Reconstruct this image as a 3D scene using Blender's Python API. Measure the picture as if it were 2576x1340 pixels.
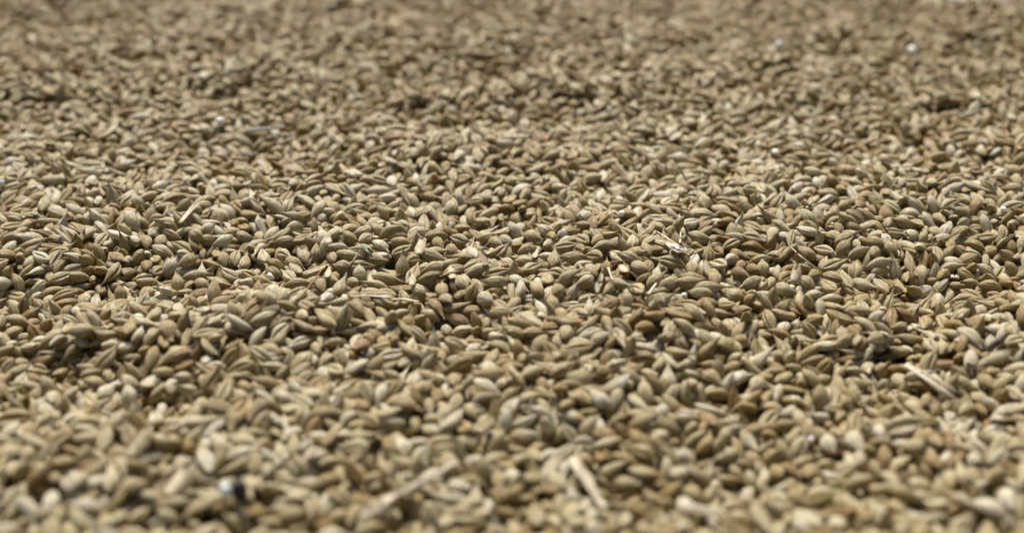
import bpy, bmesh, math, random
import numpy as np
from mathutils import Vector, Matrix, Quaternion, Euler

# ------------------------------------------------------------------ scene, camera, light
for o in list(bpy.data.objects):
    bpy.data.objects.remove(o)
sc = bpy.context.scene
COL = sc.collection
cam_d = bpy.data.cameras.new('camera'); cam = bpy.data.objects.new('camera', cam_d); COL.objects.link(cam)
cam_d.sensor_width = 36.0; cam_d.lens = 50.01
cam.location = (0.0, 0.0, 0.205)
cam.rotation_euler = (math.radians(90.0 - 23.837), 0, 0)
cam_d.clip_start = 0.01; cam_d.clip_end = 50
cam_d.dof.use_dof = True; cam_d.dof.focus_distance = 0.512; cam_d.dof.aperture_fstop = 6.4
sc.camera = cam

SUN_EL, SUN_AZ = math.radians(55), math.radians(-14)      # azimuth from +Y, towards the left
world = bpy.data.worlds.new('World'); sc.world = world; world.use_nodes = True
wn = world.node_tree.nodes; wl = world.node_tree.links
sky = wn.new('ShaderNodeTexSky'); sky.sky_type = 'NISHITA'; sky.sun_disc = False
sky.sun_elevation = SUN_EL; sky.sun_rotation = SUN_AZ; sky.air_density = 0.55; sky.dust_density = 5.0; sky.ozone_density = 0.6
bg = wn['Background']; bg.inputs['Strength'].default_value = 0.05
wl.new(sky.outputs[0], bg.inputs[0])
sun_d = bpy.data.lights.new('sun', 'SUN'); sun_d.energy = 2.6; sun_d.angle = math.radians(30); sun_d.color = (1.0, 0.99, 0.975)
sun = bpy.data.objects.new('sun', sun_d); COL.objects.link(sun)
sdir = Vector((math.sin(SUN_AZ) * math.cos(SUN_EL), math.cos(SUN_AZ) * math.cos(SUN_EL), math.sin(SUN_EL)))
sun.rotation_euler = sdir.to_track_quat('Z', 'Y').to_euler(); sun.location = sdir * 3
vs = sc.view_settings; vs.view_transform = 'Standard'; vs.look = 'None'; vs.exposure = 1.34; vs.gamma = 1.0; vs.use_curve_mapping = False
cy = sc.cycles
cy.use_denoising = True; cy.denoiser = 'OPENIMAGEDENOISE'; cy.denoising_input_passes = 'RGB_ALBEDO_NORMAL'
cy.max_bounces = 4; cy.diffuse_bounces = 2; cy.glossy_bounces = 2; cy.transmission_bounces = 2
cy.caustics_reflective = False; cy.caustics_refractive = False
cy.use_adaptive_sampling = True; cy.adaptive_threshold = 0.008

rng = np.random.default_rng(11)

# ------------------------------------------------------------------ materials
class NT:
    def __init__(s, name):
        s.m = bpy.data.materials.new(name); s.m.use_nodes = True
        s.n = s.m.node_tree.nodes; s.l = s.m.node_tree.links; s.p = s.n['Principled BSDF']
    def new(s, t, **kw):
        x = s.n.new(t)
        for k, v in kw.items(): setattr(x, k, v)
        return x
    def put(s, sock, v):
        if isinstance(v, bpy.types.NodeSocket): s.l.new(v, sock)
        elif v is not None: sock.default_value = v
    def math(s, op, a, b=None, c=None, clamp=False):
        x = s.new('ShaderNodeMath', operation=op); x.use_clamp = clamp
        for i, v in enumerate((a, b, c)): s.put(x.inputs[i], v)
        return x.outputs[0]
    def mix(s, f, a, b, mode='MIX'):
        x = s.new('ShaderNodeMix', data_type='RGBA', blend_type=mode)
        s.put(x.inputs[0], f)
        s.put(x.inputs[6], a if isinstance(a, bpy.types.NodeSocket) else (*a, 1)); s.put(x.inputs[7], b if isinstance(b, bpy.types.NodeSocket) else (*b, 1))
        return x.outputs[2]
    def step(s, v, a, b, lo=0.0, hi=1.0):
        x = s.new('ShaderNodeMapRange', interpolation_type='SMOOTHSTEP')
        for i, q in enumerate((v, a, b, lo, hi)): s.put(x.inputs[i], q)
        return x.outputs[0]
    def noise(s, vec, scale, detail=2.0, rough=0.5):
        x = s.new('ShaderNodeTexNoise'); s.put(x.inputs['Vector'], vec); x.inputs['Scale'].default_value = scale
        x.inputs['Detail'].default_value = detail; x.inputs['Roughness'].default_value = rough
        return x.outputs['Fac']
    def attr(s, name, typ='GEOMETRY'):
        return s.new('ShaderNodeAttribute', attribute_name=name, attribute_type=typ)
    def vec(s, a, b, c):
        x = s.new('ShaderNodeCombineXYZ')
        for i, v in enumerate((a, b, c)): s.put(x.inputs[i], v)
        return x.outputs[0]
    def vmath(s, op, a, b=None):
        x = s.new('ShaderNodeVectorMath', operation=op); s.put(x.inputs[0], a)
        if b is not None: s.put(x.inputs[1], b)
        return x.outputs[0]
    def ramp(s, f, stops):
        x = s.new('ShaderNodeValToRGB'); s.put(x.inputs[0], f); e = x.color_ramp.elements
        while len(e) < len(stops): e.new(0.5)
        for q, (p, c) in zip(e, stops): q.position = p; q.color = (*c, 1)
        return x.outputs[0]
    def bump(s, h, strength, dist):
        x = s.new('ShaderNodeBump'); s.put(x.inputs['Height'], h); x.inputs['Strength'].default_value = strength; x.inputs['Distance'].default_value = dist
        s.l.new(x.outputs[0], s.p.inputs['Normal'])

def grain_material():
    t = NT('barley_husk')
    gp = t.attr('gp').outputs['Vector']; sep = t.new('ShaderNodeSeparateXYZ'); t.l.new(gp, sep.inputs[0])
    tt = sep.outputs[0]; vein = t.attr('vein').outputs['Fac']
    tone = t.attr('tone', 'INSTANCER').outputs['Fac']; seed = t.attr('seed', 'INSTANCER').outputs['Fac']
    off = t.vec(t.math('MULTIPLY', seed, 37.0), t.math('MULTIPLY', seed, 91.0), t.math('MULTIPLY', seed, 53.0))
    long = t.vmath('ADD', t.vmath('MULTIPLY', gp, (0.55, 1.0, 1.0)), off)
    streak = t.noise(long, 5.5, 3, 0.65); blot = t.noise(t.vmath('ADD', gp, off), 1.3, 2, 0.5); spk = t.noise(t.vmath('ADD', t.vmath('MULTIPLY', gp, (3.0, 1.0, 1.0)), off), 9.0, 1, 0.5)
    tn = t.math('ADD', tone, t.math('MULTIPLY', t.math('SUBTRACT', blot, 0.5), 0.55), clamp=True)
    col = t.ramp(tn, [(0.0, (0.235, 0.122, 0.006)), (0.20, (0.262, 0.160, 0.018)), (0.40, (0.295, 0.206, 0.045)), (0.60, (0.362, 0.277, 0.097)), (0.80, (0.455, 0.380, 0.188)), (1.0, (0.60, 0.545, 0.38))])
    r2 = t.math('FRACT', t.math('MULTIPLY', seed, 7.31)); r3 = t.math('FRACT', t.math('MULTIPLY', seed, 13.77)); r4 = t.math('FRACT', t.math('MULTIPLY', seed, 29.3))
    # weathered grey film over part of the husk
    grey = t.math('MULTIPLY', t.step(t.noise(t.vmath('ADD', t.vmath('MULTIPLY', gp, (1.0, 0.7, 0.7)), off), 2.2, 2), 0.42, 0.68), t.math('MULTIPLY', t.step(r2, 0.2, 1.0, 0.08, 0.65), t.step(tone, 0.15, 0.4)))
    col = t.mix(grey, col, (0.37, 0.315, 0.215))
    # long streaks
    col = t.mix(t.step(streak, 0.44, 0.62, 0.0, 0.7), col, t.mix(1.0, col, (0.62, 0.54, 0.43), 'MULTIPLY'))
    col = t.mix(t.step(streak, 0.46, 0.32, 0.0, 0.5), col, (0.63, 0.55, 0.37))
    # dark husk edges and veins
    col = t.mix(t.math('MULTIPLY', t.math('MULTIPLY', vein, t.step(t.noise(t.vmath('ADD', gp, off), 3.1, 2), 0.35, 0.6, 0.25, 1.0)), t.step(r3, 0.0, 1.0, 0.45, 1.0)), col, (0.085, 0.066, 0.046))
    # base of the grain: amber; tip: greyed, sometimes black
    col = t.mix(t.math('MULTIPLY', t.step(t.math('ADD', tt, t.math('MULTIPLY', t.math('SUBTRACT', blot, 0.5), 0.7)), t.step(r4, 0.3, 1.0, 0.12, 0.55), 0.0), t.step(r4, 0.35, 1.0, 0.1, 0.85)), col, (0.29, 0.172, 0.025))
    col = t.mix(t.math('MULTIPLY', t.step(tt, 0.055, 0.0), 0.75), col, (0.07, 0.05, 0.035))
    col = t.mix(t.math('MULTIPLY', t.step(tt, 0.80, 1.0), t.step(r2, 0.55, 1.0, 0.12, 0.85)), col, (0.13, 0.11, 0.09))
    col = t.mix(t.step(spk, 0.70, 0.78, 0.0, 0.5), col, (0.13, 0.09, 0.055))
    t.put(t.p.inputs['Base Color'], col)
    t.put(t.p.inputs['Roughness'], t.step(streak, 0.3, 0.7, 0.40, 0.58)); t.p.inputs['Specular IOR Level'].default_value = 0.55
    t.p.inputs['Sheen Weight'].default_value = 0.05; t.p.inputs['Subsurface Weight'].default_value = 0.3; t.p.inputs['Subsurface Radius'].default_value = (1.0, 0.72, 0.30); t.p.inputs['Subsurface Scale'].default_value = 0.0008; t.p.inputs['Sheen Roughness'].default_value = 0.5
    fine = t.noise(t.vmath('ADD', t.vmath('MULTIPLY', gp, (0.8, 1.0, 1.0)), off), 15.0, 2, 0.6)
    t.bump(t.math('ADD', t.math('MULTIPLY', streak, 0.7), t.math('MULTIPLY', fine, 0.35)), 1.0, 0.0007)
    return t.m

def plain_material(name, c1, c2, scale=300, rough=0.6, bump=0.3, stretch=(1, 1, 1), spec=0.3):
    t = NT(name); tc = t.new('ShaderNodeTexCoord').outputs['Object']
    v = t.vmath('MULTIPLY', tc, stretch); n = t.noise(v, scale, 3, 0.6)
    t.put(t.p.inputs['Base Color'], t.mix(t.step(n, 0.3, 0.7), c1, c2)); t.p.inputs['Roughness'].default_value = rough; t.p.inputs['Specular IOR Level'].default_value = spec
    t.bump(n, bump, 0.0004)
    return t.m

M_GRAIN = grain_material()
M_BED = plain_material('deep_grain_shaded', (0.11, 0.07, 0.028), (0.20, 0.13, 0.06), 260)  # darker than the grains: shade of the deep gaps put into the colour
M_FLOOR = plain_material('concrete_floor', (0.20, 0.22, 0.25), (0.27, 0.29, 0.32), 40, 0.8)
M_STRAW = plain_material('pale_straw', (0.38, 0.30, 0.18), (0.56, 0.49, 0.35), 900, 0.55, 0.4)
M_STRAW_GREY = plain_material('grey_straw', (0.27, 0.25, 0.20), (0.42, 0.38, 0.30), 900, 0.6, 0.4)
M_PAPER = plain_material('papery_husk', (0.30, 0.22, 0.11), (0.49, 0.41, 0.265), 700, 0.6, 0.4)
M_AWN_BROWN = plain_material('brown_awn', (0.20, 0.10, 0.03), (0.29, 0.165, 0.06), 900, 0.5)
M_AWN_DARK = plain_material('dark_awn', (0.045, 0.035, 0.025), (0.20, 0.15, 0.10), 500, 0.55)
M_HUSK_BROWN = plain_material('brown_husk', (0.11, 0.07, 0.035), (0.22, 0.145, 0.075), 700, 0.55)
M_GREEN = plain_material('green_leaf', (0.025, 0.055, 0.018), (0.10, 0.14, 0.055), 900, 0.5)
M_GREEN_PALE = plain_material('pale_green', (0.36, 0.40, 0.22), (0.50, 0.52, 0.33), 600, 0.6)
M_WHITE = plain_material('white_granule', (0.76, 0.74, 0.68), (0.84, 0.82, 0.77), 500, 0.55, 0.3)
M_BLUISH = plain_material('bluish_granule', (0.56, 0.63, 0.62), (0.66, 0.71, 0.69), 500, 0.5, 0.3)
M_BLACK = plain_material('black_crust', (0.012, 0.012, 0.012), (0.045, 0.042, 0.038), 500, 0.7, 0.8)
M_GREYNUT = plain_material('grey_skin', (0.26, 0.235, 0.20), (0.47, 0.44, 0.39), 700, 0.6, 0.8)
M_STARCH = plain_material('white_starch', (0.78, 0.77, 0.73), (0.86, 0.85, 0.82), 900, 0.8, 0.6)

# ------------------------------------------------------------------ helpers
def setp(o, label=None, category=None, group=None, kind=None):
    for k, v in (('label', label), ('category', category), ('group', group), ('kind', kind)):
        if v: o[k] = v
    return o
def link(name, me, parent=None):
    o = bpy.data.objects.new(name, me); COL.objects.link(o)
    if parent is not None: o.parent = parent
    return o
def mesh(name, V, F, mat, smooth=True):
    me = bpy.data.meshes.new(name); me.from_pydata([tuple(v) for v in V], [], [tuple(f) for f in F]); me.materials.append(mat)
    if smooth: me.polygons.foreach_set('use_smooth', [True] * len(me.polygons))
    me.update(); return me

# ------------------------------------------------------------------ setting: floor and the deep part of the heap
HOLLOWS = [(-1.76, 41.32, 1.3, -0.75), (-2.46, 41.99, 1.0, -0.45), (8.5, 47.09, 1.4, -0.6), (8.93, 45.72, 1.0, -0.4), (12.79, 40.85, 1.2, -0.6), (-10.9, 37.09, 1.3, -0.7), (-10.07, 36.16, 1.0, -0.5), (17.95, 47.45, 1.0, -0.6), (-10.65, 46.63, 1.0, -0.45), (-6.74, 45.72, 0.9, -0.5), (-17.14, 44.63, 1.0, -0.4), (-14.76, 45.06, 1.0, -0.4), (11.25, 37.9, 1.0, -0.5), (1.02, 34.41, 0.9, -0.5), (-3.34, 37.73, 0.9, -0.35), (5.49, 36.78, 1.1, -0.45), (6.17, 33.05, 1.0, -0.45), (2.53, 32.03, 0.9, -0.5), (-13.89, 39.24, 0.9, -0.5), (13.98, 35.42, 1.1, -0.5), (-14.38, 67.51, 1.6, -0.8), (-9.91, 72.61, 1.8, -0.8), (-9.15, 75.7, 1.6, -0.6), (-0.68, 73.11, 1.8, -0.9), (13.4, 70.68, 1.6, -0.9), (16.96, 75.17, 1.6, -0.9), (26.33, 76.5, 2.2, -1.0), (-14.86, 55.73, 1.2, -0.5), (-7.21, 57.66, 1.3, -0.5), (4.06, 55.11, 1.2, -0.5), (20.44, 57.0, 1.4, -0.6), (18.1, 61.13, 1.2, -0.5), (-24.1, 69.29, 1.4, -0.6), (-13.72, 59.7, 1.2, -0.5), (-26.16, 81.39, 2.0, -0.8), (-12.05, 83.88, 2.0, -0.9), (9.06, 83.24, 1.8, -0.8), (22.72, 80.78, 1.8, -0.7), (-2.59, 61.87, 1.2, -0.5), (10.97, 62.62, 1.2, -0.5), (-4.61, 48.78, 3.5, 0.35), (3.22, 51.37, 3.5, 0.3), (-11.89, 42.77, 4, 0.3), (12.43, 47.56, 4, 0.35), (-5.52, 36.47, 3, 0.3), (3.04, 40.31, 3.5, 0.3), (-2.59, 32.03, 3, 0.3)]
# one settled patch of the heap: x, y, z in tenths of a millimetre, then the turn about x, y, z in degrees;
# one list for each of 16 grain sizes; GROW is its true scale
TILE, GROW = 25.5, 1.0625
PATCH = [
[1083,-1094,-45,140,33,17,47,-680,-42,-172,-16,153,1031,-580,-27,27,10,-75,-224,84,-31,-58,16,79,-139,804,-10,-176,4,-103,-911,1181,-16,179,17,-35,148,1178,-35,124,-2,145,427,1195,-34,12,7,-63,
-758,-1164,-23,-63,27,-81,296,-976,-47,-66,-8,36,1109,-1027,-59,149,33,32,1114,-929,-35,-36,-20,44,-180,-712,-2,-74,9,58,775,-99,-8,-41,28,20,-258,53,-29,-58,-5,65,1049,114,-17,158,14,-175,
1089,148,-2,-1,1,-155,-1192,283,-38,158,-11,34,-925,429,-20,14,28,14,-390,432,-32,5,-15,24,230,527,-30,69,-54,-68,867,608,-83,23,58,-93,6,867,-19,12,12,-69,1115,962,-82,57,-52,-160,
-816,1124,-35,47,-6,147,-944,1178,7,-173,23,-92,-888,-1172,-27,142,-33,-159,-605,-1185,-40,-166,47,141,1092,-1159,-13,-149,0,-168,-298,-1057,7,148,-9,130,-189,-1082,-17,-79,13,-61,304,-1015,-8,-40,46,157,
520,-1035,-31,-136,-36,12,730,-1009,6,-70,-23,-81,1169,-985,-39,160,17,176,-366,-960,9,77,8,179,342,-910,-74,161,-35,-91,711,-898,-41,-43,-23,-119,-948,-907,-16,-94,-3,-26,-670,-917,-19,159,-15,18,
-1112,-847,0,15,11,-46,-626,-821,3,150,55,32,-632,-773,21,-82,4,148,-250,-764,27,-158,38,56,-143,-527,-7,-160,14,-61,1127,-521,11,-11,10,-44,-86,-379,-10,-47,13,-39,658,-267,-32,15,33,-36,
-1019,-247,-57,14,14,-104,326,-212,-17,-176,2,-63,882,-138,5,29,6,133,-1048,-73,-19,-99,-18,105,-143,-42,-12,162,-15,15,1024,-10,-13,-63,35,-60,1195,-17,-38,17,-10,-40,345,117,-4,10,3,120,
756,139,-9,115,-18,123,1086,93,-3,48,-18,-158,963,160,16,-118,-24,-141,394,266,-23,67,12,32,-49,422,-51,36,6,-98,-854,479,-8,-28,60,156,467,512,-52,-168,6,34,-449,656,-29,97,22,-118,
-296,679,-47,102,-31,89,-99,652,-23,61,-18,-166,760,739,-57,82,17,133,230,881,-11,100,-21,179,-1185,942,-90,16,31,163,694,936,-40,62,8,141,-1152,979,-84,108,-17,-128,-1052,1086,-35,-33,-25,102,
-724,1107,-17,-179,4,-58,-161,1071,-62,75,-1,164,-969,1135,-6,-14,-13,-6,431,1141,-12,97,-5,-159,496,1153,-1,-7,3,85,-956,-1122,-3,3,48,-113,-488,-1169,8,-139,28,-31,438,-1131,5,159,13,-165,
-750,-1023,-23,142,59,-46,736,-983,25,-141,38,131,-8,-960,-50,-117,5,6,329,-917,-39,37,17,-134,1047,-895,15,-81,13,141,1116,-942,-6,-32,41,-65,-271,-845,37,-29,4,-115,838,-777,-12,68,20,-76,
-1168,-709,17,104,32,95,-880,-736,12,-44,-19,-68,476,-755,-79,-2,31,69,-1195,-624,-30,-69,-7,-66,649,-696,-47,-165,28,129,140,-650,-20,88,31,180,433,-635,-20,119,-25,86,495,-675,-43,55,-15,-103,
432,-575,-14,114,2,-72,-131,-447,-1,87,-29,14,-1058,-389,-18,-132,22,-55,-781,-373,-40,-178,19,-97,-658,-380,-36,162,3,-133,1182,-386,21,147,40,11,-983,-295,-44,58,39,70,-774,-325,-51,-65,-80,-48,
-892,-268,-60,-96,-42,27,-1101,-225,-20,-161,-17,121,-986,-223,-43,-75,-49,-141,-567,-175,-50,-92,14,161,113,-202,-16,-39,-25,131,360,-127,-10,-121,-23,-2,697,-91,1,133,-4,-139,-604,36,-31,154,-15,60,
-5,35,1,-80,-40,-69,223,35,22,-134,37,42,445,54,7,9,24,-69,107,161,3,-3,17,-42,499,152,-5,-157,16,-132,1098,202,3,53,78,-19,746,308,-3,-14,-21,-80,-797,306,2,149,-9,-69,
-557,259,-13,-89,10,0,-432,293,-17,73,38,-133,-333,316,-28,-135,-13,-139,582,315,-40,2,-51,-126,829,329,-35,126,52,-11,-1140,376,8,-46,-10,-67,-693,346,-19,-119,-19,49,-565,486,2,63,27,-118,
-12,453,-12,16,0,86,901,488,-52,-159,68,-123,-201,556,-28,152,-3,-15,125,531,-10,3,35,-153,189,543,-13,-85,-1,103,-488,601,-18,100,27,-21,-274,584,-23,-178,-11,162,529,554,-50,168,-38,48,
563,587,-57,-45,-16,29,685,584,-67,-173,37,-54,743,571,-44,40,9,117,320,677,-6,153,-51,-180,851,672,-19,-161,-11,113,-808,807,-16,-29,65,145,-384,779,-10,19,9,110,184,749,5,11,5,149,
-1050,941,-42,175,6,103,169,1050,-11,17,41,-39,813,1041,-31,17,3,-140,-389,1103,-18,23,-17,44,271,1123,-20,156,30,113,-1088,1183,24,101,-8,79,215,-1194,14,-44,6,63,116,-1013,-33,-84,40,144,
66,-987,-64,-63,-8,67,472,-925,-32,-88,-6,-30,-288,-975,13,-37,2,-75,652,-797,-41,117,9,180,499,-770,-40,87,-38,-168,-242,-629,17,163,15,-139,1106,-733,12,117,-2,56,1070,-589,37,-51,40,170,
811,-515,-7,71,12,-102,-606,-465,-22,-167,-24,34,-762,-408,-43,9,36,-134,-314,-372,9,4,-2,134,1186,-318,10,97,15,135,-1080,-309,-14,126,17,-82,321,-342,9,-121,-30,7,579,-268,-10,78,22,97,
-808,-191,-44,43,58,-45,1002,-90,10,-21,-36,18,-419,12,-30,-11,-4,-96,-408,-47,-31,-163,13,-4,-627,82,-26,-31,-17,158,666,84,9,99,5,-116,189,145,18,157,-44,161,964,125,34,-132,-12,-136,
-794,149,26,141,13,119,864,238,21,-173,7,60,499,355,-54,28,-25,-155,-253,359,-34,-13,44,140,20,470,-9,-3,18,123,579,547,-41,-131,10,147,-816,714,13,9,-7,47,-356,685,5,134,-10,138,
817,689,-11,169,33,-85,10,741,-7,107,54,-140,-1161,836,-37,0,14,75,-576,864,-16,130,29,-47,-301,848,9,166,40,-125,982,933,-12,152,27,-48,-374,1014,-13,-36,39,-148,143,1088,-3,-133,27,-46,
-322,1135,11,-89,-29,-90,480,1134,33,63,-11,-165,],
[-588,-1153,-46,150,33,-157,944,-1156,-8,67,14,109,749,-926,-49,-24,-52,14,-847,-856,-47,77,26,-62,-836,-795,-20,14,-13,-110,-163,-737,-45,-176,34,-47,1125,-541,-14,159,-5,158,-862,1045,-63,-160,11,35,
233,-1144,-36,-133,-1,-83,858,-1136,-7,-111,23,141,-213,-1129,-24,-158,-16,-135,1173,-1113,-58,174,10,-107,-1011,-1017,-24,-145,-10,-33,932,-903,-4,-25,-28,136,-892,-801,1,-136,24,-125,1047,-645,-29,-62,9,-98,
1112,-631,-3,148,35,18,-578,-345,-53,17,19,42,568,-246,-47,51,54,-24,1125,231,-16,-72,-1,18,-853,316,-17,-47,-32,-97,226,572,-66,-1,56,178,1097,677,-28,-11,6,142,-78,825,-25,-126,-11,140,
60,819,-23,172,38,86,-197,898,-17,146,9,-8,-892,1030,-31,-19,-30,14,1192,1062,-64,61,1,-175,-1074,1139,-37,-117,7,-176,-20,-1164,-77,-138,50,89,-338,-1169,-7,-52,-27,-102,-1162,-1059,-31,-15,-14,-85,
-970,-1066,-22,144,-8,-119,-351,-1036,-1,18,-18,-31,-118,-986,-51,-30,25,91,192,-1034,-59,-99,-14,50,1036,-990,4,163,50,61,-798,-744,-20,83,-43,-95,681,-699,-72,128,12,28,917,-689,-29,-21,13,4,
-460,-583,35,166,-14,-175,98,-645,-13,106,1,-144,356,-672,-72,21,3,-38,517,-659,-70,69,18,-94,-31,-538,-17,-160,20,-60,1045,-535,-18,29,2,-67,-1111,-505,-62,-151,-12,5,875,-467,-18,90,-13,43,
1172,-461,8,-175,9,-118,-1082,-369,-38,-166,-30,-150,-847,-411,-81,-11,8,-150,479,-407,-28,174,20,-61,830,-277,-28,157,8,167,-888,-221,-87,57,45,99,755,-136,16,-156,-23,74,-1189,5,6,30,32,96,
-770,-35,-35,156,33,-137,-621,-39,-67,59,-14,-159,-474,37,-59,130,34,-15,-303,39,-28,-93,27,-148,1035,22,-20,-108,-25,1,-166,124,-16,-75,37,101,1014,97,-10,-105,14,156,1146,106,-2,47,-8,-62,
120,172,-25,163,-42,-24,1145,264,-23,-37,38,-60,-549,351,-18,164,-3,160,109,568,-24,-1,-10,73,589,531,-70,142,3,-145,34,595,-28,168,-14,-71,881,586,-56,-142,11,21,882,658,-44,-142,13,111,
-318,758,-8,-98,-6,-67,-166,781,3,34,20,99,-365,897,-34,-35,16,-75,-178,950,-9,-71,-2,-45,863,919,-50,-42,-49,91,61,1028,-50,-46,-28,44,491,1049,-13,-9,16,-160,-462,1167,-39,-134,-7,160,
742,1156,-47,-2,3,-97,-913,1189,32,-115,-27,64,6,-1178,-47,135,74,-93,-54,-1127,-58,34,-26,109,647,-1118,16,101,-16,49,-767,-1047,-11,86,52,136,-527,-1024,17,-33,17,-156,-374,-1060,14,157,5,2,
-96,-1044,-11,134,41,74,1078,-1086,-2,-19,-37,137,-865,-986,-23,86,28,-22,-156,-978,0,142,20,134,625,-932,-48,-7,50,128,956,-1014,38,22,37,88,992,-943,10,-75,57,-166,1079,-939,14,-5,23,70,
-633,-888,-7,22,-73,7,-133,-887,-32,-41,46,-131,246,-868,-51,-56,55,153,533,-884,-80,85,49,83,-980,-855,-1,126,25,117,366,-799,-77,-84,-87,20,-972,-752,19,-155,-24,51,407,-752,-65,-27,12,147,
-51,-740,-6,-10,43,-55,-690,-596,-2,131,2,-10,833,-652,-17,39,-19,-90,-143,-556,8,-33,29,-124,-1053,-513,-47,163,15,17,-460,-496,4,11,29,122,666,-530,-21,0,57,-178,-16,-397,-3,-42,38,-76,
105,-331,-11,39,-19,2,112,-257,-7,-45,-39,-135,492,-290,-1,167,-5,-15,734,-212,-27,-164,-2,53,917,-212,23,-24,35,60,-1162,-143,3,-22,7,-126,-612,-150,-45,-138,42,25,-420,-90,-79,-44,11,-144,
500,-65,-20,3,3,-144,979,29,24,-176,-4,46,-367,6,-24,105,41,25,856,33,13,51,-18,-46,-1020,100,18,-103,38,142,583,89,2,-16,-67,-128,844,173,-5,163,51,113,1004,143,15,154,-11,80,
-1080,217,11,70,63,134,437,267,-15,-172,27,-13,-993,303,18,-121,0,76,-871,362,11,-160,-65,131,-122,372,-25,175,-12,175,304,378,-39,-132,9,164,-773,406,20,-28,-7,90,487,410,-62,-23,-17,-69,
-367,461,-1,45,-20,133,-624,565,5,39,-18,-114,555,535,-57,62,37,75,739,533,-61,-164,-31,-68,771,566,-68,-33,0,165,1084,532,-21,15,-68,-177,-832,623,-10,91,-38,-96,419,605,-10,85,20,-31,
633,610,-58,95,26,23,-398,690,-21,8,25,142,-614,739,-9,-28,55,65,-454,749,-29,-91,-21,-174,184,700,-19,144,-43,139,310,721,0,-108,-17,32,441,740,-23,75,6,131,628,764,-39,78,-22,6,
956,769,-20,135,7,-115,-741,805,-17,166,36,161,-91,740,22,54,6,110,1179,887,-19,-132,18,-132,189,898,3,-84,7,4,-299,991,-27,144,-36,63,-338,1036,-23,163,-22,29,1156,1108,-82,-78,16,1,
-851,1126,32,4,43,124,-702,1047,11,-138,16,-32,278,1135,16,16,-40,-3,458,1130,8,52,14,60,584,1149,0,-38,27,-15,174,-1074,-21,-9,-41,76,-1062,-963,15,-13,5,-58,638,-904,-38,115,-39,-64,
-956,-916,14,137,47,-116,390,-874,-37,-165,-46,62,470,-890,-46,-22,20,-67,-503,-878,27,94,9,-3,-141,-839,-16,147,-25,138,-579,-693,41,139,-35,-170,-512,-643,59,71,-12,-106,427,-730,-49,-134,-26,149,
-652,-612,15,99,11,-160,2,-690,6,23,-14,-113,447,-683,-47,17,-3,153,-1092,-515,-18,31,-9,10,-1024,-531,-17,86,-34,-85,-289,-498,-5,58,7,113,-293,-452,-18,-65,-50,111,698,-466,-8,-125,-2,-105,
-668,-344,-23,128,54,142,-952,-285,-44,164,-19,135,-794,-226,-44,10,-6,68,-704,-95,-19,80,47,84,-653,-78,-37,149,-11,-103,-253,-31,2,30,4,-12,351,14,13,156,-61,-89,1021,65,10,-98,-31,151,
1156,59,25,-24,-30,-49,-1118,144,21,-76,43,65,573,137,-17,-179,-41,-177,-578,192,1,-41,-15,56,-989,254,29,-33,-9,171,-37,328,-18,-131,-14,-88,-798,345,21,173,-1,127,625,390,-38,106,-8,149,
-926,782,-15,163,-13,93,1081,774,-5,-124,59,-18,161,847,25,-25,22,61,469,895,4,-52,30,-144,-746,959,-11,-152,-12,-146,786,1070,-29,70,1,-171,912,1128,-24,-132,26,166,],
[-459,-522,-64,167,-21,-73,-1109,386,-22,28,-2,-96,1199,783,-68,20,-5,-155,-449,-1158,-27,4,27,-64,440,-1138,-29,174,-14,-112,656,-1132,-12,-58,5,55,-382,-1133,-6,-53,10,-74,291,-1035,-31,-177,42,109,
-921,-927,-36,-12,5,114,-927,-767,-20,-174,9,-9,-300,-726,31,-159,11,106,-61,-651,-14,-124,27,94,-591,-577,-17,7,3,-71,60,-618,-13,-20,-3,177,302,-602,-65,-91,25,138,943,-91,-9,-2,13,22,
-963,41,-25,34,-37,12,776,228,-39,1,5,-93,-1134,336,-4,55,19,80,828,626,-70,-34,-56,157,329,900,-18,-73,1,-28,824,1007,-50,-43,-13,-32,-805,1136,-3,179,29,174,292,1174,-21,121,-27,170,
-966,-1197,-22,163,-2,76,952,-1194,27,-145,-7,144,1036,-1156,-15,107,-30,-106,248,-1096,-11,-138,8,-110,779,-1007,9,-19,-6,-37,-265,-886,-5,8,23,12,1072,-860,-31,53,-11,141,31,-824,-45,94,-15,50,
829,-801,-39,173,22,-28,518,-770,-96,10,-45,105,-44,-700,-2,-132,40,-154,355,-709,-74,-142,0,173,817,-642,-48,-67,1,-43,1068,-656,-1,-130,1,-3,-420,-532,-7,-75,-4,123,381,-593,-42,-56,31,-117,
522,-592,-56,47,-9,-153,969,-534,2,33,6,-133,26,-506,-22,16,-42,10,263,-539,-36,83,27,88,584,-511,-43,65,-11,-165,700,-494,-37,-33,15,-40,212,-455,-29,9,9,-160,642,-445,-41,154,-22,-67,
-1192,-397,-16,154,-15,119,254,-395,-14,140,10,-37,985,-353,3,55,7,-96,-292,-323,-2,177,20,-157,428,-263,-5,136,11,-107,-1199,-158,-8,-138,10,46,-164,-158,-7,-54,-11,89,1024,-124,-2,-26,42,86,
895,-107,21,-174,2,-77,-993,28,-5,9,-5,28,-440,197,-41,-42,-7,-167,-28,167,-37,-58,-19,42,290,183,1,0,-2,76,-901,301,-6,-144,1,-122,-169,291,-21,123,-13,81,-1064,357,16,-2,9,123,
-963,441,17,144,-4,121,-364,407,-26,-139,-4,14,-597,562,-11,-97,-45,-98,17,550,-23,-121,39,174,694,683,-62,178,48,176,-1125,744,-48,176,19,-136,677,823,-83,-119,-33,120,57,871,-2,-165,-29,39,
1131,888,-46,123,11,-170,-984,921,-72,75,20,-158,978,916,-47,16,-24,44,897,993,-45,167,-34,-110,1084,1170,-97,-19,39,30,-1059,-1191,0,-162,7,104,-698,-1162,4,13,14,29,-391,-997,4,153,-76,-169,
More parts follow.
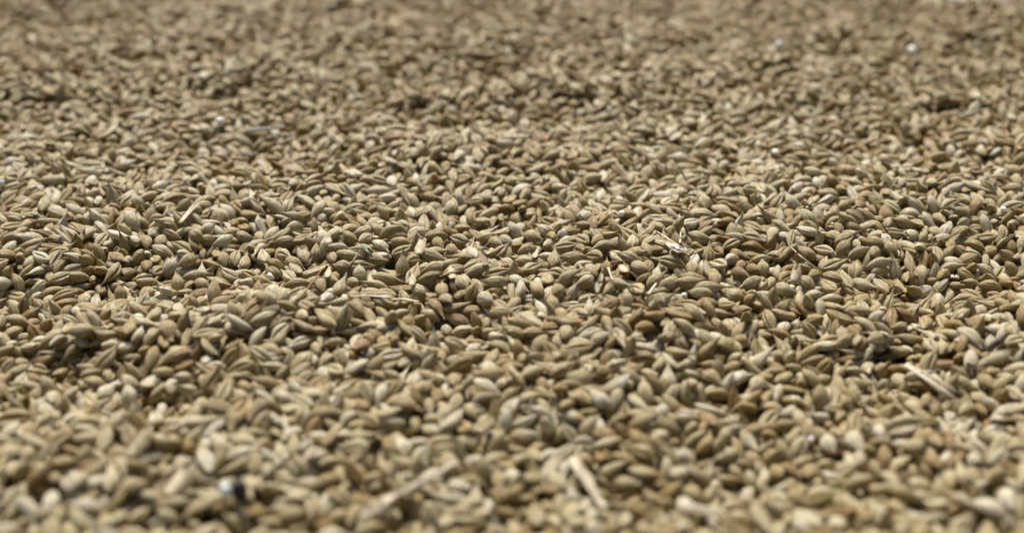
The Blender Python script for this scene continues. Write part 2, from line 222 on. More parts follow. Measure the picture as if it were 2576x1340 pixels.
800,-863,5,148,-21,24,1186,-846,-35,-86,38,25,-195,-818,-4,178,24,-32,-141,-822,-43,163,-5,46,601,-802,-74,124,-30,45,66,-776,-12,-16,-17,9,1006,-791,-2,-99,-8,-24,-1058,-669,-10,-155,23,98,
-13,-721,-10,33,13,176,1116,-734,-17,-170,6,-90,-244,-597,2,66,-26,76,64,-661,8,-84,-3,79,600,-646,-41,-62,81,-118,1185,-608,1,-70,19,-35,359,-572,-19,-122,0,64,1058,-608,2,128,-24,-79,
-908,-504,-59,28,-10,15,-710,-462,-37,-149,63,167,-576,-434,-23,27,-37,152,-267,-429,-4,116,61,-129,118,-474,-50,-43,81,-92,238,-482,-1,-84,-70,-113,-1172,-436,0,-91,20,-116,-702,-387,-29,-63,-15,-51,
176,-381,-17,31,-3,-12,671,-413,-21,-46,18,-169,-574,-318,-20,50,17,122,-968,-242,-64,101,17,36,347,-302,5,0,3,143,-191,-193,5,-148,25,83,-47,-197,5,5,-12,53,50,-189,-3,-41,7,69,
337,-236,5,-63,18,-118,784,-213,-9,41,-58,100,231,-116,-14,-121,-43,-89,-1015,-80,-7,-155,2,-115,1039,-78,3,-78,16,-137,-1045,-26,-2,170,24,-47,656,-9,-19,-96,-8,-72,-1066,53,-5,146,-17,-93,
-292,7,-28,159,-38,-7,-39,50,-9,-115,-11,105,308,73,3,119,28,54,-336,42,-15,-73,28,-148,799,142,4,40,3,-122,-397,150,-10,-142,59,-121,-316,213,-3,69,2,-156,-269,210,-27,155,-15,119,
-147,185,-26,89,73,86,4,161,-22,138,47,-134,379,193,-10,-125,19,-8,-1145,228,-10,-14,41,144,-989,199,25,-11,28,-46,1034,247,36,177,32,103,-744,312,-3,-154,-13,-14,285,299,-19,178,14,-21,
-632,407,7,179,5,121,-367,427,10,-146,32,-39,-320,425,-5,102,29,62,-245,408,-25,85,-39,118,-121,416,-14,171,0,166,1155,438,-4,66,-10,84,-1073,490,11,-50,31,-8,-504,466,1,-61,47,-52,
116,483,-19,-45,28,-127,1026,548,-17,-26,-7,42,-760,621,6,-38,-16,52,-126,591,-23,30,-5,-31,965,599,-15,54,40,34,989,556,-8,-23,23,-103,1099,630,1,-35,23,-113,1167,592,17,-33,11,-101,
-827,666,6,-52,-7,-144,-51,661,3,31,41,-135,-1,630,-7,170,43,132,913,659,-34,160,51,20,-345,747,-16,44,0,99,544,747,-18,-92,17,72,776,935,-26,-80,14,-112,1165,964,-53,65,45,-25,
-730,1039,-31,39,17,171,-249,1062,-49,93,66,47,476,1037,11,-122,-2,107,-689,1063,-12,144,-1,-160,-190,1076,-13,-7,-2,-100,-551,1178,-13,-118,-5,-70,102,1135,-4,-18,29,-122,120,-1184,-22,-14,-22,-42,
390,-1119,23,-126,3,150,-1046,-1108,-2,-37,-5,80,-896,-1107,3,108,-37,-54,-83,-1071,-31,53,15,-113,767,-1022,33,158,19,-129,-10,-921,-32,-93,46,-56,8,-895,-25,154,73,-116,-1038,-780,19,-157,18,-175,
-675,-804,24,108,-26,126,-153,-794,17,-29,17,-82,171,-768,-18,-136,7,-127,570,-794,-71,-85,-11,-128,-885,-661,5,-88,5,95,-482,-563,25,149,-4,-134,-48,-601,22,74,-41,-19,-951,-517,-19,66,14,170,
-538,-536,9,-100,21,-68,-1025,-425,-22,104,58,-35,128,-368,4,-103,12,-50,411,-373,-2,9,22,-169,908,-377,7,136,20,-109,445,-296,11,-98,26,-33,1124,-182,18,-30,-7,-31,817,-104,22,-25,-24,156,
755,15,40,-6,14,88,486,17,9,31,0,31,-876,75,33,129,-7,61,-635,40,-24,88,39,-118,-527,315,-12,99,-4,-4,-82,321,-8,-59,-3,27,658,376,-17,-162,11,69,263,383,-9,-132,-27,-24,
932,505,-35,153,-74,104,1100,520,9,2,8,92,-1017,646,25,-23,-12,76,-784,640,20,-12,-2,20,-964,803,2,-12,-17,-3,-156,715,30,11,-2,-104,-490,854,-17,86,-4,74,265,936,25,-50,-10,-158,
-1199,1036,-13,123,-27,-21,-478,1066,-9,148,-37,109,-601,1156,-5,157,2,-139,966,1141,-33,-29,-28,-93,],
[-384,-727,35,-12,18,14,1194,-505,-24,165,18,-49,-162,13,-37,165,-2,-120,902,649,-68,-42,2,76,-1098,717,-58,-136,26,131,-151,633,-44,-70,-36,-30,-246,827,1,-126,11,-71,-234,1009,-109,142,9,66,
-104,1178,-47,56,-11,34,-673,-1156,-51,22,14,3,-502,-1184,-21,-58,-20,-170,-234,-1053,-9,122,14,-75,-157,-1015,-42,-66,7,58,-500,-981,-33,-36,43,87,774,-903,-36,-45,66,164,-703,-781,-16,-166,-21,166,
-199,-680,-3,-6,-5,69,1106,-480,-5,-7,0,152,-220,-436,-34,-49,-24,55,-184,-356,-19,62,10,88,-401,-303,-41,32,-19,-27,-762,-201,-89,-17,-24,47,300,-175,-39,130,-8,138,924,-194,-19,-164,26,-77,
-253,149,-39,168,21,-40,-748,500,-7,172,3,-130,-768,728,-37,-45,17,151,437,779,-44,101,-13,-162,-294,816,-6,58,-16,-133,568,1000,-36,152,-18,-103,-16,1168,-58,100,21,-75,650,-1181,-11,61,11,35,
960,-1125,15,32,-3,-178,186,-1086,-61,75,-1,-20,-1057,-1013,-31,-66,-26,-58,-551,-991,-16,144,5,-156,321,-1006,-28,165,38,174,-1188,-958,-46,173,11,155,-407,-956,-14,-156,-4,-33,457,-901,-75,-85,-4,134,
692,-926,-62,-162,30,168,-792,-904,-27,131,16,152,-760,-884,-18,35,5,170,-499,-811,16,-162,3,70,945,-798,-21,100,-14,-163,-907,-748,3,-51,24,-66,180,-789,-42,-103,2,29,-1167,-649,-42,86,1,101,
-822,-659,-24,-112,11,-49,-357,-669,47,-60,22,131,758,-678,-62,-61,12,88,1159,-709,-32,137,-9,11,181,-595,-28,-74,-62,-110,266,-575,-48,35,7,169,343,-589,-46,9,-4,100,-1149,-513,-41,-94,5,-10,
-682,-399,-56,142,-11,-108,-1007,-313,-62,-174,-21,-177,-40,-260,-14,-155,-3,138,298,-290,-24,-132,32,-105,836,-217,-22,173,10,162,1032,-180,-5,-166,14,-41,-1028,-125,-55,-102,0,114,3,-72,4,10,5,101,
875,-14,15,4,24,78,902,-24,0,103,3,-128,1093,-9,-27,82,8,-164,320,53,-13,79,-1,-132,-795,135,-6,-180,19,-21,-310,194,-22,-140,-43,-119,686,201,-33,145,12,-121,862,203,-3,154,3,-50,
-773,238,-23,-79,21,58,1072,249,17,55,-26,-131,348,325,-41,-176,27,46,-187,353,-53,-134,12,-85,-1013,394,19,-55,33,-141,13,403,-32,42,20,3,-270,484,-25,-173,-24,116,-866,611,-18,3,0,134,
-506,634,-25,-8,8,-175,-148,713,-9,-78,-4,128,277,813,1,-87,4,-8,451,811,-22,102,29,-27,-776,882,-34,-157,37,1,-1052,976,-80,-114,-54,-7,21,991,-39,57,-30,-98,220,969,-6,33,8,-107,
830,975,-29,158,-5,-26,-1065,1023,-62,-27,-25,171,458,1088,-7,-158,6,59,-838,1121,3,66,8,-94,-735,1148,15,31,30,-118,-496,1152,-39,-6,-21,-33,230,1163,-8,-10,-13,166,622,1160,-9,-128,-15,-53,
848,1183,-44,-178,39,-93,526,-1166,22,-35,0,-36,-135,-1125,-9,-38,-21,63,942,-1150,42,-43,18,112,1005,-1131,34,5,-10,153,1113,-1124,-1,-175,27,56,-614,-1067,4,-107,-18,-57,-422,-1040,12,-24,30,37,
-159,-1073,-17,-35,5,95,356,-1033,13,157,13,-104,1047,-1028,27,-110,-15,-128,-634,-1024,-31,159,10,136,-873,-923,2,-132,39,76,-693,-946,-3,24,-25,48,-582,-947,1,-133,10,46,939,-951,33,-148,13,130,
-766,-874,12,-107,-3,-92,1164,-823,-39,-20,13,-155,-1085,-760,16,-113,13,-159,-633,-737,39,178,-9,-79,-188,-781,29,-145,-22,97,-139,-788,-27,-54,-20,-47,115,-738,-25,-144,0,167,586,-746,-83,-120,66,-52,
-170,-660,27,-9,-2,-28,839,-697,-22,-131,45,108,-801,-584,-35,159,33,99,578,-669,-56,118,-15,-23,1110,-679,2,149,17,-177,-834,-576,-46,56,-33,131,-662,-520,-29,160,5,-149,-506,-517,8,25,35,-165,
298,-594,-15,-122,37,-35,-61,-520,15,81,-7,34,619,-513,-20,-98,-15,-136,-1044,-446,-45,97,2,80,549,-473,-23,-169,6,98,677,-440,-32,-44,47,57,-1109,-315,-31,-115,-14,141,-893,-302,-49,159,4,-147,
-286,-351,12,-91,1,168,-23,-338,1,-139,-53,64,638,-346,-21,-119,-4,-108,-1180,-255,-8,3,19,-41,-413,-290,-9,154,-25,-152,913,-280,0,151,-20,-102,954,-277,14,-31,-66,-49,1129,-283,-1,-157,8,131,
-312,-134,-26,26,50,-115,1034,-208,15,-146,-19,172,-208,-142,-6,121,14,20,10,-150,-15,-118,2,52,87,-116,-16,-14,-17,63,118,-132,-12,176,40,78,1065,-157,15,-39,36,110,-942,-55,-14,4,-14,127,
498,-8,-13,-58,19,20,-988,10,18,161,23,-101,-331,-1,-22,-152,29,-138,-788,108,6,-35,-25,151,-584,107,-28,129,4,-1,-466,55,-31,-106,-24,-43,231,153,8,136,28,91,717,118,2,88,-2,171,
-1181,174,-32,10,-73,-69,956,208,16,9,-8,-41,-260,255,-29,97,73,-17,34,245,-30,-15,9,-75,-1083,282,18,17,6,-83,-689,301,-9,-17,53,100,-615,252,-8,-73,-41,114,-136,313,-24,49,-10,117,
40,286,-44,-164,-48,68,1162,313,-12,-3,33,-100,-68,358,-25,4,-20,88,391,374,-66,164,-37,-174,-1073,561,16,-42,-7,-159,-602,636,-11,-54,-18,-54,49,613,-8,-34,36,37,-244,668,-43,-19,75,59,
70,699,-13,10,18,1,55,731,-4,103,-19,15,-551,792,-14,145,-1,138,-178,827,15,30,11,83,-22,749,9,46,-55,89,-758,867,-18,58,37,13,-671,898,-34,46,-36,-129,-320,920,-15,42,-28,120,
-1187,897,-76,16,19,-75,-559,929,-42,147,31,-8,-133,947,-4,126,-25,-59,-39,1034,3,20,18,-112,635,971,-19,85,43,-122,934,993,-40,168,-4,66,1076,1000,-42,48,47,177,-402,1041,-34,68,-20,113,
234,1034,-5,42,-25,19,367,1019,-4,155,-17,-58,987,1150,-66,-103,6,64,-1077,-1167,-22,164,24,9,-764,-1123,14,-178,-11,141,762,-1187,36,129,24,-19,962,-1124,54,-150,5,-42,-207,-1027,3,-18,49,-49,
929,-1047,61,119,14,86,559,-937,-36,-34,-38,-71,126,-913,-31,150,63,23,-212,-859,24,99,31,-40,374,-831,-65,152,-72,-55,-177,-718,31,171,-13,93,-957,-563,-26,100,3,-10,1024,-521,14,-180,3,40,
1048,-432,34,167,8,5,-361,-449,17,-19,22,-144,14,-429,-1,-167,-42,160,183,-309,-9,-169,51,-162,819,-363,-46,-129,69,93,-521,-263,-25,-171,-33,-12,-295,-287,-3,-155,7,-7,1085,-296,15,-22,-3,-119,
1098,-141,23,-154,-28,-178,-52,28,13,120,-11,112,686,31,15,-138,8,165,1170,3,17,-174,31,-59,-555,127,-9,-104,-2,-4,739,71,9,123,24,-118,-481,88,-7,150,-7,81,-728,278,19,-155,7,-138,
-319,391,-14,-108,20,-176,-1112,444,-2,-110,40,-22,-799,420,37,52,-9,-120,-1023,554,20,179,-14,89,353,495,-12,12,7,149,-1084,604,20,-38,-2,-25,-427,575,-25,-27,-14,-60,-765,716,23,167,-9,171,
-460,779,-21,164,48,-157,-412,842,-20,62,-21,-10,-967,898,-13,-116,-12,-80,-655,889,-8,-34,-31,-155,-604,907,-46,-8,-26,-1,834,885,-28,24,52,66,552,1084,5,-118,-42,73,754,1123,-19,18,-32,23,],
[-828,-1152,-49,3,20,119,-335,-1180,-40,159,-18,156,1142,-1145,-83,-177,41,-6,-354,-1119,-20,-149,14,-114,-342,-587,-43,70,14,149,-44,1165,-67,-11,32,-50,512,1195,-15,162,9,162,-1051,-1193,-32,125,10,34,
377,-1138,-4,50,22,122,1122,-1159,-38,44,26,-176,704,-1118,-26,-42,1,160,597,-996,-73,93,12,19,1067,-988,-27,-169,-58,-132,-101,-944,-78,60,-5,86,-1081,-914,-32,20,-17,69,240,-838,-70,-29,-60,119,
-272,-804,23,180,18,-55,-598,-627,1,27,-16,-177,-1123,-53,-17,-7,1,92,1,73,-23,-95,-43,153,924,173,3,119,3,-161,492,552,-53,-89,79,-82,444,661,-32,-109,-2,-147,-342,773,-43,-152,19,-45,
686,757,-73,-22,28,-47,-575,814,-72,60,-20,-41,721,883,-62,123,15,-67,-190,1195,-25,0,11,-157,-1170,-1152,-31,69,11,139,-915,-1055,-39,-66,18,37,238,-1044,-43,-120,-6,0,-775,-999,-42,-52,-3,97,
-274,-1002,-9,-36,7,51,1033,-880,-31,-104,6,97,-868,-824,3,14,28,67,-93,-626,-19,-136,-22,-103,568,-632,-51,-55,10,-154,762,-620,-36,-147,-1,43,982,-617,-12,-148,-44,15,1126,-597,-2,-3,20,148,
-743,-445,-55,-150,9,-102,-580,-401,-37,-5,-23,163,398,-448,-29,-28,30,-18,-655,-281,-46,-72,17,-5,-103,-313,3,-15,16,-173,209,-339,-5,-125,0,78,538,-345,-16,75,40,-49,1083,-330,-8,158,-7,-106,
491,-200,-29,-46,-36,-65,-655,60,-38,-56,-39,-121,-145,22,1,134,1,-71,-69,23,-16,-24,-1,-97,952,327,-15,21,9,152,982,373,-36,-106,10,139,337,496,-45,161,32,109,-67,535,-37,35,-16,19,
-794,613,-22,120,45,-49,-740,622,-14,133,-12,82,-55,601,-38,65,48,47,533,599,-49,47,-5,-141,-915,690,-27,32,7,169,-40,644,-27,35,-2,-72,939,670,-17,-48,-2,107,-220,710,-45,49,-13,85,
156,719,-26,-51,24,-135,-35,797,-9,78,-27,44,384,812,-21,154,-22,-173,-157,876,-3,-175,2,-87,846,863,-64,-160,-1,-90,479,907,-35,-47,5,132,-1163,1026,-92,116,-22,-169,-828,1034,-19,104,-21,-176,
448,1029,-4,98,3,60,-528,1093,-46,70,38,-102,-211,1090,-42,142,56,-87,647,1089,-43,98,46,161,832,1099,-64,88,-3,-58,139,1148,-34,-95,-1,-22,315,1152,-2,130,35,-13,-868,-1127,-7,57,-38,34,
-689,-1120,4,176,24,34,377,-1068,13,96,7,41,502,-1111,-3,171,40,150,253,-1021,-18,46,57,8,1130,-1042,-19,150,-61,46,-60,-1033,-50,29,-5,-151,383,-989,-16,-179,-31,-158,437,-984,-26,-132,-67,18,
490,-957,-46,79,61,166,-1068,-945,-16,-81,9,-169,675,-918,-28,-8,-6,-79,-997,-913,5,-152,22,-142,-172,-895,-21,-117,-48,-119,1074,-891,-3,26,-55,-16,-806,-826,20,-9,12,-49,127,-820,-21,-115,-16,13,
519,-798,-71,-64,4,-38,1049,-819,-21,111,-3,-35,-584,-779,19,-137,-24,133,-800,-701,-8,100,-2,-39,-614,-689,27,-64,-35,155,-532,-667,33,59,-17,-115,-569,-538,-8,-171,-26,-121,-431,-547,22,-23,7,-135,
236,-571,-10,20,3,-40,836,-567,-12,147,-8,-6,874,-600,-7,-86,-45,-35,953,-613,9,93,62,-113,1178,-569,0,-69,15,-14,-571,-471,-23,91,87,-132,236,-525,-22,-10,63,95,709,-509,-7,158,-41,-168,
-835,-449,-69,-137,47,-108,-780,-444,-44,83,36,-163,503,-475,-25,-78,-1,97,611,-419,-27,-73,50,-145,962,-458,1,-54,-19,-24,-145,-371,15,15,35,-152,-494,-308,-8,127,-3,-114,-143,-324,13,-116,-9,59,
69,-299,-4,70,41,42,428,-351,-24,110,-42,162,920,-334,-27,-93,64,-45,1198,-306,-16,15,-56,23,-127,-260,4,-48,-40,137,-83,-257,-3,64,78,159,237,-275,-11,82,-35,89,296,-152,-2,-140,27,37,
450,-157,9,-27,-14,-124,63,-94,-34,0,81,28,666,-82,-10,6,-9,42,859,-64,10,-7,-5,-64,617,19,8,-79,-23,-160,609,117,-32,24,89,131,-1082,165,13,-57,29,82,-724,189,-8,-123,-14,54,
32,194,-26,-74,4,110,431,204,6,-88,41,45,616,231,-28,-171,-42,-66,838,259,6,-54,47,65,1099,264,37,140,3,-47,-923,279,20,-59,-44,40,386,329,-57,108,67,-112,-1101,367,21,-170,-16,-57,
717,373,-60,-129,56,-55,-1031,420,23,-92,-18,49,-429,398,-31,105,22,113,322,414,-42,-1,40,-141,917,429,-65,-69,65,-100,-759,486,20,166,-27,104,1087,488,-21,71,30,-61,-537,552,10,27,-13,94,
-85,517,-13,-18,50,-176,612,562,-42,-60,24,-57,-882,588,-5,45,59,-84,-83,621,-13,20,27,2,116,631,-2,-11,-34,4,-955,693,-7,-170,7,156,665,662,-71,-55,-8,108,-1153,759,-23,-122,11,-37,
-15,680,-4,-165,-41,125,-605,816,-17,88,6,133,103,759,9,85,-26,162,654,796,-38,72,-80,-127,-392,878,-49,52,43,88,439,853,-3,-38,16,-51,-95,1023,-15,152,-25,-87,105,924,-2,18,-1,111,
721,933,-14,36,32,56,-1177,980,-57,-154,0,65,-1142,953,-68,46,62,47,99,982,-9,-144,18,124,297,1045,-10,-44,-47,91,526,1032,7,-137,14,-150,-1182,1079,-27,-50,20,-112,-981,1034,-13,-174,-24,-134,
181,1078,-16,49,39,-71,979,1094,-53,-92,61,-93,-502,1167,-14,140,13,39,-272,1141,-7,-124,-6,89,-91,1125,-2,-73,2,-125,223,-1119,6,-169,-5,-87,-463,-1005,23,-84,36,-82,416,-948,-20,-175,33,95,
763,-965,20,-18,48,174,897,-958,27,-140,-40,-15,598,-873,-68,-50,10,-28,-749,-691,5,166,12,-69,-1090,-649,-3,33,52,113,519,-699,-45,134,-58,171,1090,-605,10,17,59,101,575,-525,-7,-5,32,66,
394,-491,-9,-58,-3,81,-910,-409,-46,-6,73,-5,320,-397,6,45,3,80,793,-251,22,-68,-24,-176,-359,-148,-9,-152,-10,-174,-696,-56,-33,133,41,-6,-552,-31,-41,90,48,-33,-9,-3,1,-89,30,177,
749,30,9,31,-22,-116,340,83,20,42,-8,84,403,77,20,98,33,-49,819,100,24,-121,9,-135,-87,140,-2,3,-42,-53,1137,335,31,36,72,7,222,380,-4,180,-6,-56,248,433,-1,-166,-38,-144,
714,467,-42,90,-14,-147,-1117,758,4,133,-46,-99,-655,715,13,-68,6,-114,-481,728,-7,19,-3,9,56,672,7,42,2,17,663,704,-45,166,19,-65,939,826,-35,-107,22,48,1159,1004,-44,-134,79,6,
655,1057,-14,2,36,156,-896,1087,2,160,-74,12,-668,1193,16,147,21,-132,],
[-784,-1155,-42,88,27,89,886,-1125,-20,22,-5,-58,969,-484,-38,-152,-9,16,1018,-456,-21,-117,-22,-15,-900,-77,-56,-142,-20,42,-811,-72,-52,-43,-34,29,858,650,-60,117,42,-21,1071,-1170,-40,132,9,-78,
-1084,-775,-17,-99,22,58,122,-804,-49,179,21,-84,1044,-729,-49,4,-1,-154,29,-274,-34,-12,47,145,-315,140,-29,-57,13,178,500,160,-36,-48,9,-11,319,247,-34,-82,23,-55,-708,458,-18,132,-38,-1,
-12,576,-24,18,9,-109,-616,848,-63,-86,19,-106,1019,827,-74,22,-9,-138,891,965,-66,42,5,53,-1132,1078,-58,-89,-27,38,-1006,-1194,-18,-173,23,-144,291,-1147,15,49,-21,141,1053,-1107,23,-36,-27,174,
-867,-1043,-21,-47,-31,-36,1066,-1031,-1,-48,10,69,-181,-1007,-16,132,-5,-25,-274,-955,-14,37,22,168,-31,-935,-69,-171,10,-130,401,-914,-59,-149,40,23,-1166,-886,-25,-113,18,-64,890,-832,-9,14,1,-175,
-931,-823,-6,87,10,-65,357,-758,-77,158,-19,-110,-915,-683,-6,-39,4,-102,-89,-706,-28,118,-52,67,-619,-523,-46,10,-56,50,94,-452,-32,-40,16,-98,-560,-366,-27,-158,15,112,850,-402,-33,-134,-45,33,
163,-280,-21,35,43,-129,73,-190,-22,2,-1,-120,737,-78,17,-163,-12,68,-105,6,-7,159,-28,119,-908,38,8,-175,4,38,417,106,-8,17,23,8,-478,152,-29,-87,-37,-63,1121,253,9,117,-13,26,
-151,409,-38,-147,2,-46,629,449,-78,118,11,121,-891,496,1,166,5,-159,-600,514,3,-39,28,-26,1113,490,-41,98,5,-86,-1099,589,-6,175,5,164,-1016,574,-16,-47,0,5,373,512,-36,21,-12,173,
-1157,624,-11,-33,8,163,-1089,641,-22,-2,4,62,376,596,-26,-29,-4,-18,23,652,-26,-148,12,-132,242,648,-53,157,39,4,326,645,-34,-122,-45,-55,-843,735,-40,175,-29,-10,-115,716,-26,117,42,178,
653,737,-68,173,-9,97,-1094,804,-49,-165,-3,-128,-338,823,2,53,17,-102,88,780,-16,-122,-30,-179,222,762,-32,109,18,37,328,758,-6,153,25,-96,532,769,-46,143,-28,89,545,874,-22,48,15,-175,
-1115,930,-90,-105,63,-90,528,1002,-6,42,-20,-163,-932,1072,-18,-29,2,-29,-1107,1123,-17,-171,6,168,-213,1131,-11,-44,-8,-9,546,-1135,9,-27,-54,-139,-359,-1145,11,60,11,71,487,-1013,-33,116,-10,-126,
-997,-1003,9,-50,-6,155,55,-1046,-59,58,10,172,1129,-979,-11,50,1,54,-509,-943,1,-4,0,36,294,-921,-36,-155,15,-97,-1103,-904,22,45,-6,-123,-68,-880,-44,85,-24,35,-1079,-834,0,72,-11,129,
55,-863,-27,85,-22,134,389,-774,-83,-126,55,114,-1044,-637,6,18,31,39,-262,-710,27,-56,-23,66,-104,-714,-1,-27,54,167,539,-731,-58,-27,6,-142,1064,-717,-3,-41,48,143,-747,-614,-48,-161,-56,170,
-367,-593,40,-158,3,-105,486,-614,-24,-58,51,-50,540,-570,-31,133,-47,-47,-1164,-540,-52,-87,70,111,-397,-506,-10,23,-33,106,86,-538,-11,-102,-7,-48,488,-528,-31,7,18,89,550,-540,-23,146,21,-1,
1077,-511,26,-14,5,-81,-1178,-483,-27,-88,64,-163,-460,-416,-37,-64,-28,-140,-184,-442,-21,73,-57,137,-75,-452,8,52,-35,-179,563,-379,-16,0,-13,-177,-937,-345,-69,-119,4,-49,-834,-264,-49,142,-63,149,
-1158,-190,9,-168,-35,-2,-918,-211,-66,104,15,-72,-687,-203,-65,-53,65,-147,819,-209,6,51,2,42,-282,-116,-28,-149,-6,-86,-950,-113,-25,59,25,-174,-561,-92,-52,164,-2,-69,-1163,-11,33,-80,53,-72,
1101,-35,-10,-142,38,-59,1167,-17,-15,-52,14,-46,-775,53,-10,180,7,143,85,50,-2,-113,24,-106,-126,141,-19,130,-18,-90,162,118,2,-4,9,-62,370,115,18,-3,-17,-100,921,115,19,-119,26,116,
573,181,-20,-65,32,-92,648,200,-1,129,4,84,-937,224,12,-178,1,109,-440,256,-22,-174,74,-28,84,257,-25,-83,23,131,-860,312,19,77,1,158,-264,301,-25,-170,-11,-61,1047,371,-5,-179,53,51,
483,467,-44,-24,-11,110,553,491,-54,135,-10,3,683,476,-55,-154,35,-22,-513,563,-14,-134,-27,63,-454,558,-32,100,36,91,-695,602,-4,144,1,28,309,611,-36,-138,17,-64,363,612,6,5,20,-38,
-1139,703,-12,119,-12,67,-446,700,-36,157,25,-13,571,637,-30,73,79,-157,370,738,9,-24,-13,-166,1140,750,-12,152,22,154,-370,814,4,-138,34,-70,142,768,-20,19,-33,91,796,765,-49,34,-18,-134,
1158,779,-18,7,32,-40,-558,869,-44,12,19,-91,-807,933,-16,58,-83,16,361,950,18,-144,-37,-13,946,917,-29,-160,-25,67,-896,969,-45,-106,66,-159,-788,959,-34,97,43,-144,-745,994,-38,180,-1,-43,
-1030,1017,-48,42,12,94,1047,1061,-47,61,-31,-54,-282,1069,-24,-6,15,58,-1044,1161,33,-41,-17,69,223,1124,6,0,-6,-11,338,1129,28,-156,5,-79,757,1167,-13,-175,-36,105,1109,1167,-77,-62,72,-21,
-404,1184,-16,61,44,90,-1199,-1153,4,168,13,48,-294,-1189,0,62,4,39,680,-1166,34,33,-22,-99,263,-992,0,85,-2,-7,-1178,-959,-10,128,-26,-12,-421,-999,-2,-46,56,-4,728,-942,-3,33,-52,-50,
-754,-933,6,-63,8,-120,962,-751,-3,-68,14,-3,-894,-563,-21,-151,-9,167,-129,-594,6,112,-13,149,-225,-482,5,-42,-25,117,471,-450,-12,173,3,101,-812,-285,-38,24,53,-35,-836,-235,-56,56,50,-31,
313,-178,8,-22,-10,-149,-374,-74,-61,-149,46,34,983,86,8,37,31,-28,-1162,148,-8,-71,-45,74,-1177,197,-4,163,17,-178,-695,188,13,-30,-6,68,-467,212,-17,-162,25,43,-658,324,-1,180,48,167,
-296,320,-5,-141,2,-153,-935,397,41,-60,5,-66,-1039,461,37,46,-37,54,-589,439,16,80,-24,-85,955,484,-21,163,49,-10,-224,588,-4,124,6,-177,276,635,-11,-176,24,163,1084,592,7,34,-6,-2,
740,614,-30,121,35,-58,-237,699,-6,98,14,97,370,703,10,45,-30,11,-56,801,24,-106,6,-162,604,786,-24,-94,-19,0,-390,889,-10,-18,-16,9,1144,862,-11,-9,-12,-79,-138,1008,-6,-123,1,-125,
956,981,-17,-142,16,-111,-275,1087,3,-133,-12,139,-860,1092,18,144,16,-48,605,1149,23,19,39,-38,],
[331,-1162,-17,26,-5,-143,392,-1012,-65,-93,12,122,-1102,-859,-30,-33,4,-180,-890,-730,-21,-7,7,123,129,-752,-52,-30,-10,-33,1150,-395,-34,126,13,-27,-1025,-82,-54,84,50,125,-422,73,-58,-21,-26,53,
1124,697,-47,16,-5,95,114,861,-36,-124,42,125,476,-1150,-13,19,7,-81,803,-1143,-9,-73,-14,24,-106,-1039,-59,68,0,-101,-1009,-815,-1,90,2,-78,-647,-549,-46,124,21,168,-35,-615,-20,-47,-7,163,
1085,-552,-12,-132,27,-61,-1162,-427,-47,180,7,65,-135,-352,-13,-30,7,91,-356,-260,-14,-172,59,168,-198,-209,-21,8,13,141,-993,-194,-69,-167,-52,-176,979,251,-7,55,-1,-180,155,273,-37,-49,3,179,
-936,497,-21,-127,-10,157,-42,508,-30,-111,6,-173,1063,661,-29,37,18,143,1169,634,-37,148,-3,-134,-612,706,-32,168,0,-125,-1086,770,-61,-122,-21,22,120,808,-22,-1,38,-51,1176,1026,-89,135,-31,-75,
-1183,1107,-50,-157,10,-99,291,1132,-53,-25,25,-63,814,1183,-63,178,-19,119,-806,-1193,6,3,25,0,-685,-1182,-18,57,-28,-158,224,-1170,-11,-3,7,-121,-861,-1098,-17,-38,-49,135,-672,-1058,-42,14,-6,-111,
-1016,-953,-19,-168,-5,53,381,-862,-70,176,20,-172,-1045,-834,8,80,-10,-70,-849,-763,-2,119,-10,-88,-78,-804,-43,140,-21,152,-256,-673,10,28,-3,-145,290,-701,-67,-55,13,-59,-359,-538,-13,-171,-16,43,
315,-522,-24,62,22,123,-1152,-392,-31,-3,-22,-70,-280,-368,-17,-28,-12,180,-232,-397,-20,-167,8,-127,-552,-303,-52,80,-12,-144,-727,-245,-77,-43,-2,25,-223,-255,-22,-43,34,-130,752,-267,-39,65,7,154,
933,-238,13,-165,21,175,135,-155,-30,-10,-2,78,820,-80,-5,159,-1,-86,-540,31,-43,49,59,-99,966,37,-16,180,45,43,-241,126,-11,-94,6,112,-207,122,-15,112,21,135,-368,191,-30,19,22,27,
1022,175,1,-158,-22,18,247,262,-20,-50,15,39,-1022,305,3,-102,52,3,-98,321,-44,-171,-5,-81,-907,385,-6,-15,5,57,157,519,-17,86,3,-105,-762,545,2,-41,-4,-97,-343,548,-26,59,21,78,
319,570,-23,-145,9,-1,-143,662,-26,97,35,-50,1075,697,-8,141,-11,6,-1014,770,-29,-147,9,131,-790,736,-10,-111,1,85,-649,745,-22,-87,3,111,1082,747,-29,-65,10,157,-413,794,-24,16,13,67,
867,793,-62,-9,-8,36,1068,798,-41,-51,60,47,414,875,-25,20,-12,25,1026,916,-61,156,-5,-54,-1095,990,-69,7,0,10,-713,1007,-62,139,22,-38,574,1043,-24,140,21,21,827,1043,-68,-128,53,161,
-1173,1045,-55,15,-14,77,943,1111,-66,98,-29,136,-1166,1145,-23,153,23,11,-293,1171,-24,158,4,-11,883,1166,-52,6,-50,87,-53,1195,-13,-32,10,55,83,-1181,-47,-63,43,-20,-899,-1050,0,73,23,91,
-648,-1062,-18,29,10,100,-6,-1077,-67,114,8,43,535,-986,-32,-128,5,-85,627,-1042,10,-16,-21,-55,-513,-988,12,-163,9,-20,-1000,-964,11,23,-10,17,-763,-952,-31,-81,-1,-35,354,-877,-52,-82,10,-86,
441,-849,-69,73,16,163,-643,-853,-5,158,78,136,-188,-843,-33,-111,-19,-49,-686,-750,25,-18,3,35,-546,-775,33,-130,-27,-95,254,-751,-50,-124,-34,125,698,-763,-45,-152,8,-45,-707,-646,-18,104,-31,-60,
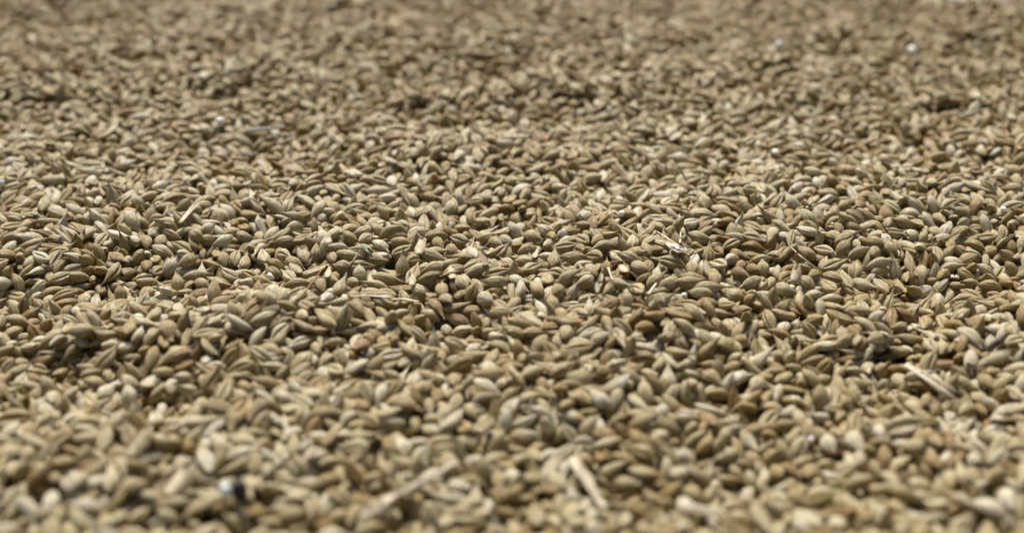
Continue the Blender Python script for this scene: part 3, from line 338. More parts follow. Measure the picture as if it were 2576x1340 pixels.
179,-688,-16,-85,23,103,968,-698,-24,68,8,106,-882,-620,-17,165,2,123,970,-652,-10,-75,64,37,-1054,-572,-31,-91,26,-168,165,-504,-14,161,-30,-53,362,-499,-20,82,-18,-91,766,-505,-11,110,-28,-174,
344,-444,-7,142,12,141,-878,-402,-62,146,72,-144,-417,-404,-12,142,43,-138,375,-395,-1,73,6,-29,788,-401,-27,-152,49,127,-763,-246,-50,-7,-37,-109,-635,-253,-36,27,-9,130,-130,-164,17,30,0,-166,
496,-181,-1,131,-10,-100,-1046,-137,-25,-25,4,36,-809,-162,-51,-16,51,-108,-30,-140,3,-146,34,15,867,-175,21,4,26,-120,-835,-117,-5,-74,26,42,-519,-75,-56,146,4,-32,-1101,-17,4,-32,7,75,
-674,-24,-36,96,45,22,-936,57,17,68,18,-137,-731,105,-13,55,6,-103,-507,104,-22,-167,-9,65,-274,138,1,-50,3,-85,83,189,-15,95,23,19,208,211,1,138,7,-145,483,214,-22,20,-8,-50,
-870,231,15,-119,4,-129,-403,223,-13,-153,34,-18,-24,308,-43,135,-14,-35,1121,316,4,-31,29,38,912,396,-38,-99,67,48,-1019,479,14,-7,10,-31,-433,514,-10,-35,19,35,193,458,-6,145,-19,60,
-999,538,-10,-115,-15,-11,-804,587,5,97,-28,56,-30,539,-9,-9,13,-153,425,524,-39,50,52,-83,900,537,-50,130,24,165,199,633,-41,38,15,106,-773,658,-5,-147,-1,14,971,680,-18,129,72,-35,
-1064,798,-31,-88,20,57,1039,822,-43,98,46,-15,-1019,875,-46,86,32,-30,-878,853,-27,-123,10,-49,-453,876,-34,108,-11,42,-342,881,-8,-82,23,-160,651,914,-31,170,-53,88,-618,961,-65,108,64,-158,
-394,979,-58,22,-21,-68,783,1001,-11,7,-12,-154,-1124,1010,-50,-36,-32,-35,-445,1027,-46,-178,23,-95,108,1025,-21,19,4,150,805,1107,-35,-11,12,-40,1190,1172,-42,-32,7,-144,-85,1172,14,-127,-19,-35,
455,-1145,33,-161,-6,148,896,-1112,56,21,-38,-156,-1109,-1136,11,-176,34,-25,-269,-1090,31,69,11,-53,1137,-1082,0,177,15,-63,-1180,-1028,-12,74,37,165,1113,-1023,13,141,32,27,969,-861,8,-124,26,-112,
-29,-831,-20,120,7,-24,-699,-658,20,-166,28,93,-924,-576,1,-15,7,160,-97,-578,10,-55,-36,-50,456,-543,-4,-112,31,63,629,-559,-13,-147,17,-99,939,-544,19,-3,22,-115,-1015,-474,-44,122,8,108,
-522,-452,-6,173,26,-48,70,-476,-10,-177,70,123,88,-414,6,11,3,-110,145,-450,-7,145,19,-108,742,-231,6,-176,-31,-125,-974,-143,-12,-133,-18,90,-220,-101,11,103,11,79,-27,-110,18,93,1,-19,
-935,-23,15,24,-9,-8,535,-2,19,-73,-10,2,808,32,28,-127,9,-160,-697,98,-5,-38,16,60,-1050,161,25,151,13,-82,-902,206,32,-47,7,69,-543,174,-25,71,-15,6,-796,279,28,19,11,-175,
-111,275,3,35,22,170,139,338,-15,131,12,-93,205,326,-3,13,21,-111,1069,353,18,-97,-23,86,459,377,-48,-116,26,165,-742,450,33,-180,-16,115,48,512,14,49,-33,-119,1199,543,21,143,9,-33,
-112,555,-4,-170,-65,141,-531,823,-11,-28,21,124,-430,940,-37,-50,6,38,-634,982,-41,54,69,176,982,1067,-23,97,0,55,],
[1135,-1176,-59,15,10,-151,815,-932,-2,-140,15,70,-894,-814,-31,-1,10,-146,1054,-744,-79,84,-8,48,92,435,-57,166,-12,117,176,478,-32,-123,-2,-114,-182,758,-20,-130,3,13,-706,1170,-17,87,7,32,
359,1184,-27,-114,34,165,203,-1198,-35,8,-22,-157,657,-1062,-12,109,-6,-10,925,-975,11,37,-7,-157,-14,-663,-23,43,-17,143,312,-470,-36,-138,22,118,-338,-363,-30,-159,-3,58,396,-210,-15,-59,23,41,
838,-255,-49,-5,8,-112,890,-230,-40,92,-16,-139,371,-157,-22,-137,65,43,986,-178,-28,154,22,103,1054,-151,-21,143,7,-13,-1015,-47,-51,31,52,-174,-939,5,-9,154,6,-2,-351,41,-50,67,2,0,
1159,59,-18,37,11,-26,381,166,-34,15,22,54,-1016,208,-3,-123,16,121,1045,223,6,21,3,128,-30,475,-37,127,-73,92,-464,496,-36,126,15,141,-663,586,-24,-54,-10,-80,-546,585,-38,-84,35,-170,
-678,702,-43,-146,-2,-120,347,717,-23,132,9,-135,901,694,-52,89,23,173,371,777,-9,-171,21,175,1164,983,-88,108,21,169,1130,1081,-80,-72,-1,161,-367,1090,-37,-35,-11,60,-1137,1182,-25,-73,14,-154,
578,-1178,-13,85,31,-29,-725,-1132,-27,-87,38,-110,1143,-1108,-36,-151,3,120,-419,-1085,12,-153,28,93,-378,-1073,-13,-159,-23,-29,553,-1023,-53,-180,-8,4,890,-1096,19,91,15,-25,121,-939,-49,7,-30,158,
-822,-875,-8,129,19,-90,-564,-906,-18,27,-5,41,1137,-878,-37,-11,-8,-35,-1177,-826,-15,-175,3,166,-95,-862,-63,89,-4,-117,-698,-707,6,45,-2,-52,-328,-779,50,37,-10,-4,-139,-700,0,-149,14,-78,
97,-685,-24,43,6,-4,464,-643,-34,169,-52,100,-502,-545,-13,144,79,61,470,-582,-37,-171,8,41,900,-571,-13,133,69,-26,-663,-436,-47,53,-14,37,-734,-385,-52,-124,7,-49,771,-361,-40,25,2,25,
934,-368,-17,-144,29,156,172,-346,-38,-82,-16,49,-798,-285,-84,-162,45,-115,-667,-232,-60,8,-1,173,-560,-234,-61,29,-7,-151,60,-260,5,-2,35,80,-1140,-206,-15,-173,-2,-88,-375,-167,-35,7,9,-66,
1121,-231,-20,142,-13,53,-1115,-135,-8,168,9,-158,253,-77,-3,152,7,95,277,-31,2,-139,-30,-151,768,-14,-10,-46,-7,9,-1187,40,13,76,14,138,208,45,-2,-116,6,68,-491,107,-50,-11,-7,5,
817,109,-7,-172,-10,14,4,187,-47,-166,-2,-65,-822,232,-5,132,-46,-47,686,274,-19,-113,-25,-115,-663,305,-30,170,25,110,-480,289,-30,52,26,-5,-1101,339,-2,1,3,91,71,355,-52,105,29,123,
-1088,416,1,-166,1,-167,-810,479,7,-10,11,137,293,457,-47,129,-40,-16,1000,494,-50,-104,-63,67,502,523,-34,-45,-37,163,-583,676,-27,-84,-19,103,1004,656,-21,7,5,32,537,709,-41,-97,3,115,
-995,818,-45,14,40,79,-714,842,-29,5,25,-10,1141,806,-40,18,-12,-103,-25,858,-16,-104,0,107,-21,942,-18,-109,24,29,51,939,-7,44,1,-84,260,951,0,-22,30,-49,1086,980,-66,142,-19,-143,
-640,1011,-52,102,11,-166,135,1045,-30,58,49,-74,352,1092,-10,-110,27,-87,-1042,1136,-4,121,17,51,-930,1110,-10,-72,9,5,69,1159,-29,139,4,155,-760,-1197,6,4,-20,-136,37,-1163,-51,-179,82,46,
-1097,-1093,-2,-175,34,134,-590,-1144,-4,76,29,-124,-177,-1137,-16,168,67,30,38,-1118,-79,-127,29,-79,765,-1121,27,36,32,-73,-1078,-1059,-8,161,-1,178,54,-1075,-69,103,19,157,-829,-1009,-16,138,27,-165,
-619,-1002,-7,-137,9,-170,89,-1020,-70,-33,37,144,214,-982,-45,-113,8,-130,-438,-964,15,179,61,-42,-844,-912,-17,-77,44,98,1098,-815,-33,-39,0,-24,-934,-766,15,168,45,-70,-820,-750,11,173,83,152,
489,-732,-60,40,-24,-111,746,-709,-28,-36,-18,33,-1197,-609,-65,-112,-4,167,-1139,-603,-47,29,40,27,666,-642,-43,-178,12,75,-315,-533,6,-7,16,-90,-976,-489,-66,-151,48,164,849,-518,-13,-99,-16,107,
-333,-451,-22,151,31,-32,182,-444,-15,161,13,79,897,-429,9,111,-1,43,-1107,-363,-11,169,-39,-20,-254,-443,36,-108,56,-143,429,-403,-15,26,-30,-63,952,-343,-2,-9,57,55,1024,-337,11,-102,-27,146,
150,-334,-18,146,-44,-41,-482,-248,-18,-106,1,151,676,-281,-11,138,35,-60,758,-251,-14,36,48,125,-878,-201,-67,-142,-11,148,-482,-174,-61,-12,44,-143,-421,-177,-42,6,18,147,226,-193,-8,-130,52,94,
-1076,-209,0,157,-7,108,-488,-134,-60,45,-20,165,-336,-100,-70,-38,32,-55,410,-92,1,-80,-30,-152,614,-58,-1,32,-27,116,-755,-66,-21,-61,49,-174,59,-34,-19,108,-19,71,832,-17,24,70,-27,8,
-1132,56,-8,-162,1,29,-872,35,16,-82,3,62,787,72,1,-141,5,144,994,50,-4,72,14,147,1120,3,9,165,33,152,-940,103,12,-14,-48,61,-49,131,3,-26,17,-98,-434,169,-19,133,-20,-148,
-46,180,-13,-159,-5,62,-645,245,-26,-173,-43,159,-328,246,-17,18,-30,91,652,287,3,89,-44,-148,800,302,-15,170,22,156,1007,203,17,74,29,175,85,291,-19,-72,24,-8,1158,367,8,-57,-25,24,
-1093,432,26,-24,22,59,-920,431,24,-150,20,-89,-860,396,21,64,-46,-59,-65,439,-18,-47,17,-18,112,415,-14,-145,21,116,1064,453,-21,-178,-50,-122,-977,505,4,66,-13,-17,256,474,-16,18,-60,-155,
427,569,-18,133,-39,152,-1000,606,-8,-1,67,59,-422,633,-17,61,-28,-99,169,621,-15,-160,0,29,-872,686,0,-9,7,17,159,652,-26,-76,3,33,502,662,-26,60,46,-170,1181,679,8,103,-14,-107,
-842,723,-9,-147,-28,40,-61,704,8,-158,1,-112,-1189,824,-52,30,-45,124,-1005,845,-30,-163,27,-180,-499,779,-25,142,30,-111,-131,770,18,20,14,-103,366,789,21,6,-4,-63,-631,859,-32,-179,23,-136,
474,839,2,-4,45,-43,-519,934,-34,-154,3,63,-216,943,-5,118,-68,20,307,933,0,-13,-44,-92,-519,960,-60,166,-22,36,268,989,-10,-98,25,-51,410,971,3,-137,21,123,1056,972,-28,-56,24,4,
-845,1005,-10,166,-14,161,875,1050,-36,130,-17,-71,1159,1071,-45,50,-12,-80,-1070,1043,-30,133,50,4,-1032,1084,-7,3,31,-101,227,1096,-16,-131,8,56,688,1090,-44,57,13,121,1111,1126,-50,-71,50,117,
-961,1080,11,-23,14,-159,42,1141,-14,-106,-13,138,58,-1140,-40,78,-24,-26,268,-1096,16,156,20,-49,607,-1072,1,82,-3,112,-289,-1024,21,159,7,156,-855,-996,10,-171,9,-51,947,-886,28,35,-2,-87,
-1172,-855,10,13,4,124,-1041,-887,21,61,5,-46,1141,-829,2,33,-27,180,863,-807,3,-178,3,8,992,-680,-2,63,18,79,-747,-583,-16,14,1,108,-313,-568,27,118,8,41,-178,-453,18,-158,-14,63,
-38,-438,13,75,-13,161,-1193,-195,18,-70,1,102,-846,-186,-52,-37,40,53,-592,-95,-19,-55,-41,125,220,-98,16,-7,20,-169,449,-42,10,160,-25,104,-791,38,22,-13,11,-145,-476,-13,-42,175,-5,62,
905,-18,37,-177,6,-44,-785,77,15,-109,4,3,620,89,0,-173,44,-48,497,236,4,-78,11,148,621,247,5,-161,2,-77,795,236,-1,-6,23,83,-633,221,-1,131,62,-5,-461,296,-1,-179,7,-98,
326,344,-27,76,36,-169,821,365,-22,-174,-35,6,777,407,-32,2,44,116,145,460,-4,-158,-18,10,-152,578,-8,-148,-17,2,89,588,2,170,9,-63,278,671,-11,40,5,-30,394,867,12,-12,-27,101,
511,813,-1,-135,9,-163,-645,947,-47,-14,28,130,522,944,8,-27,33,107,-1126,976,-22,34,-64,-20,-914,1026,3,174,-27,-33,-657,1027,-21,-170,-30,-146,-356,1104,-3,140,-17,-132,1027,1132,-51,-105,56,61,],
[251,-1198,-29,86,4,-118,-412,-1168,-41,159,46,-145,1003,-1143,-13,154,1,-68,951,-1039,0,-151,5,16,-926,-19,-31,-170,-7,35,-373,85,-37,179,-13,46,-1026,343,-10,-82,-19,134,-1176,381,-36,-8,-12,-37,
-1173,569,-34,75,28,45,-1166,643,-42,125,11,-8,456,632,-48,-128,11,76,-721,779,-44,-124,17,-9,-1172,-1189,-40,120,-12,11,275,-1171,-2,-160,-1,114,496,-1191,2,-172,-6,-117,-549,-1167,-24,-179,-17,175,
981,-1156,18,105,11,20,-977,-1039,-46,19,-9,66,-792,-798,0,-20,-9,-40,-397,-834,12,120,-29,155,793,-538,-37,129,-4,147,1014,-565,1,-29,6,68,-237,-222,-25,3,-44,43,485,-259,-23,77,-26,154,
-1181,-106,-10,-55,1,-8,1158,35,-46,11,27,156,-727,109,-48,-79,4,72,666,239,-42,180,6,-92,-866,513,-23,-6,14,-140,305,513,-44,107,26,-83,1143,481,-32,133,20,-80,-1193,603,-20,-62,-21,-73,
162,805,-31,16,59,-31,299,783,-11,174,20,33,533,-1154,-16,51,-48,132,739,-1174,12,-3,4,-46,-681,-1135,-25,155,-13,-53,-83,-1120,-72,51,-11,116,439,-1084,-16,-41,10,97,738,-1065,1,-40,7,92,
-1126,-929,-31,-36,-6,122,776,-837,-5,95,-2,31,1190,-878,-45,-125,49,75,-251,-859,13,-45,45,85,-137,-857,-62,162,12,114,998,-816,-42,125,-5,42,-518,-795,46,100,-10,92,-208,-772,1,60,37,-83,
90,-763,-37,123,24,98,408,-749,-101,49,33,-75,1018,-756,-26,3,14,102,-1120,-672,-2,154,23,116,-1020,-666,-21,113,-5,-118,-671,-641,-12,106,5,83,1142,-661,-13,-14,-22,89,189,-526,-38,-158,13,-89,
1046,-472,13,-2,14,24,-59,-356,-12,-86,-8,99,1034,-315,-20,-161,-56,168,212,-248,6,117,0,-84,-726,-211,-81,-141,-68,-124,402,-163,-3,81,48,-44,-725,-137,-65,-69,-32,19,-1148,-69,2,-41,-1,92,
-907,-109,-40,-39,2,151,-1136,-11,5,114,8,-77,-18,113,-8,-146,-33,-121,-1056,149,-7,-168,-17,-7,793,188,-20,-84,22,62,-1053,236,2,77,25,-75,-421,231,-46,-75,15,-164,-964,294,-1,-69,15,-122,
-1183,418,3,13,-57,40,-846,430,-6,19,39,-74,-90,420,-41,153,-10,-125,-1096,516,-8,173,44,5,-222,488,-38,56,-59,156,1066,503,-47,-148,47,-9,1179,495,-27,-48,-7,-127,-907,535,-23,20,10,-150,
1052,559,-40,17,8,111,1047,598,-24,-71,4,-48,400,703,-12,14,-11,74,-90,861,-2,95,-5,-117,1000,858,-76,-72,13,-114,-985,1005,-38,116,8,-54,-550,1013,-96,-123,-49,72,78,1074,-42,-45,-10,28,
1133,1143,-100,165,53,52,736,-1131,43,57,52,-48,234,-1082,-42,20,42,-62,-118,-984,-18,-6,-9,20,-822,-959,-6,-157,15,-124,-106,-956,-34,133,6,178,155,-936,-32,-83,31,-97,535,-932,-69,-30,26,61,
-527,-902,10,-58,-81,179,-407,-911,5,64,-44,-80,38,-914,-40,63,-27,28,-432,-843,45,-144,-56,76,-385,-809,46,0,18,-101,318,-761,-76,37,-34,132,-452,-632,50,62,-69,145,-379,-692,60,94,4,108,
-864,-565,-62,-111,25,-93,-253,-552,11,78,13,24,298,-558,-16,-31,55,177,427,-508,-17,-117,25,-81,298,-439,-9,-3,-1,114,733,-458,-27,-19,5,48,1092,-441,8,159,-4,-50,1115,-413,20,-1,41,-21,
-719,-264,-50,-155,-1,74,-811,-220,-73,95,-48,133,-296,-189,-9,28,42,11,277,-231,-15,-159,29,19,429,-199,4,157,34,73,624,-211,1,4,-3,-21,-192,-106,-8,166,61,143,-146,-80,-5,74,-31,139,
116,-76,-26,-128,-24,62,365,-22,15,-3,-9,158,-439,26,-54,-143,-20,76,380,49,-21,34,5,100,-1197,134,-16,-152,6,97,65,86,6,66,-23,-131,-591,148,-35,61,-29,127,-511,145,-35,-177,52,-10,
-177,159,3,-161,31,-112,348,167,1,-133,9,-22,-791,249,8,25,50,34,-194,225,-11,-8,-19,-98,529,253,-24,24,24,-7,-484,255,-25,-75,-1,38,-205,297,-16,-61,-78,169,1002,313,12,-165,35,132,
269,347,-19,33,11,9,1097,366,-3,-143,11,102,-822,397,11,-99,7,146,39,421,-10,-31,87,71,278,410,-24,-170,-10,163,553,443,-73,-130,-78,137,860,434,-79,173,72,45,-299,473,-12,91,-3,-60,
-290,562,0,147,23,-68,-253,539,-25,136,-18,128,200,605,-3,90,9,72,832,547,-63,-56,-56,28,-325,618,-8,-143,-22,166,-1163,728,-10,-27,-19,24,-1065,684,-3,121,10,107,-159,628,-9,153,-2,12,
-985,753,-2,-34,16,-66,-271,745,-5,10,15,87,-192,720,0,-149,22,148,228,715,-3,31,-44,0,578,754,-30,-160,44,101,900,718,-25,155,-28,-96,1184,735,-22,-120,26,-86,261,793,27,-66,-11,131,
573,815,-35,-70,-24,39,1107,791,-28,68,22,-70,-803,841,-32,-11,-81,9,993,882,-43,170,4,63,-696,943,-32,141,6,104,-403,920,-36,-25,-15,49,-177,992,-14,-178,39,-63,595,996,-2,8,-4,-57,
866,1006,-32,-167,39,58,1011,996,-27,-135,-27,90,1109,1056,-63,96,73,150,-23,1099,-31,138,45,-88,524,1122,2,-139,70,0,604,1069,-15,-114,-10,-162,-1165,1166,4,152,23,59,629,1114,-17,177,-10,28,
820,1164,-30,-109,26,83,-839,-1144,7,-92,61,-87,-419,-1182,22,2,15,31,-1116,-1038,6,64,52,166,-1027,-1028,4,67,10,90,-696,-989,4,20,29,-74,-1033,-946,26,8,-24,-72,-570,-920,27,-9,-45,-135,
750,-913,1,-17,26,-35,614,-841,-66,-103,-51,3,23,-811,-16,5,52,154,-992,-684,14,-15,-8,-37,-159,-752,-5,-15,16,-96,-418,-608,56,168,-10,86,-1111,-589,-32,38,60,-8,734,-606,-17,-151,-52,-88,
832,-601,0,-144,-15,47,-836,-533,-53,-119,4,-56,-805,-417,-34,-4,18,82,-706,-347,-16,-82,-10,145,307,-308,11,95,40,156,27,-157,13,-2,-64,140,143,-62,6,-117,14,-135,666,-48,7,-175,-9,-14,
185,73,14,-149,23,175,63,233,-13,175,-16,86,179,233,9,-19,41,101,397,300,-47,48,70,34,406,367,-32,101,-45,-123,1009,381,-8,-154,-64,-118,585,463,-51,-92,11,-1,1144,412,24,-154,-7,84,
-480,515,10,164,-16,-122,-212,531,-5,133,20,-136,484,414,-29,20,35,12,-969,585,12,156,-27,114,928,629,0,27,7,-76,-418,726,-20,58,-3,-126,6,715,9,-12,-60,79,1000,617,3,-69,7,-11,
1193,790,-12,156,60,-72,-943,836,5,-165,33,-159,1054,900,-39,-156,-17,153,-571,964,-41,-68,23,-147,-912,989,-7,-9,-27,-142,888,995,-6,-10,38,-36,311,1114,6,36,-65,-53,],
[-1083,-1153,-59,169,-27,-34,261,-1120,-40,59,21,-104,341,-1082,-32,155,-16,-66,825,-1021,2,145,-9,104,909,-931,5,-48,9,-25,-1110,-905,-49,16,-33,51,1005,-521,-23,-159,17,68,721,-1156,-23,-118,1,154,
-1077,-1031,-52,12,-4,-22,841,-863,-11,-17,1,-173,-1012,-871,11,48,40,-140,-363,-692,24,-55,-4,-34,716,-717,-69,23,-13,-167,-421,-618,14,78,21,-172,-304,-625,7,40,3,-4,1106,-676,-30,174,23,-79,
411,-547,-37,179,13,-62,-1137,-475,-46,19,5,174,-200,-496,-27,-157,12,-90,1025,-432,6,-19,8,39,-24,-239,-38,-155,1,141,-1039,-201,-57,169,11,-111,-816,-111,-72,-22,18,63,-810,-110,-40,-27,16,44,
-521,53,-62,-60,0,99,408,158,-11,165,0,65,1163,139,-20,-161,3,113,950,334,-46,-13,4,-159,137,439,-51,32,18,52,-813,517,-11,-113,23,-85,1040,719,-39,23,15,60,-203,786,3,1,-7,-76,
251,909,-19,88,-11,-178,1105,900,-72,-143,15,-65,827,953,-52,0,3,105,-1010,1083,-55,113,7,-160,-1008,1112,-22,16,-2,-13,-129,1154,-24,155,19,-157,460,-1192,14,134,-14,-90,691,-1177,1,-10,-17,162,
-1055,-1125,-50,69,60,57,-598,-1103,-12,-172,-11,15,-900,-1003,-37,65,-10,-3,570,-992,-37,115,51,178,-880,-937,-38,76,5,-116,91,-949,-80,11,-2,89,197,-893,-57,1,1,-119,-698,-841,-9,-178,19,174,
71,-814,-25,-2,11,90,-758,-741,-14,-11,-2,53,-113,-762,-37,-14,23,-104,-838,-606,-24,-23,3,-30,225,-635,-31,-53,-24,81,217,-583,-38,84,-4,141,759,-573,-42,-162,14,-87,454,-444,-40,165,23,-80,
523,-452,-46,-95,-35,67,606,-338,-37,-178,-3,-116,593,-275,-43,142,-19,7,702,-268,-33,-3,9,143,890,-279,-25,-56,-14,110,-327,-174,-29,-39,66,27,264,-198,-19,-34,4,-146,-71,-115,-10,36,63,43,
693,-129,-19,89,-16,-54,-766,-110,-38,-6,19,-142,1183,-86,-20,-146,42,-17,-890,-24,3,-177,0,134,-463,-22,-73,-144,12,80,-817,51,-5,-53,50,-7,-702,25,-38,59,29,-178,-955,149,20,157,16,79,
-761,191,-18,64,15,-102,-214,194,-33,151,-1,51,-181,181,-25,121,-4,-112,197,162,-15,-124,5,34,-906,237,3,73,-45,120,-479,329,-22,-144,14,-49,889,386,-66,-21,10,-90,-901,440,-1,159,-11,-63,
-679,416,-4,-163,-16,-131,-479,425,-19,-105,-1,-6,-300,417,-31,-4,13,-152,-967,470,-3,146,10,-175,-492,485,-25,-145,28,-77,876,463,-76,-54,7,159,-707,563,-15,109,4,162,645,587,-82,-37,-17,173,
997,589,-30,64,-13,60,-721,685,-14,20,23,-131,-917,724,-17,32,1,-5,-1147,832,-66,-25,30,179,16,783,3,176,19,-135,1000,774,-34,-135,11,-63,483,869,-19,-13,12,154,635,858,-58,83,6,-80,
1062,861,-60,-130,35,1,134,928,-21,29,5,-75,-267,1011,-33,-150,4,98,-949,1025,-45,155,19,-115,-33,1134,-51,4,71,2,639,1188,11,14,-17,149,88,-1139,-57,22,-31,-30,951,-1081,46,134,25,-169,
-1135,-963,-17,110,48,145,57,-949,-56,-35,23,64,117,-978,-47,155,23,151,815,-910,25,19,-3,-67,918,-859,2,92,12,13,-740,-835,4,86,10,-81,-390,-899,35,-3,-17,-176,261,-805,-45,-173,-63,-114,
979,-819,-12,22,46,-179,208,-713,-31,-146,11,110,-1079,-609,-27,-162,-1,-166,-933,-605,-18,129,26,40,-73,-629,13,-107,34,106,2,-650,30,151,-6,143,-987,-535,-41,99,-2,-177,-324,-489,-7,150,30,-70,
-259,-390,1,-153,-25,33,637,-384,-42,-125,13,-134,889,-375,-17,-25,23,-84,-1043,-336,-42,141,-11,158,501,-362,13,107,-1,68,824,-332,-29,180,44,38,1038,-292,13,52,-7,112,15,-262,-3,-76,34,129,
-857,-168,-23,157,-16,-96,-749,-145,-33,-10,37,69,715,-172,10,-14,54,-73,846,-146,11,-58,43,-19,-1131,-53,30,134,3,-21,160,-92,7,-140,-25,51,290,-109,18,147,-5,59,921,-60,15,108,12,87,
1008,-37,7,-113,-20,97,-1020,-14,13,117,39,-73,-566,12,-50,75,-28,119,-117,-77,12,-59,13,-71,34,-59,-2,123,4,106,227,-37,-1,-138,82,-2,-711,54,-17,-110,-27,-176,-571,64,-33,-100,-27,-73,
-245,71,7,-131,-10,43,-89,84,3,135,-6,21,1070,59,6,-128,-48,-162,-832,108,33,-37,18,117,874,136,10,44,39,155,-1138,177,-12,39,52,177,-1006,153,23,-143,-22,-41,-901,147,23,-60,36,6,
-765,162,9,-28,-25,-8,292,257,1,162,5,74,166,300,-9,31,-8,-97,435,310,-42,-75,13,-40,774,339,-40,169,-8,-30,-439,332,-20,-111,30,-109,-212,368,-31,132,17,81,63,371,-22,-131,-28,-132,
-1185,389,20,-78,64,-180,-10,371,-11,-83,-32,88,980,451,-10,53,-3,107,1183,437,6,52,12,87,73,504,-14,147,-35,-116,848,501,-76,-26,3,-18,70,567,-21,-38,56,-23,454,508,-22,176,15,64,
-636,639,9,144,45,-116,701,622,-49,-40,53,127,1008,695,-5,77,-17,-96,-756,738,-6,-171,-11,-103,-675,843,-14,118,41,97,971,817,-49,-65,-82,162,-1117,869,-60,-100,-51,-121,-4,876,16,48,-10,-89,
732,828,-53,116,11,-168,-893,934,-15,-103,-43,-137,-732,930,-37,89,-4,-41,-336,951,-37,8,11,75,486,927,-4,-139,7,-8,-360,995,-46,-61,54,169,-128,1050,-35,-132,74,-54,-65,1058,-29,-151,21,100,
-556,1086,-35,-80,14,92,91,1058,-5,-86,-34,-135,730,1082,-32,125,36,-25,935,1098,-34,120,51,171,-875,1127,-5,-109,35,2,1048,1181,-64,11,-19,1,990,1200,-52,-11,-53,27,-1149,-1159,9,119,16,-53,
-948,-1156,4,-65,-16,-2,-128,-1171,-17,74,15,49,794,-1152,40,96,-44,30,-508,-1112,23,61,-63,-119,413,-1001,1,163,32,-18,-588,-872,26,71,-4,-2,-295,-813,48,-19,-33,58,-1130,-723,19,172,5,92,
547,-656,-31,15,18,-101,-795,-490,-49,-172,16,144,-1122,-413,-5,161,42,61,835,-402,-1,150,10,161,1152,-448,34,-82,-23,17,-869,-350,-51,-158,50,124,-410,-360,1,106,-20,34,-465,-213,-23,169,-20,-70,
203,-151,22,-70,-36,137,-788,-108,-11,-145,-21,-96,-601,-61,-41,-153,-4,-128,714,160,2,156,35,147,-399,193,3,-21,4,18,327,244,10,114,60,65,-356,269,0,66,1,-102,848,317,-1,151,-5,-64,
-592,283,4,179,-25,-112,587,347,-29,119,3,3,705,416,-44,124,9,-43,811,432,-43,53,4,-19,77,452,-4,-150,19,73,825,462,-46,-143,-64,172,-377,512,-9,21,-42,-20,811,499,-51,12,-24,-20,
865,519,-55,-41,28,-7,358,576,-2,119,2,139,-716,656,9,-143,25,-80,-36,628,4,35,21,-146,587,610,-29,-114,11,-155,11,826,12,59,31,-134,165,952,20,-118,-9,36,190,1034,11,83,-5,22,
724,1020,-23,-56,31,129,364,1061,27,146,69,-176,1028,1085,-27,157,28,58,],
[-1164,-858,-46,34,14,-47,-473,-714,45,-155,3,-64,-327,-746,19,40,4,78,-543,-629,16,-83,1,31,-561,-551,-40,-134,-3,29,972,-583,-38,51,12,-109,1079,-502,-7,120,-4,-28,233,103,-22,-26,-4,83,
293,224,-32,-144,15,-28,1014,728,-61,149,28,36,281,805,-32,16,-10,61,-176,963,-55,-54,-20,-165,-1200,1050,-109,-147,8,-31,-812,-1163,-15,10,2,-113,-344,-984,-11,112,24,144,320,-941,-67,145,20,119,
850,-968,16,-70,9,86,-1151,-728,-9,-28,6,-107,-1013,-735,-18,-129,17,-38,-719,-745,-6,39,-29,-129,-502,-762,27,92,28,-165,-423,-703,54,60,-29,-45,-1032,-631,-34,139,4,-142,-340,-643,30,-169,21,132,
736,-620,-63,-170,-2,-5,-1064,-539,-74,-162,7,-69,214,-550,-57,86,-35,24,233,-143,-35,31,20,118,-1094,-101,-31,-58,-15,-67,1057,-94,-28,156,60,75,309,-60,-14,71,9,-10,561,82,-23,-69,-8,-76,
-963,128,-11,152,-20,144,197,230,-26,94,12,-90,-1000,432,5,-7,3,133,-635,399,-22,158,-11,-63,975,604,-56,-30,-2,11,-541,652,-49,-99,5,-51,1105,626,-34,172,8,48,-679,757,-39,152,-9,-111,
-1191,852,-106,-175,6,-14,-330,861,-32,57,-35,-152,-206,860,4,-176,12,-66,-264,888,-29,5,50,-180,-728,-1200,-25,-81,-33,-94,422,-1173,8,-158,28,35,-1091,-1108,-28,-157,-23,-114,-981,-1123,-43,-16,48,-121,
-424,-1153,3,-145,-17,45,346,-1119,8,-172,-25,-76,1083,-1127,-20,-62,21,-8,666,-1020,1,10,3,-47,-485,-1024,-21,76,-70,65,-201,-962,-24,-8,10,7,1095,-909,-21,107,-16,43,278,-853,-60,14,35,-46,
-1184,-694,-19,35,19,95,-593,-666,10,-76,-2,-25,40,-637,13,127,15,-101,629,-632,-59,161,-11,-64,861,-645,-38,-112,-38,95,-1028,-560,-61,-4,-8,-151,79,-582,-14,-133,-17,-157,575,-582,-36,-154,39,-110,
699,-597,-44,-155,-9,-101,810,-585,-40,-9,22,158,453,-518,-42,-19,22,-111,-159,-412,5,7,36,-169,-121,-473,-10,-99,-1,-165,589,-449,-37,103,-13,-11,1117,-428,-14,-169,-17,-62,-978,-360,-60,-143,-12,68,
526,-404,-42,-149,7,-138,594,-396,-46,-96,6,46,1082,-389,3,17,-3,-11,376,-281,0,-105,-12,144,1003,-259,4,-167,40,26,1074,-273,-10,107,-7,65,162,-189,-25,-122,13,81,1086,-195,-20,66,25,-38,
-892,-184,-33,105,8,-102,1101,-144,-13,-144,1,124,969,-56,-5,-99,9,-29,-387,-1,-50,-172,-3,114,-117,55,-22,-90,-6,-178,488,37,-15,-44,-31,129,-896,114,9,-16,-15,-28,-1116,154,-27,38,-19,41,
-924,162,-7,5,-6,-4,-665,151,-41,-41,46,-142,873,251,-14,-169,33,131,942,287,-1,-111,-18,-55,1181,275,1,101,1,37,-535,282,-32,-5,10,-23,1148,380,-26,-6,-13,149,-405,444,-2,38,1,105,
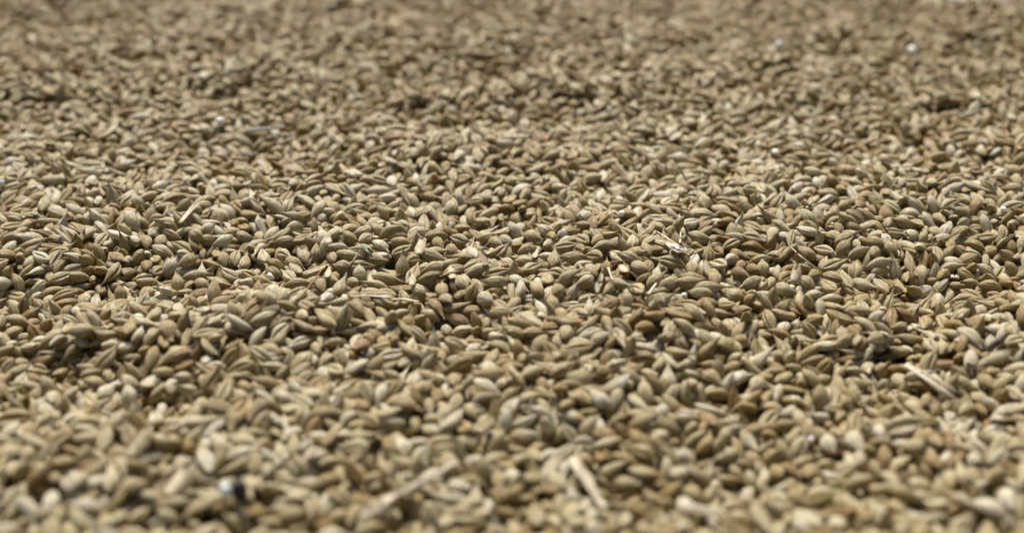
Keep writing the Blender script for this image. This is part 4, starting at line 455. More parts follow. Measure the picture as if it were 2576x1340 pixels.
-125,467,-33,-173,15,-125,416,452,-71,-51,-28,-21,-1098,697,-15,-141,-26,85,618,725,-63,-48,3,76,977,743,-45,137,73,-134,-909,791,-39,-45,-4,128,105,865,3,-132,-14,-53,-91,913,8,34,7,-145,
603,904,-36,-55,-3,-25,761,890,-57,39,-1,-115,-675,1144,-1,-140,30,-142,-580,1125,-42,-30,11,-92,-121,1121,-24,110,34,23,374,1149,-6,-62,19,-2,789,1163,-46,-15,11,-49,169,-1184,-13,-73,37,-163,
287,-1180,33,44,-1,15,315,-1137,33,-50,49,-31,-1004,-1120,-11,-7,-19,-26,-642,-1128,1,149,25,-96,-701,-1048,3,-12,-78,-170,-244,-1082,13,-139,-7,-53,103,-1068,-45,-159,60,-17,-1141,-1008,-15,-157,52,-106,
-444,-1035,-12,9,-2,-81,279,-955,-21,136,-12,73,698,-966,-6,180,44,94,508,-911,-46,-146,2,-84,-1142,-929,-3,175,-25,-5,-283,-922,6,-137,39,-23,102,-879,-33,-122,-21,85,993,-864,-14,97,20,133,
-856,-807,29,-124,-4,119,-709,-816,14,-169,-5,-85,761,-819,-31,126,-11,-171,940,-789,15,-167,-12,101,-182,-790,-23,-62,-25,105,886,-757,-6,-32,19,144,-946,-652,1,-170,-6,30,-655,-669,21,139,7,-54,
-283,-666,35,64,16,79,83,-715,-1,-126,0,52,900,-724,-13,-168,-9,156,-736,-553,-53,-173,56,-53,-46,-572,-4,-94,17,-165,33,-569,8,145,16,163,103,-608,8,20,-42,-162,-1196,-552,-44,100,50,-17,
-1105,-437,-25,-153,-59,-17,-870,-451,-77,-149,25,-55,8,-466,-17,180,-4,163,432,-451,-10,-65,40,121,-624,-371,-16,-29,-12,-133,-52,-403,4,17,41,-99,310,-368,-18,45,-40,-152,-653,-306,-22,75,-18,17,
-350,-317,-6,115,8,79,-61,-334,19,139,13,33,674,-328,-27,-57,16,111,799,-302,-52,114,60,-175,-924,-251,-54,0,-17,27,137,-275,3,-60,-45,87,186,-201,-3,23,5,80,1098,-216,9,-8,-17,-150,
-995,-158,-37,155,13,-78,-440,-121,-62,108,17,-32,554,-110,-6,13,-23,-9,673,-156,5,87,63,84,-910,-136,-13,-76,19,-172,-635,-21,-35,-82,-60,-140,-517,-23,-53,-36,33,-73,280,7,4,28,26,-160,
666,42,-15,28,-7,-70,950,58,12,-80,37,-162,-1058,100,10,107,6,-77,950,131,2,8,-1,148,-514,204,-22,-128,-3,-45,908,276,5,19,-14,109,483,318,-53,-116,69,-149,1029,335,2,-73,-20,-40,
-955,362,32,159,-12,99,-913,342,17,-40,16,-117,-780,358,-2,170,-17,-35,432,356,-69,80,77,74,790,387,-56,66,-9,34,-854,522,27,-92,-6,-175,-931,545,5,8,23,89,-725,539,19,-18,18,-60,
1140,537,-2,118,5,62,-1054,622,-5,-143,-3,-166,930,572,-15,50,9,79,-610,684,-1,-129,15,114,213,667,-19,70,-30,-146,442,699,0,44,27,-4,634,821,-35,-56,-13,8,848,758,-40,174,9,-74,
607,853,-40,50,67,-167,1113,856,-48,46,41,144,-1147,904,-58,98,18,-131,892,899,-33,116,-21,41,-1082,957,-57,-124,-51,159,678,962,-17,-57,33,175,-767,1033,-17,-149,33,-157,-560,1042,-57,-69,51,45,
-195,1041,-37,-105,22,134,-19,1061,-18,-16,39,158,-1150,1050,-31,-128,4,101,-435,1105,-30,-141,24,85,-690,1105,3,19,2,153,-554,1128,-14,-93,19,110,-438,1151,-13,137,-3,-103,400,1139,18,-141,26,62,
-876,1157,33,-160,0,25,256,1170,15,177,-1,-145,3,-1093,-34,38,-16,155,789,-1112,55,138,0,-116,17,-1041,-43,17,3,-125,663,-946,-2,52,1,50,-514,-925,40,54,76,178,-82,-921,-23,-20,54,152,
299,-859,-36,-14,-2,-134,-619,-828,44,133,7,-97,26,-769,3,-91,-5,-104,-350,-618,59,-109,5,50,-131,-713,27,157,13,-136,521,-604,-23,165,-28,90,-480,-459,8,148,-22,-55,30,-355,6,-147,-1,-48,
563,-361,12,105,14,2,439,-113,10,17,10,-165,-1092,35,20,-73,-3,49,1073,27,17,53,-1,14,-664,202,-3,-172,-4,-57,82,254,12,169,1,-89,414,230,-8,106,-10,-162,727,245,0,-175,-7,-60,
514,298,-14,159,-15,152,-834,344,8,-40,14,-82,-712,334,9,163,1,154,-1153,480,15,152,42,-147,-281,692,-12,-81,-29,-152,-643,784,-11,-79,33,-36,487,770,9,158,3,169,871,800,-24,-120,-30,-137,
314,853,36,-180,-26,22,-124,974,21,112,27,175,-523,1003,-41,67,-23,-69,-581,1055,-11,-8,-10,59,899,1062,-19,31,-40,-147,1078,1128,-41,33,-19,-99,1175,1133,-43,80,21,17,],
[764,-1128,-30,43,-25,87,982,-985,-10,169,27,31,-1119,-759,-26,-1,-7,-147,441,-218,-26,-158,24,161,-5,432,-49,-52,-59,-12,-978,1123,-42,143,-5,152,-416,1118,-62,-47,23,119,-1124,-1157,-44,22,17,-151,
291,-1140,-24,-100,14,-150,911,-1148,6,-19,9,113,1012,-1101,18,76,-49,133,1025,-1051,6,163,-5,-81,88,-857,-55,-29,13,-84,-6,-738,-39,26,8,1,250,-706,-79,-18,34,132,302,-662,-80,171,-10,122,
-445,-514,-34,88,13,-52,1158,-405,-1,-50,7,164,435,-304,-23,22,-3,-130,-1194,-184,-34,-36,-8,-33,-123,-186,-26,-64,14,-91,-79,-151,-18,117,-31,163,-1166,-31,-14,-141,-24,84,-859,-66,-22,-154,-2,-30,
763,-64,-6,178,6,-136,-1154,9,-26,-10,4,-14,-180,10,-9,-158,18,-78,897,295,-25,136,22,25,-1002,356,18,4,-2,-132,1084,390,-36,-139,17,-126,-1195,506,-16,162,2,-60,-705,648,-25,178,-1,73,
-92,627,-44,85,2,30,421,715,-38,109,-8,101,946,717,-34,-177,28,179,500,732,-61,-174,41,35,990,766,-68,-21,8,175,-760,839,-44,-140,-18,-39,1168,865,-62,-46,0,92,436,978,-24,178,-1,-132,
-950,1151,-29,-158,21,174,-619,1123,-57,-126,2,129,-646,1166,-19,-42,-19,144,-83,-1174,-70,11,13,8,-198,-1167,-22,57,-6,0,-134,-1127,-44,51,19,-137,-792,-1066,-35,28,-37,-105,457,-1011,-45,-97,23,72,
1096,-1032,-16,-2,26,98,1159,-1048,-39,22,0,94,-632,-956,-19,165,-3,-179,777,-924,18,119,20,-73,-1051,-909,-6,-155,12,1,66,-896,-61,129,-6,-51,777,-786,-42,-83,28,-3,872,-784,-26,92,-1,134,
-1099,-731,-2,19,5,-157,-1020,-745,14,-48,17,-155,-31,-794,-51,-66,3,110,790,-744,-41,-132,7,-61,-783,-667,-22,102,15,113,-528,-712,36,-27,12,63,-228,-703,18,-175,8,-120,133,-707,-39,-139,29,164,
217,-709,-63,16,-22,-21,154,-619,-36,-22,2,-7,266,-634,-37,-34,-2,-127,905,-643,-18,104,26,-135,-212,-551,-11,-174,-25,-11,7,-525,6,178,6,2,900,-495,3,76,47,13,-231,-437,-1,108,24,-94,
263,-359,-24,172,7,-47,-860,-247,-93,114,23,107,-248,-177,-5,-155,-3,162,467,-171,-17,-55,24,72,806,-152,4,-11,-5,-35,-535,-96,-81,-142,2,50,334,-97,-15,49,12,13,984,-4,-6,16,-16,94,
-1090,35,-21,-9,19,20,-230,27,-7,-14,-18,46,267,37,-14,163,-7,-139,631,50,-39,130,64,24,-689,106,-40,-85,-14,-70,-443,124,-24,-19,0,48,-336,86,-20,-151,15,42,282,93,-2,-144,-3,39,
-824,178,-10,170,36,-133,350,223,-14,-46,0,19,1059,169,-19,-34,-27,23,1192,204,2,-175,4,-73,-966,240,-4,-146,7,69,-101,208,-17,48,-3,-7,156,230,-24,103,6,127,-246,302,-50,-39,13,130,
818,349,-64,-41,-2,174,-609,336,-22,-5,3,65,-787,407,-12,-39,36,-58,74,422,-26,-179,-26,-64,-164,469,-36,-81,27,-81,-846,556,1,86,-57,-36,1114,578,-14,112,3,84,-950,633,-11,-162,10,51,
-360,629,-38,-16,4,130,917,588,-42,-18,17,-85,-857,660,-17,133,22,26,1153,670,-12,-12,16,-5,-1182,775,-51,-157,-10,151,-588,772,-30,176,11,156,31,711,-39,56,7,141,-882,815,-38,-144,24,149,
-665,814,-34,16,4,177,-842,850,-56,-54,-48,139,-292,878,-10,-114,-28,84,175,791,10,-35,33,72,-905,914,-41,-6,-31,-52,534,915,-33,-5,20,-66,800,925,-48,87,45,112,1131,932,-61,46,51,62,
-1020,938,-66,-103,3,-165,591,957,-29,-89,2,-133,781,978,-47,38,-44,147,1021,998,-64,31,-8,54,1132,983,-60,-13,32,-50,1073,1035,-63,168,-32,80,1137,1028,-64,170,3,-162,-999,1072,-21,173,-35,62,
-632,1085,-62,152,89,57,17,1102,-30,-1,0,72,11,1156,-37,95,-32,77,1114,1196,-90,-62,12,173,591,1191,13,8,2,-42,-790,-1163,17,117,21,-1,432,-1193,38,167,-1,92,1019,-1180,37,-138,-5,131,
-1130,-1135,-15,-147,3,-96,188,-1119,-10,-8,-17,-117,1067,-1144,20,123,65,-129,1185,-1101,-11,-171,-5,-50,691,-1053,19,25,18,25,833,-1068,45,27,-15,-17,-13,-995,-52,-179,4,-178,168,-1020,-38,-177,24,-113,
1180,-1022,-22,-79,18,-47,-636,-929,4,-1,28,34,713,-883,-12,-170,-9,-174,-927,-862,6,-42,27,-169,197,-873,-27,32,3,-171,-2,-866,-29,-84,-19,177,-788,-763,21,118,-18,-114,-425,-554,52,149,-23,133,
197,-649,-10,-176,28,95,244,-668,-10,121,17,-109,342,-653,-37,95,-5,138,665,-574,-25,-69,18,143,-709,-491,-56,-20,32,105,112,-519,-28,-142,32,119,943,-504,5,-5,2,-151,-425,-237,-20,130,33,88,
615,-297,-10,175,14,114,-1058,-235,-32,78,11,-119,-643,-195,-47,112,54,-139,647,-189,20,-96,-31,142,-343,-113,-33,149,11,-85,985,-129,4,142,56,-127,1189,-122,-29,-14,50,77,-249,-98,-5,-153,1,61,
-857,-4,23,-111,11,79,564,31,1,-79,-26,52,-192,133,20,-64,5,166,296,130,15,29,-5,-161,1115,122,18,22,-2,93,482,285,-31,5,19,-16,-519,385,-7,-156,-7,163,744,411,-56,105,-40,117,
-1151,433,4,-119,32,132,164,403,-15,48,-9,-41,955,446,-35,-16,-5,-45,-790,509,19,-111,44,79,-721,469,16,-154,37,-104,-887,557,9,-152,4,-38,-938,609,15,-131,38,-54,-376,585,-24,161,-13,51,
782,602,-58,104,15,-167,92,663,-9,-64,6,45,1081,729,3,122,7,-177,681,752,-34,179,26,165,769,693,-34,-141,30,-148,449,779,-14,-23,-18,158,-1062,885,-51,82,10,84,-519,858,-35,-174,-2,-102,
-196,917,11,4,48,12,-47,869,17,-6,10,-39,49,831,4,14,33,176,190,850,-6,-127,-2,129,926,858,-26,149,-21,-151,-41,968,13,167,-1,-77,-566,991,-72,9,59,-148,-215,1021,-4,-76,-63,13,
722,978,-10,63,-6,144,-945,997,-22,-23,24,9,-754,1090,-3,72,-38,119,856,1104,-33,160,26,51,-1013,1164,10,-153,1,109,900,1157,-17,65,34,-161,1144,1167,-68,108,84,-151,586,-1152,24,94,-71,-35,
-672,-1072,10,30,11,94,1001,-1032,53,28,45,18,-611,-922,28,82,5,-43,198,-930,-25,157,-13,-61,890,-886,30,-8,26,-40,-772,-806,34,-148,-13,-142,-226,-901,18,-87,-7,-167,146,-866,-19,-58,10,44,
622,-666,-25,-71,15,51,922,-700,5,-95,1,-175,-1164,-578,-42,96,-11,14,-887,-529,-44,-155,71,-135,209,-444,12,152,1,-31,357,-358,18,84,-35,-161,-1137,-298,2,159,27,-82,-145,-277,28,17,2,1,
-65,-229,24,9,4,-35,537,-172,-6,-22,-32,137,-1069,-57,17,-33,22,-94,-889,-91,-10,-9,41,128,574,-41,5,3,11,-95,249,16,18,92,-8,48,-351,116,-2,132,7,-157,68,136,9,-166,-9,-45,
1050,124,21,135,-11,-174,559,238,-1,-162,13,-24,-294,278,5,-24,26,-108,-1033,338,43,3,-7,-99,-894,397,40,155,42,62,-327,360,-28,147,-7,-18,571,420,-42,-58,31,-60,1119,422,7,27,5,72,
-222,440,8,22,61,-129,-461,579,-2,38,14,-123,-257,562,10,16,-4,107,798,547,-40,8,14,71,-392,625,-17,-92,-22,64,-1040,791,-6,13,-27,-126,-1112,843,-21,91,-14,-138,-769,825,4,164,24,-102,
-254,919,14,179,15,-114,687,886,-19,47,36,-176,738,903,-23,-83,-9,60,-334,970,-6,-26,-15,163,-486,1000,-26,152,12,129,-12,1013,-5,64,13,-150,-131,1172,12,-70,-19,-34,],
[401,-1197,-11,-17,18,9,-273,-1156,-38,-152,11,-134,-429,-1090,-26,62,22,172,-1046,-780,-17,178,-2,-141,-306,-812,7,-54,-31,115,-375,-641,6,-59,14,3,1150,-640,-42,-152,15,6,752,-175,-45,178,-36,68,
758,-119,-30,86,-5,-31,-973,-51,-53,-111,34,152,88,837,-41,-41,10,100,-852,1168,-12,32,-28,52,90,1189,-38,-131,21,-65,348,-1177,12,-152,-12,-178,1187,-1160,-74,61,10,140,-457,-1104,-3,81,6,-31,
-1126,-811,-22,-33,5,142,-861,-860,-9,116,16,26,-751,-852,-37,-118,33,166,-1188,-754,-15,1,27,75,652,-727,-93,-30,-13,18,1179,-724,-66,59,-26,25,-1198,-646,-79,65,3,-159,-490,-631,28,13,2,128,
903,-608,-29,73,-40,50,1004,-604,-31,151,-21,104,888,-525,-26,-174,-16,98,-860,-363,-86,36,0,78,-480,-339,-36,-127,12,0,-82,-329,-27,-167,18,37,604,-187,-36,-125,1,-19,841,-33,-22,180,-21,-67,
37,16,-25,29,-17,120,-163,296,-55,-148,33,-102,627,515,-91,18,-36,-23,1020,578,-58,99,13,90,1141,564,-35,-34,-9,107,-142,741,-29,113,40,-158,33,771,-24,14,0,-150,1033,787,-50,-69,2,-40,
44,891,-27,0,16,-29,490,1007,-28,56,12,-129,-765,1119,-31,67,10,-49,-685,1102,-32,48,-27,61,-492,-1138,-7,4,-31,57,-246,-1118,-5,-74,3,2,573,-1087,-5,-11,0,107,-128,-1050,-29,-168,12,-70,
997,-993,24,36,-18,-101,1174,-939,-2,54,-5,172,-1127,-885,-18,-70,19,147,-214,-854,-11,155,-11,5,222,-805,-64,145,2,-119,-418,-804,63,-66,51,-89,1110,-752,-50,79,-13,-35,-985,-679,-26,-151,-46,-133,
-413,-666,38,-126,-38,-59,-215,-604,-11,-85,22,92,-128,-639,-7,-34,-30,-87,-413,-470,-11,48,-9,35,-99,-509,-6,28,5,-17,260,-447,-3,35,7,112,-146,-202,6,-123,5,42,671,-234,-19,125,0,-29,
688,-199,-24,6,-35,145,196,-122,-16,-83,10,122,-855,-96,-57,-84,9,-71,-721,-90,-54,72,19,80,323,-11,3,-22,-34,-117,879,57,0,165,19,-170,498,99,-7,129,1,74,574,278,-51,-2,29,-164,
-359,300,-51,93,-19,-20,1055,284,8,-158,3,-146,-652,349,-29,175,-6,-69,32,375,-50,175,38,77,-706,380,-16,97,-46,169,1001,440,-44,30,28,175,1060,418,-32,-127,12,43,-536,491,-13,-111,29,-140,
169,581,-30,63,24,28,644,553,-67,-113,46,-85,-912,629,-8,-92,0,97,1190,624,-8,-63,-12,58,418,659,-6,-35,17,47,506,745,-25,-57,55,105,187,780,-19,180,-8,56,270,859,-6,-51,41,-158,
337,885,15,-2,21,110,690,855,-60,-137,-14,169,-238,967,-28,105,45,-131,182,924,-17,38,12,-40,973,992,-45,160,-1,-137,-1109,1062,-34,168,-34,70,-305,1128,-27,158,-4,120,761,1113,-55,4,0,-130,
-644,1123,-23,52,6,133,-169,1156,-9,-78,-8,105,494,1194,26,-152,25,-111,-1032,-1165,-11,-77,46,109,-447,-1132,26,136,-46,27,-286,-1149,-5,-142,6,12,540,-1067,9,167,-29,-65,-1144,-1071,-2,-8,45,-82,
418,-1057,0,149,16,85,579,-1037,-21,-67,-10,13,818,-991,33,-73,-7,-48,-473,-977,0,-148,36,-79,-318,-955,-8,-91,28,-89,-150,-929,-19,28,0,87,-54,-915,-47,55,43,148,746,-860,-39,-47,-35,114,
417,-818,-67,95,19,-14,1065,-761,-12,-176,-3,-145,1140,-791,-16,-120,26,-88,258,-695,-39,-168,-24,-40,307,-667,-47,-41,8,141,371,-754,-48,3,-5,-100,702,-694,-41,93,-22,-167,-987,-593,-13,-142,11,-56,
-718,-586,-56,159,59,-67,-159,-625,14,-62,-49,57,-921,-542,-46,-128,-10,123,-868,-500,-78,-150,36,-114,-668,-480,-43,-101,56,62,-185,-513,2,-140,29,66,10,-489,13,-89,3,-22,917,-463,-2,84,78,-50,
-991,-457,-57,33,35,-119,-393,-428,-31,149,-39,-33,790,-446,-3,52,-1,132,-830,-387,-47,-11,26,-90,-320,-399,-17,-121,24,68,223,-410,3,-143,47,-52,-712,-330,-53,-68,-2,26,-535,-317,-21,-136,17,-82,
-194,-300,17,-27,43,36,1116,-327,12,112,-31,-78,-568,-228,-28,-26,16,-139,-522,-214,-36,-171,19,-106,-282,-259,-18,116,10,-153,-21,-236,0,-58,-34,-73,519,-264,3,38,27,-65,797,-281,-6,78,-1,40,
-963,-173,-55,-83,-52,-86,-567,-144,-54,-70,67,1,-1109,-92,5,-26,-17,-141,-610,-100,-56,-9,11,66,-48,-71,0,3,-2,33,16,-100,-25,-168,20,29,-434,-26,-53,89,-11,-134,111,-16,-8,-159,-6,-61,
188,-40,-2,69,41,114,923,27,25,171,11,98,-1177,76,8,172,-13,-32,697,64,-1,-177,-30,-163,453,122,2,17,-21,-119,1022,93,29,61,10,161,573,268,-10,96,-13,157,228,317,-31,159,-6,160,
174,360,-27,-18,6,149,-534,455,2,84,-61,145,-200,439,-25,-151,-19,-12,437,415,-64,127,18,156,-250,478,1,-83,-19,153,-198,494,-15,-179,64,18,-47,462,-1,95,77,-38,311,477,-20,-7,-8,-25,
407,485,-58,-89,-8,170,1198,485,12,-93,1,-88,-144,536,-10,-9,34,113,678,547,-54,107,-13,73,-535,706,-11,-168,-44,77,-288,644,-23,-33,14,126,-553,730,-36,-177,10,41,-501,717,-41,-68,-25,162,
-374,733,-31,34,-8,-75,856,710,-28,33,13,-35,1041,748,-15,9,7,-32,-1140,799,-36,96,-2,-146,-261,739,30,-8,2,-24,514,783,-17,171,-31,-33,902,783,-47,-148,36,63,237,848,10,-92,-18,-30,
870,838,-50,29,-60,114,1082,832,-49,-19,59,-157,-489,917,-43,-51,29,110,-261,933,-16,57,-22,46,557,917,-8,124,49,-84,1028,945,-37,-119,52,100,1166,933,-45,-41,50,22,200,1002,6,-108,83,32,
55,1050,-9,-88,27,77,621,1039,-7,7,-73,98,748,1043,-37,6,32,142,-866,1068,-10,16,-14,-90,-790,1053,5,115,45,175,-602,1065,-44,121,44,-114,-514,1065,-27,-89,-11,52,308,1078,-12,-36,22,168,
-141,1136,16,-156,37,9,163,1158,-6,-148,-13,98,636,-1164,34,40,8,118,571,-1014,12,-155,26,-153,-975,-1044,6,-48,-8,13,464,-1036,-3,-147,5,-104,-1082,-976,-9,67,-2,144,-123,-904,-1,-49,-4,143,
24,-994,-22,164,18,4,352,-943,-32,-67,40,67,-189,-943,15,44,-19,-145,289,-769,-45,-59,63,-84,-777,-555,-37,-75,62,-15,143,-628,13,-96,-48,-114,-746,-488,-37,-138,-2,101,379,-612,-14,18,-6,34,
-942,-461,-33,80,-22,113,-1154,-357,-5,60,4,37,-855,-310,-28,150,6,67,-51,-276,22,171,37,52,-125,-190,40,162,-27,95,1116,-241,28,11,61,10,-717,-193,-47,63,-14,-78,-504,-160,-33,-154,8,-71,
618,-145,23,-59,24,29,-929,-185,-20,-175,-15,-43,-967,-53,12,133,16,152,-1147,98,-8,-162,7,-30,24,86,8,-35,27,45,149,93,22,157,36,-124,386,175,18,-5,-2,130,1026,415,-2,178,26,133,
-913,544,35,38,25,128,309,794,24,96,21,-108,428,750,10,67,23,-104,215,813,21,-154,0,120,1068,834,-9,-174,-42,-35,757,859,-27,-22,16,22,-822,906,12,-128,-28,66,82,948,20,166,3,46,
317,1018,4,56,74,8,185,1166,21,33,0,78,1018,1168,-40,-166,16,173,],
[811,-1172,-29,-99,29,114,857,-1173,-17,37,-34,-34,-338,-855,-4,155,-26,122,-429,-775,39,-36,-33,85,-430,-494,-57,150,-11,119,950,-167,-23,-8,46,-107,964,-116,-27,79,42,31,818,145,-27,-119,6,-86,
-930,-1157,-29,-10,-7,-60,-571,-1110,-35,8,51,137,-308,-1120,-16,132,-35,172,-1057,-962,-53,-80,12,-172,-169,-982,-49,133,-81,-160,1019,-947,-14,110,-13,-90,816,-834,-22,-58,-11,38,-740,-816,-33,53,26,-157,
-659,-762,-14,-28,14,134,-1085,-682,-22,-40,-11,-59,-725,-682,-28,-81,-6,21,182,-730,-46,-18,-21,-56,437,-732,-124,-124,-12,67,942,-591,-21,-132,6,-106,928,-531,-20,-43,19,84,747,27,-24,173,-23,-37,
-135,104,-31,38,12,134,-860,272,-25,165,67,13,-1062,296,-14,17,-22,-163,-447,446,-33,74,10,-177,511,643,-52,-58,-9,23,-1193,734,-51,168,22,173,-1088,827,-80,27,18,-34,-136,835,18,-140,-7,-116,
-63,954,-27,-7,20,64,918,928,-53,88,1,-2,-186,1123,-44,110,13,-88,-608,1172,-49,147,31,-149,-78,1156,-36,-166,12,-167,651,1164,-24,-22,-10,94,389,-1103,-7,-35,0,153,-551,-1027,-17,159,6,-177,
805,-1068,-2,-46,36,-69,977,-1045,27,-32,9,21,-975,-1002,-24,0,-20,-60,-552,-955,-24,-54,12,-123,259,-947,-62,28,-2,171,503,-905,-82,155,-30,-82,1024,-844,-10,35,64,146,-967,-820,5,125,25,-60,
446,-796,-87,-76,-1,-172,458,-725,-89,-87,40,-116,620,-738,-68,-140,14,-109,-592,-590,11,-28,6,177,769,-464,-32,82,-18,84,-361,-435,-46,123,2,91,346,-404,-24,-47,-10,-26,459,-342,-4,11,-5,124,
-452,-253,-48,-178,6,-91,-374,-225,-20,-8,24,-119,-112,-235,-20,177,49,-35,-948,-202,-89,-80,15,-108,-96,-199,-2,-47,-7,-81,-784,-136,-71,15,40,128,-338,-142,-67,153,25,-19,-982,-92,-28,68,30,-132,
-204,-65,-19,116,-20,37,395,-10,-11,-5,-19,129,789,25,-5,154,-29,-81,1139,33,0,-110,-10,166,-975,68,12,-166,31,-146,531,126,-5,43,31,105,450,191,-20,-165,28,92,-1108,211,-15,86,29,109,
-589,230,-57,168,40,-119,-1110,266,-7,46,-2,0,-713,289,-40,-176,6,167,-1172,359,-2,-26,23,118,-955,376,0,-149,-3,-125,-602,427,-15,-146,2,90,1130,431,-30,72,15,-76,-1160,523,-4,-34,-16,165,
-75,474,-28,-82,-50,160,20,513,-14,22,-18,163,57,476,-32,-45,-3,11,205,564,-41,162,73,-136,375,550,-39,-35,19,-141,992,532,-51,13,-22,-21,1177,552,-14,-118,-31,78,472,599,-28,-15,-34,162,
596,649,-54,107,10,145,256,723,-19,156,-23,89,-90,777,0,151,1,169,-1143,858,-93,40,54,-32,-222,833,29,29,3,56,786,867,-62,-98,-12,45,-291,948,-40,-51,-36,32,-103,973,-9,-155,15,163,
263,1049,-26,-81,1,97,138,1112,-28,-154,-5,157,1084,1124,-80,-9,15,-20,-386,1142,-35,1,4,-100,-1180,-1185,-3,156,1,70,-53,-1183,-51,38,-36,115,152,-1142,-27,-149,3,11,137,-1106,-47,125,-11,65,
309,-1089,-11,-77,-15,48,596,-1107,24,-18,-19,117,-1095,-1017,-13,-110,35,-67,1089,-976,-1,-49,-65,-98,-224,-931,-3,4,-29,-161,240,-920,-44,-175,-12,-131,420,-893,-36,58,-32,-141,318,-821,-63,-18,19,-119,
704,-821,-40,95,12,3,-482,-723,75,-156,30,-110,-223,-785,36,-54,2,71,-3,-781,-27,-85,-66,-60,549,-767,-78,-115,-18,-100,639,-778,-72,-177,31,-164,821,-728,-44,-6,62,159,1167,-761,-23,45,-2,123,
-850,-687,-1,45,37,119,428,-697,-72,-71,22,13,594,-710,-53,-166,54,-178,-676,-557,-6,149,-38,27,-542,-572,22,-90,5,121,-125,-635,28,-14,-19,-151,707,-656,-33,-158,32,-4,1006,-652,17,-157,12,126,
-347,-554,13,24,31,-62,167,-549,-7,-27,72,-26,785,-616,-12,18,42,6,1066,-565,13,114,1,155,-803,-505,-83,-25,38,0,-247,-519,1,125,58,-137,-140,-483,24,-81,-9,15,62,-424,-18,-45,-54,-148,
-938,-390,-62,110,3,15,853,-362,-31,52,40,-103,-812,-354,-63,0,-41,37,254,-312,-3,100,-24,174,-1037,-280,-37,-44,18,1,-242,-276,2,133,37,-34,964,-206,2,138,5,-55,-679,-163,-50,-8,-79,7,
167,-141,-11,126,39,115,485,-109,-14,-107,-28,112,773,-172,23,-133,-9,27,1153,-157,-4,-110,-16,68,-737,-50,-48,163,14,-126,-400,-43,-67,-35,18,31,-344,-26,-63,-82,-12,91,414,-10,21,138,-20,-89,
612,-19,-12,102,29,-152,716,-10,15,22,-52,-133,779,-13,27,133,34,123,13,122,14,26,-26,-108,-627,195,-34,65,40,92,1174,164,13,107,87,82,-728,236,-9,94,9,-35,-135,244,-4,4,-23,-4,
-97,254,-26,-74,53,104,125,246,-1,-80,-24,-73,527,310,-49,-161,-7,109,700,357,-27,47,-30,-17,-738,353,-15,-158,-22,97,-626,348,7,-113,-22,-53,-576,381,-5,-22,58,72,-391,343,-6,-161,30,-36,
107,326,-13,-93,25,98,603,431,-63,-9,-39,-46,667,416,-56,-148,25,91,-674,564,18,-178,8,147,-1176,673,-12,91,37,105,-556,633,-11,31,-11,-115,-22,592,8,-12,49,-144,-1001,683,6,103,19,-69,
-942,752,7,157,-12,-52,121,718,5,-147,47,39,242,778,-4,150,16,31,-940,891,-37,66,-22,-36,-137,886,25,-21,-24,-90,315,844,-3,-58,-26,96,362,912,26,156,30,-22,10,948,5,155,-22,92,
614,931,-16,-56,30,22,18,993,-2,82,8,-157,-1184,1010,-31,20,-2,158,399,1041,10,119,2,-178,-143,1085,-24,-92,-25,3,1072,1091,-64,43,8,-23,-418,1110,0,20,-8,-108,-23,1189,13,-143,22,117,
-1189,-1143,35,149,44,96,-852,-1044,17,32,9,13,-785,-1081,7,-24,13,171,835,-1086,73,31,12,-18,246,-945,-13,126,23,56,1176,-976,-1,-132,-13,173,556,-883,-48,77,76,60,-730,-878,27,-175,6,-77,
802,-751,-3,25,36,81,-281,-723,60,4,-23,138,801,-695,-34,34,-49,-121,353,-711,-39,-89,22,-148,858,-647,7,15,60,-20,-365,-489,-1,-110,42,124,-901,-471,-40,-153,-23,-95,561,-422,-10,-19,1,-149,
-1046,-355,-14,73,37,-45,-950,-346,-34,-142,7,-101,-911,-350,-44,2,-9,114,-683,-246,-33,-144,23,-24,755,-357,-8,-167,19,-153,379,-190,9,-84,44,-163,1179,-263,11,-134,72,-4,-651,-126,-47,-51,19,93,
-492,-111,-34,-35,8,-44,523,-130,4,62,28,-43,-834,-49,6,-174,3,65,-83,-76,26,176,30,-110,963,-22,26,-146,39,-35,1107,-53,22,34,21,163,78,-11,24,-134,19,26,150,-13,0,157,72,-12,
-424,130,6,-126,-9,137,260,212,6,-28,-50,60,345,153,33,-33,9,-13,625,146,-5,-151,-18,-53,737,189,23,-173,0,146,-1125,248,24,134,23,-49,-235,318,-12,-16,76,47,1147,295,19,171,61,-36,
-903,320,41,3,10,-149,-505,329,11,29,27,127,-197,401,-15,-155,-16,165,31,376,-4,88,-3,55,526,454,-46,-94,-35,66,214,525,8,54,42,71,-640,602,9,-64,11,14,-103,669,7,153,15,106,
-308,709,11,-5,-15,9,-306,941,15,-39,55,1,-38,913,32,-35,-3,-168,962,883,-11,-51,-25,-123,-93,1068,1,-159,4,172,-1020,993,-14,-179,5,89,848,1133,-16,42,-62,-90,],
[-1172,-1145,-69,83,2,-34,-227,-1148,-52,-58,-13,-135,-281,-1050,-23,5,7,-14,889,-1034,8,-13,24,-66,-325,-664,-1,-89,37,79,1009,-662,-48,-160,2,8,-405,-587,-24,-48,-23,-60,340,-34,-40,118,62,6,
391,98,-35,-136,-5,-80,1136,774,-60,-12,27,91,-248,1143,-41,7,6,2,530,1152,-16,122,57,-119,777,-1185,-4,1,25,-170,-527,-1080,-1,94,23,-2,375,-1044,-21,-7,14,50,353,-993,-38,-13,-4,139,
-563,-858,-44,7,10,99,1001,-777,-54,54,-4,-172,-1129,-668,-39,123,15,75,-68,-740,-47,-152,7,71,429,-624,-51,45,5,-14,296,-530,-52,-129,10,129,-1082,-400,-46,135,3,4,-124,-417,-18,-114,-10,22,
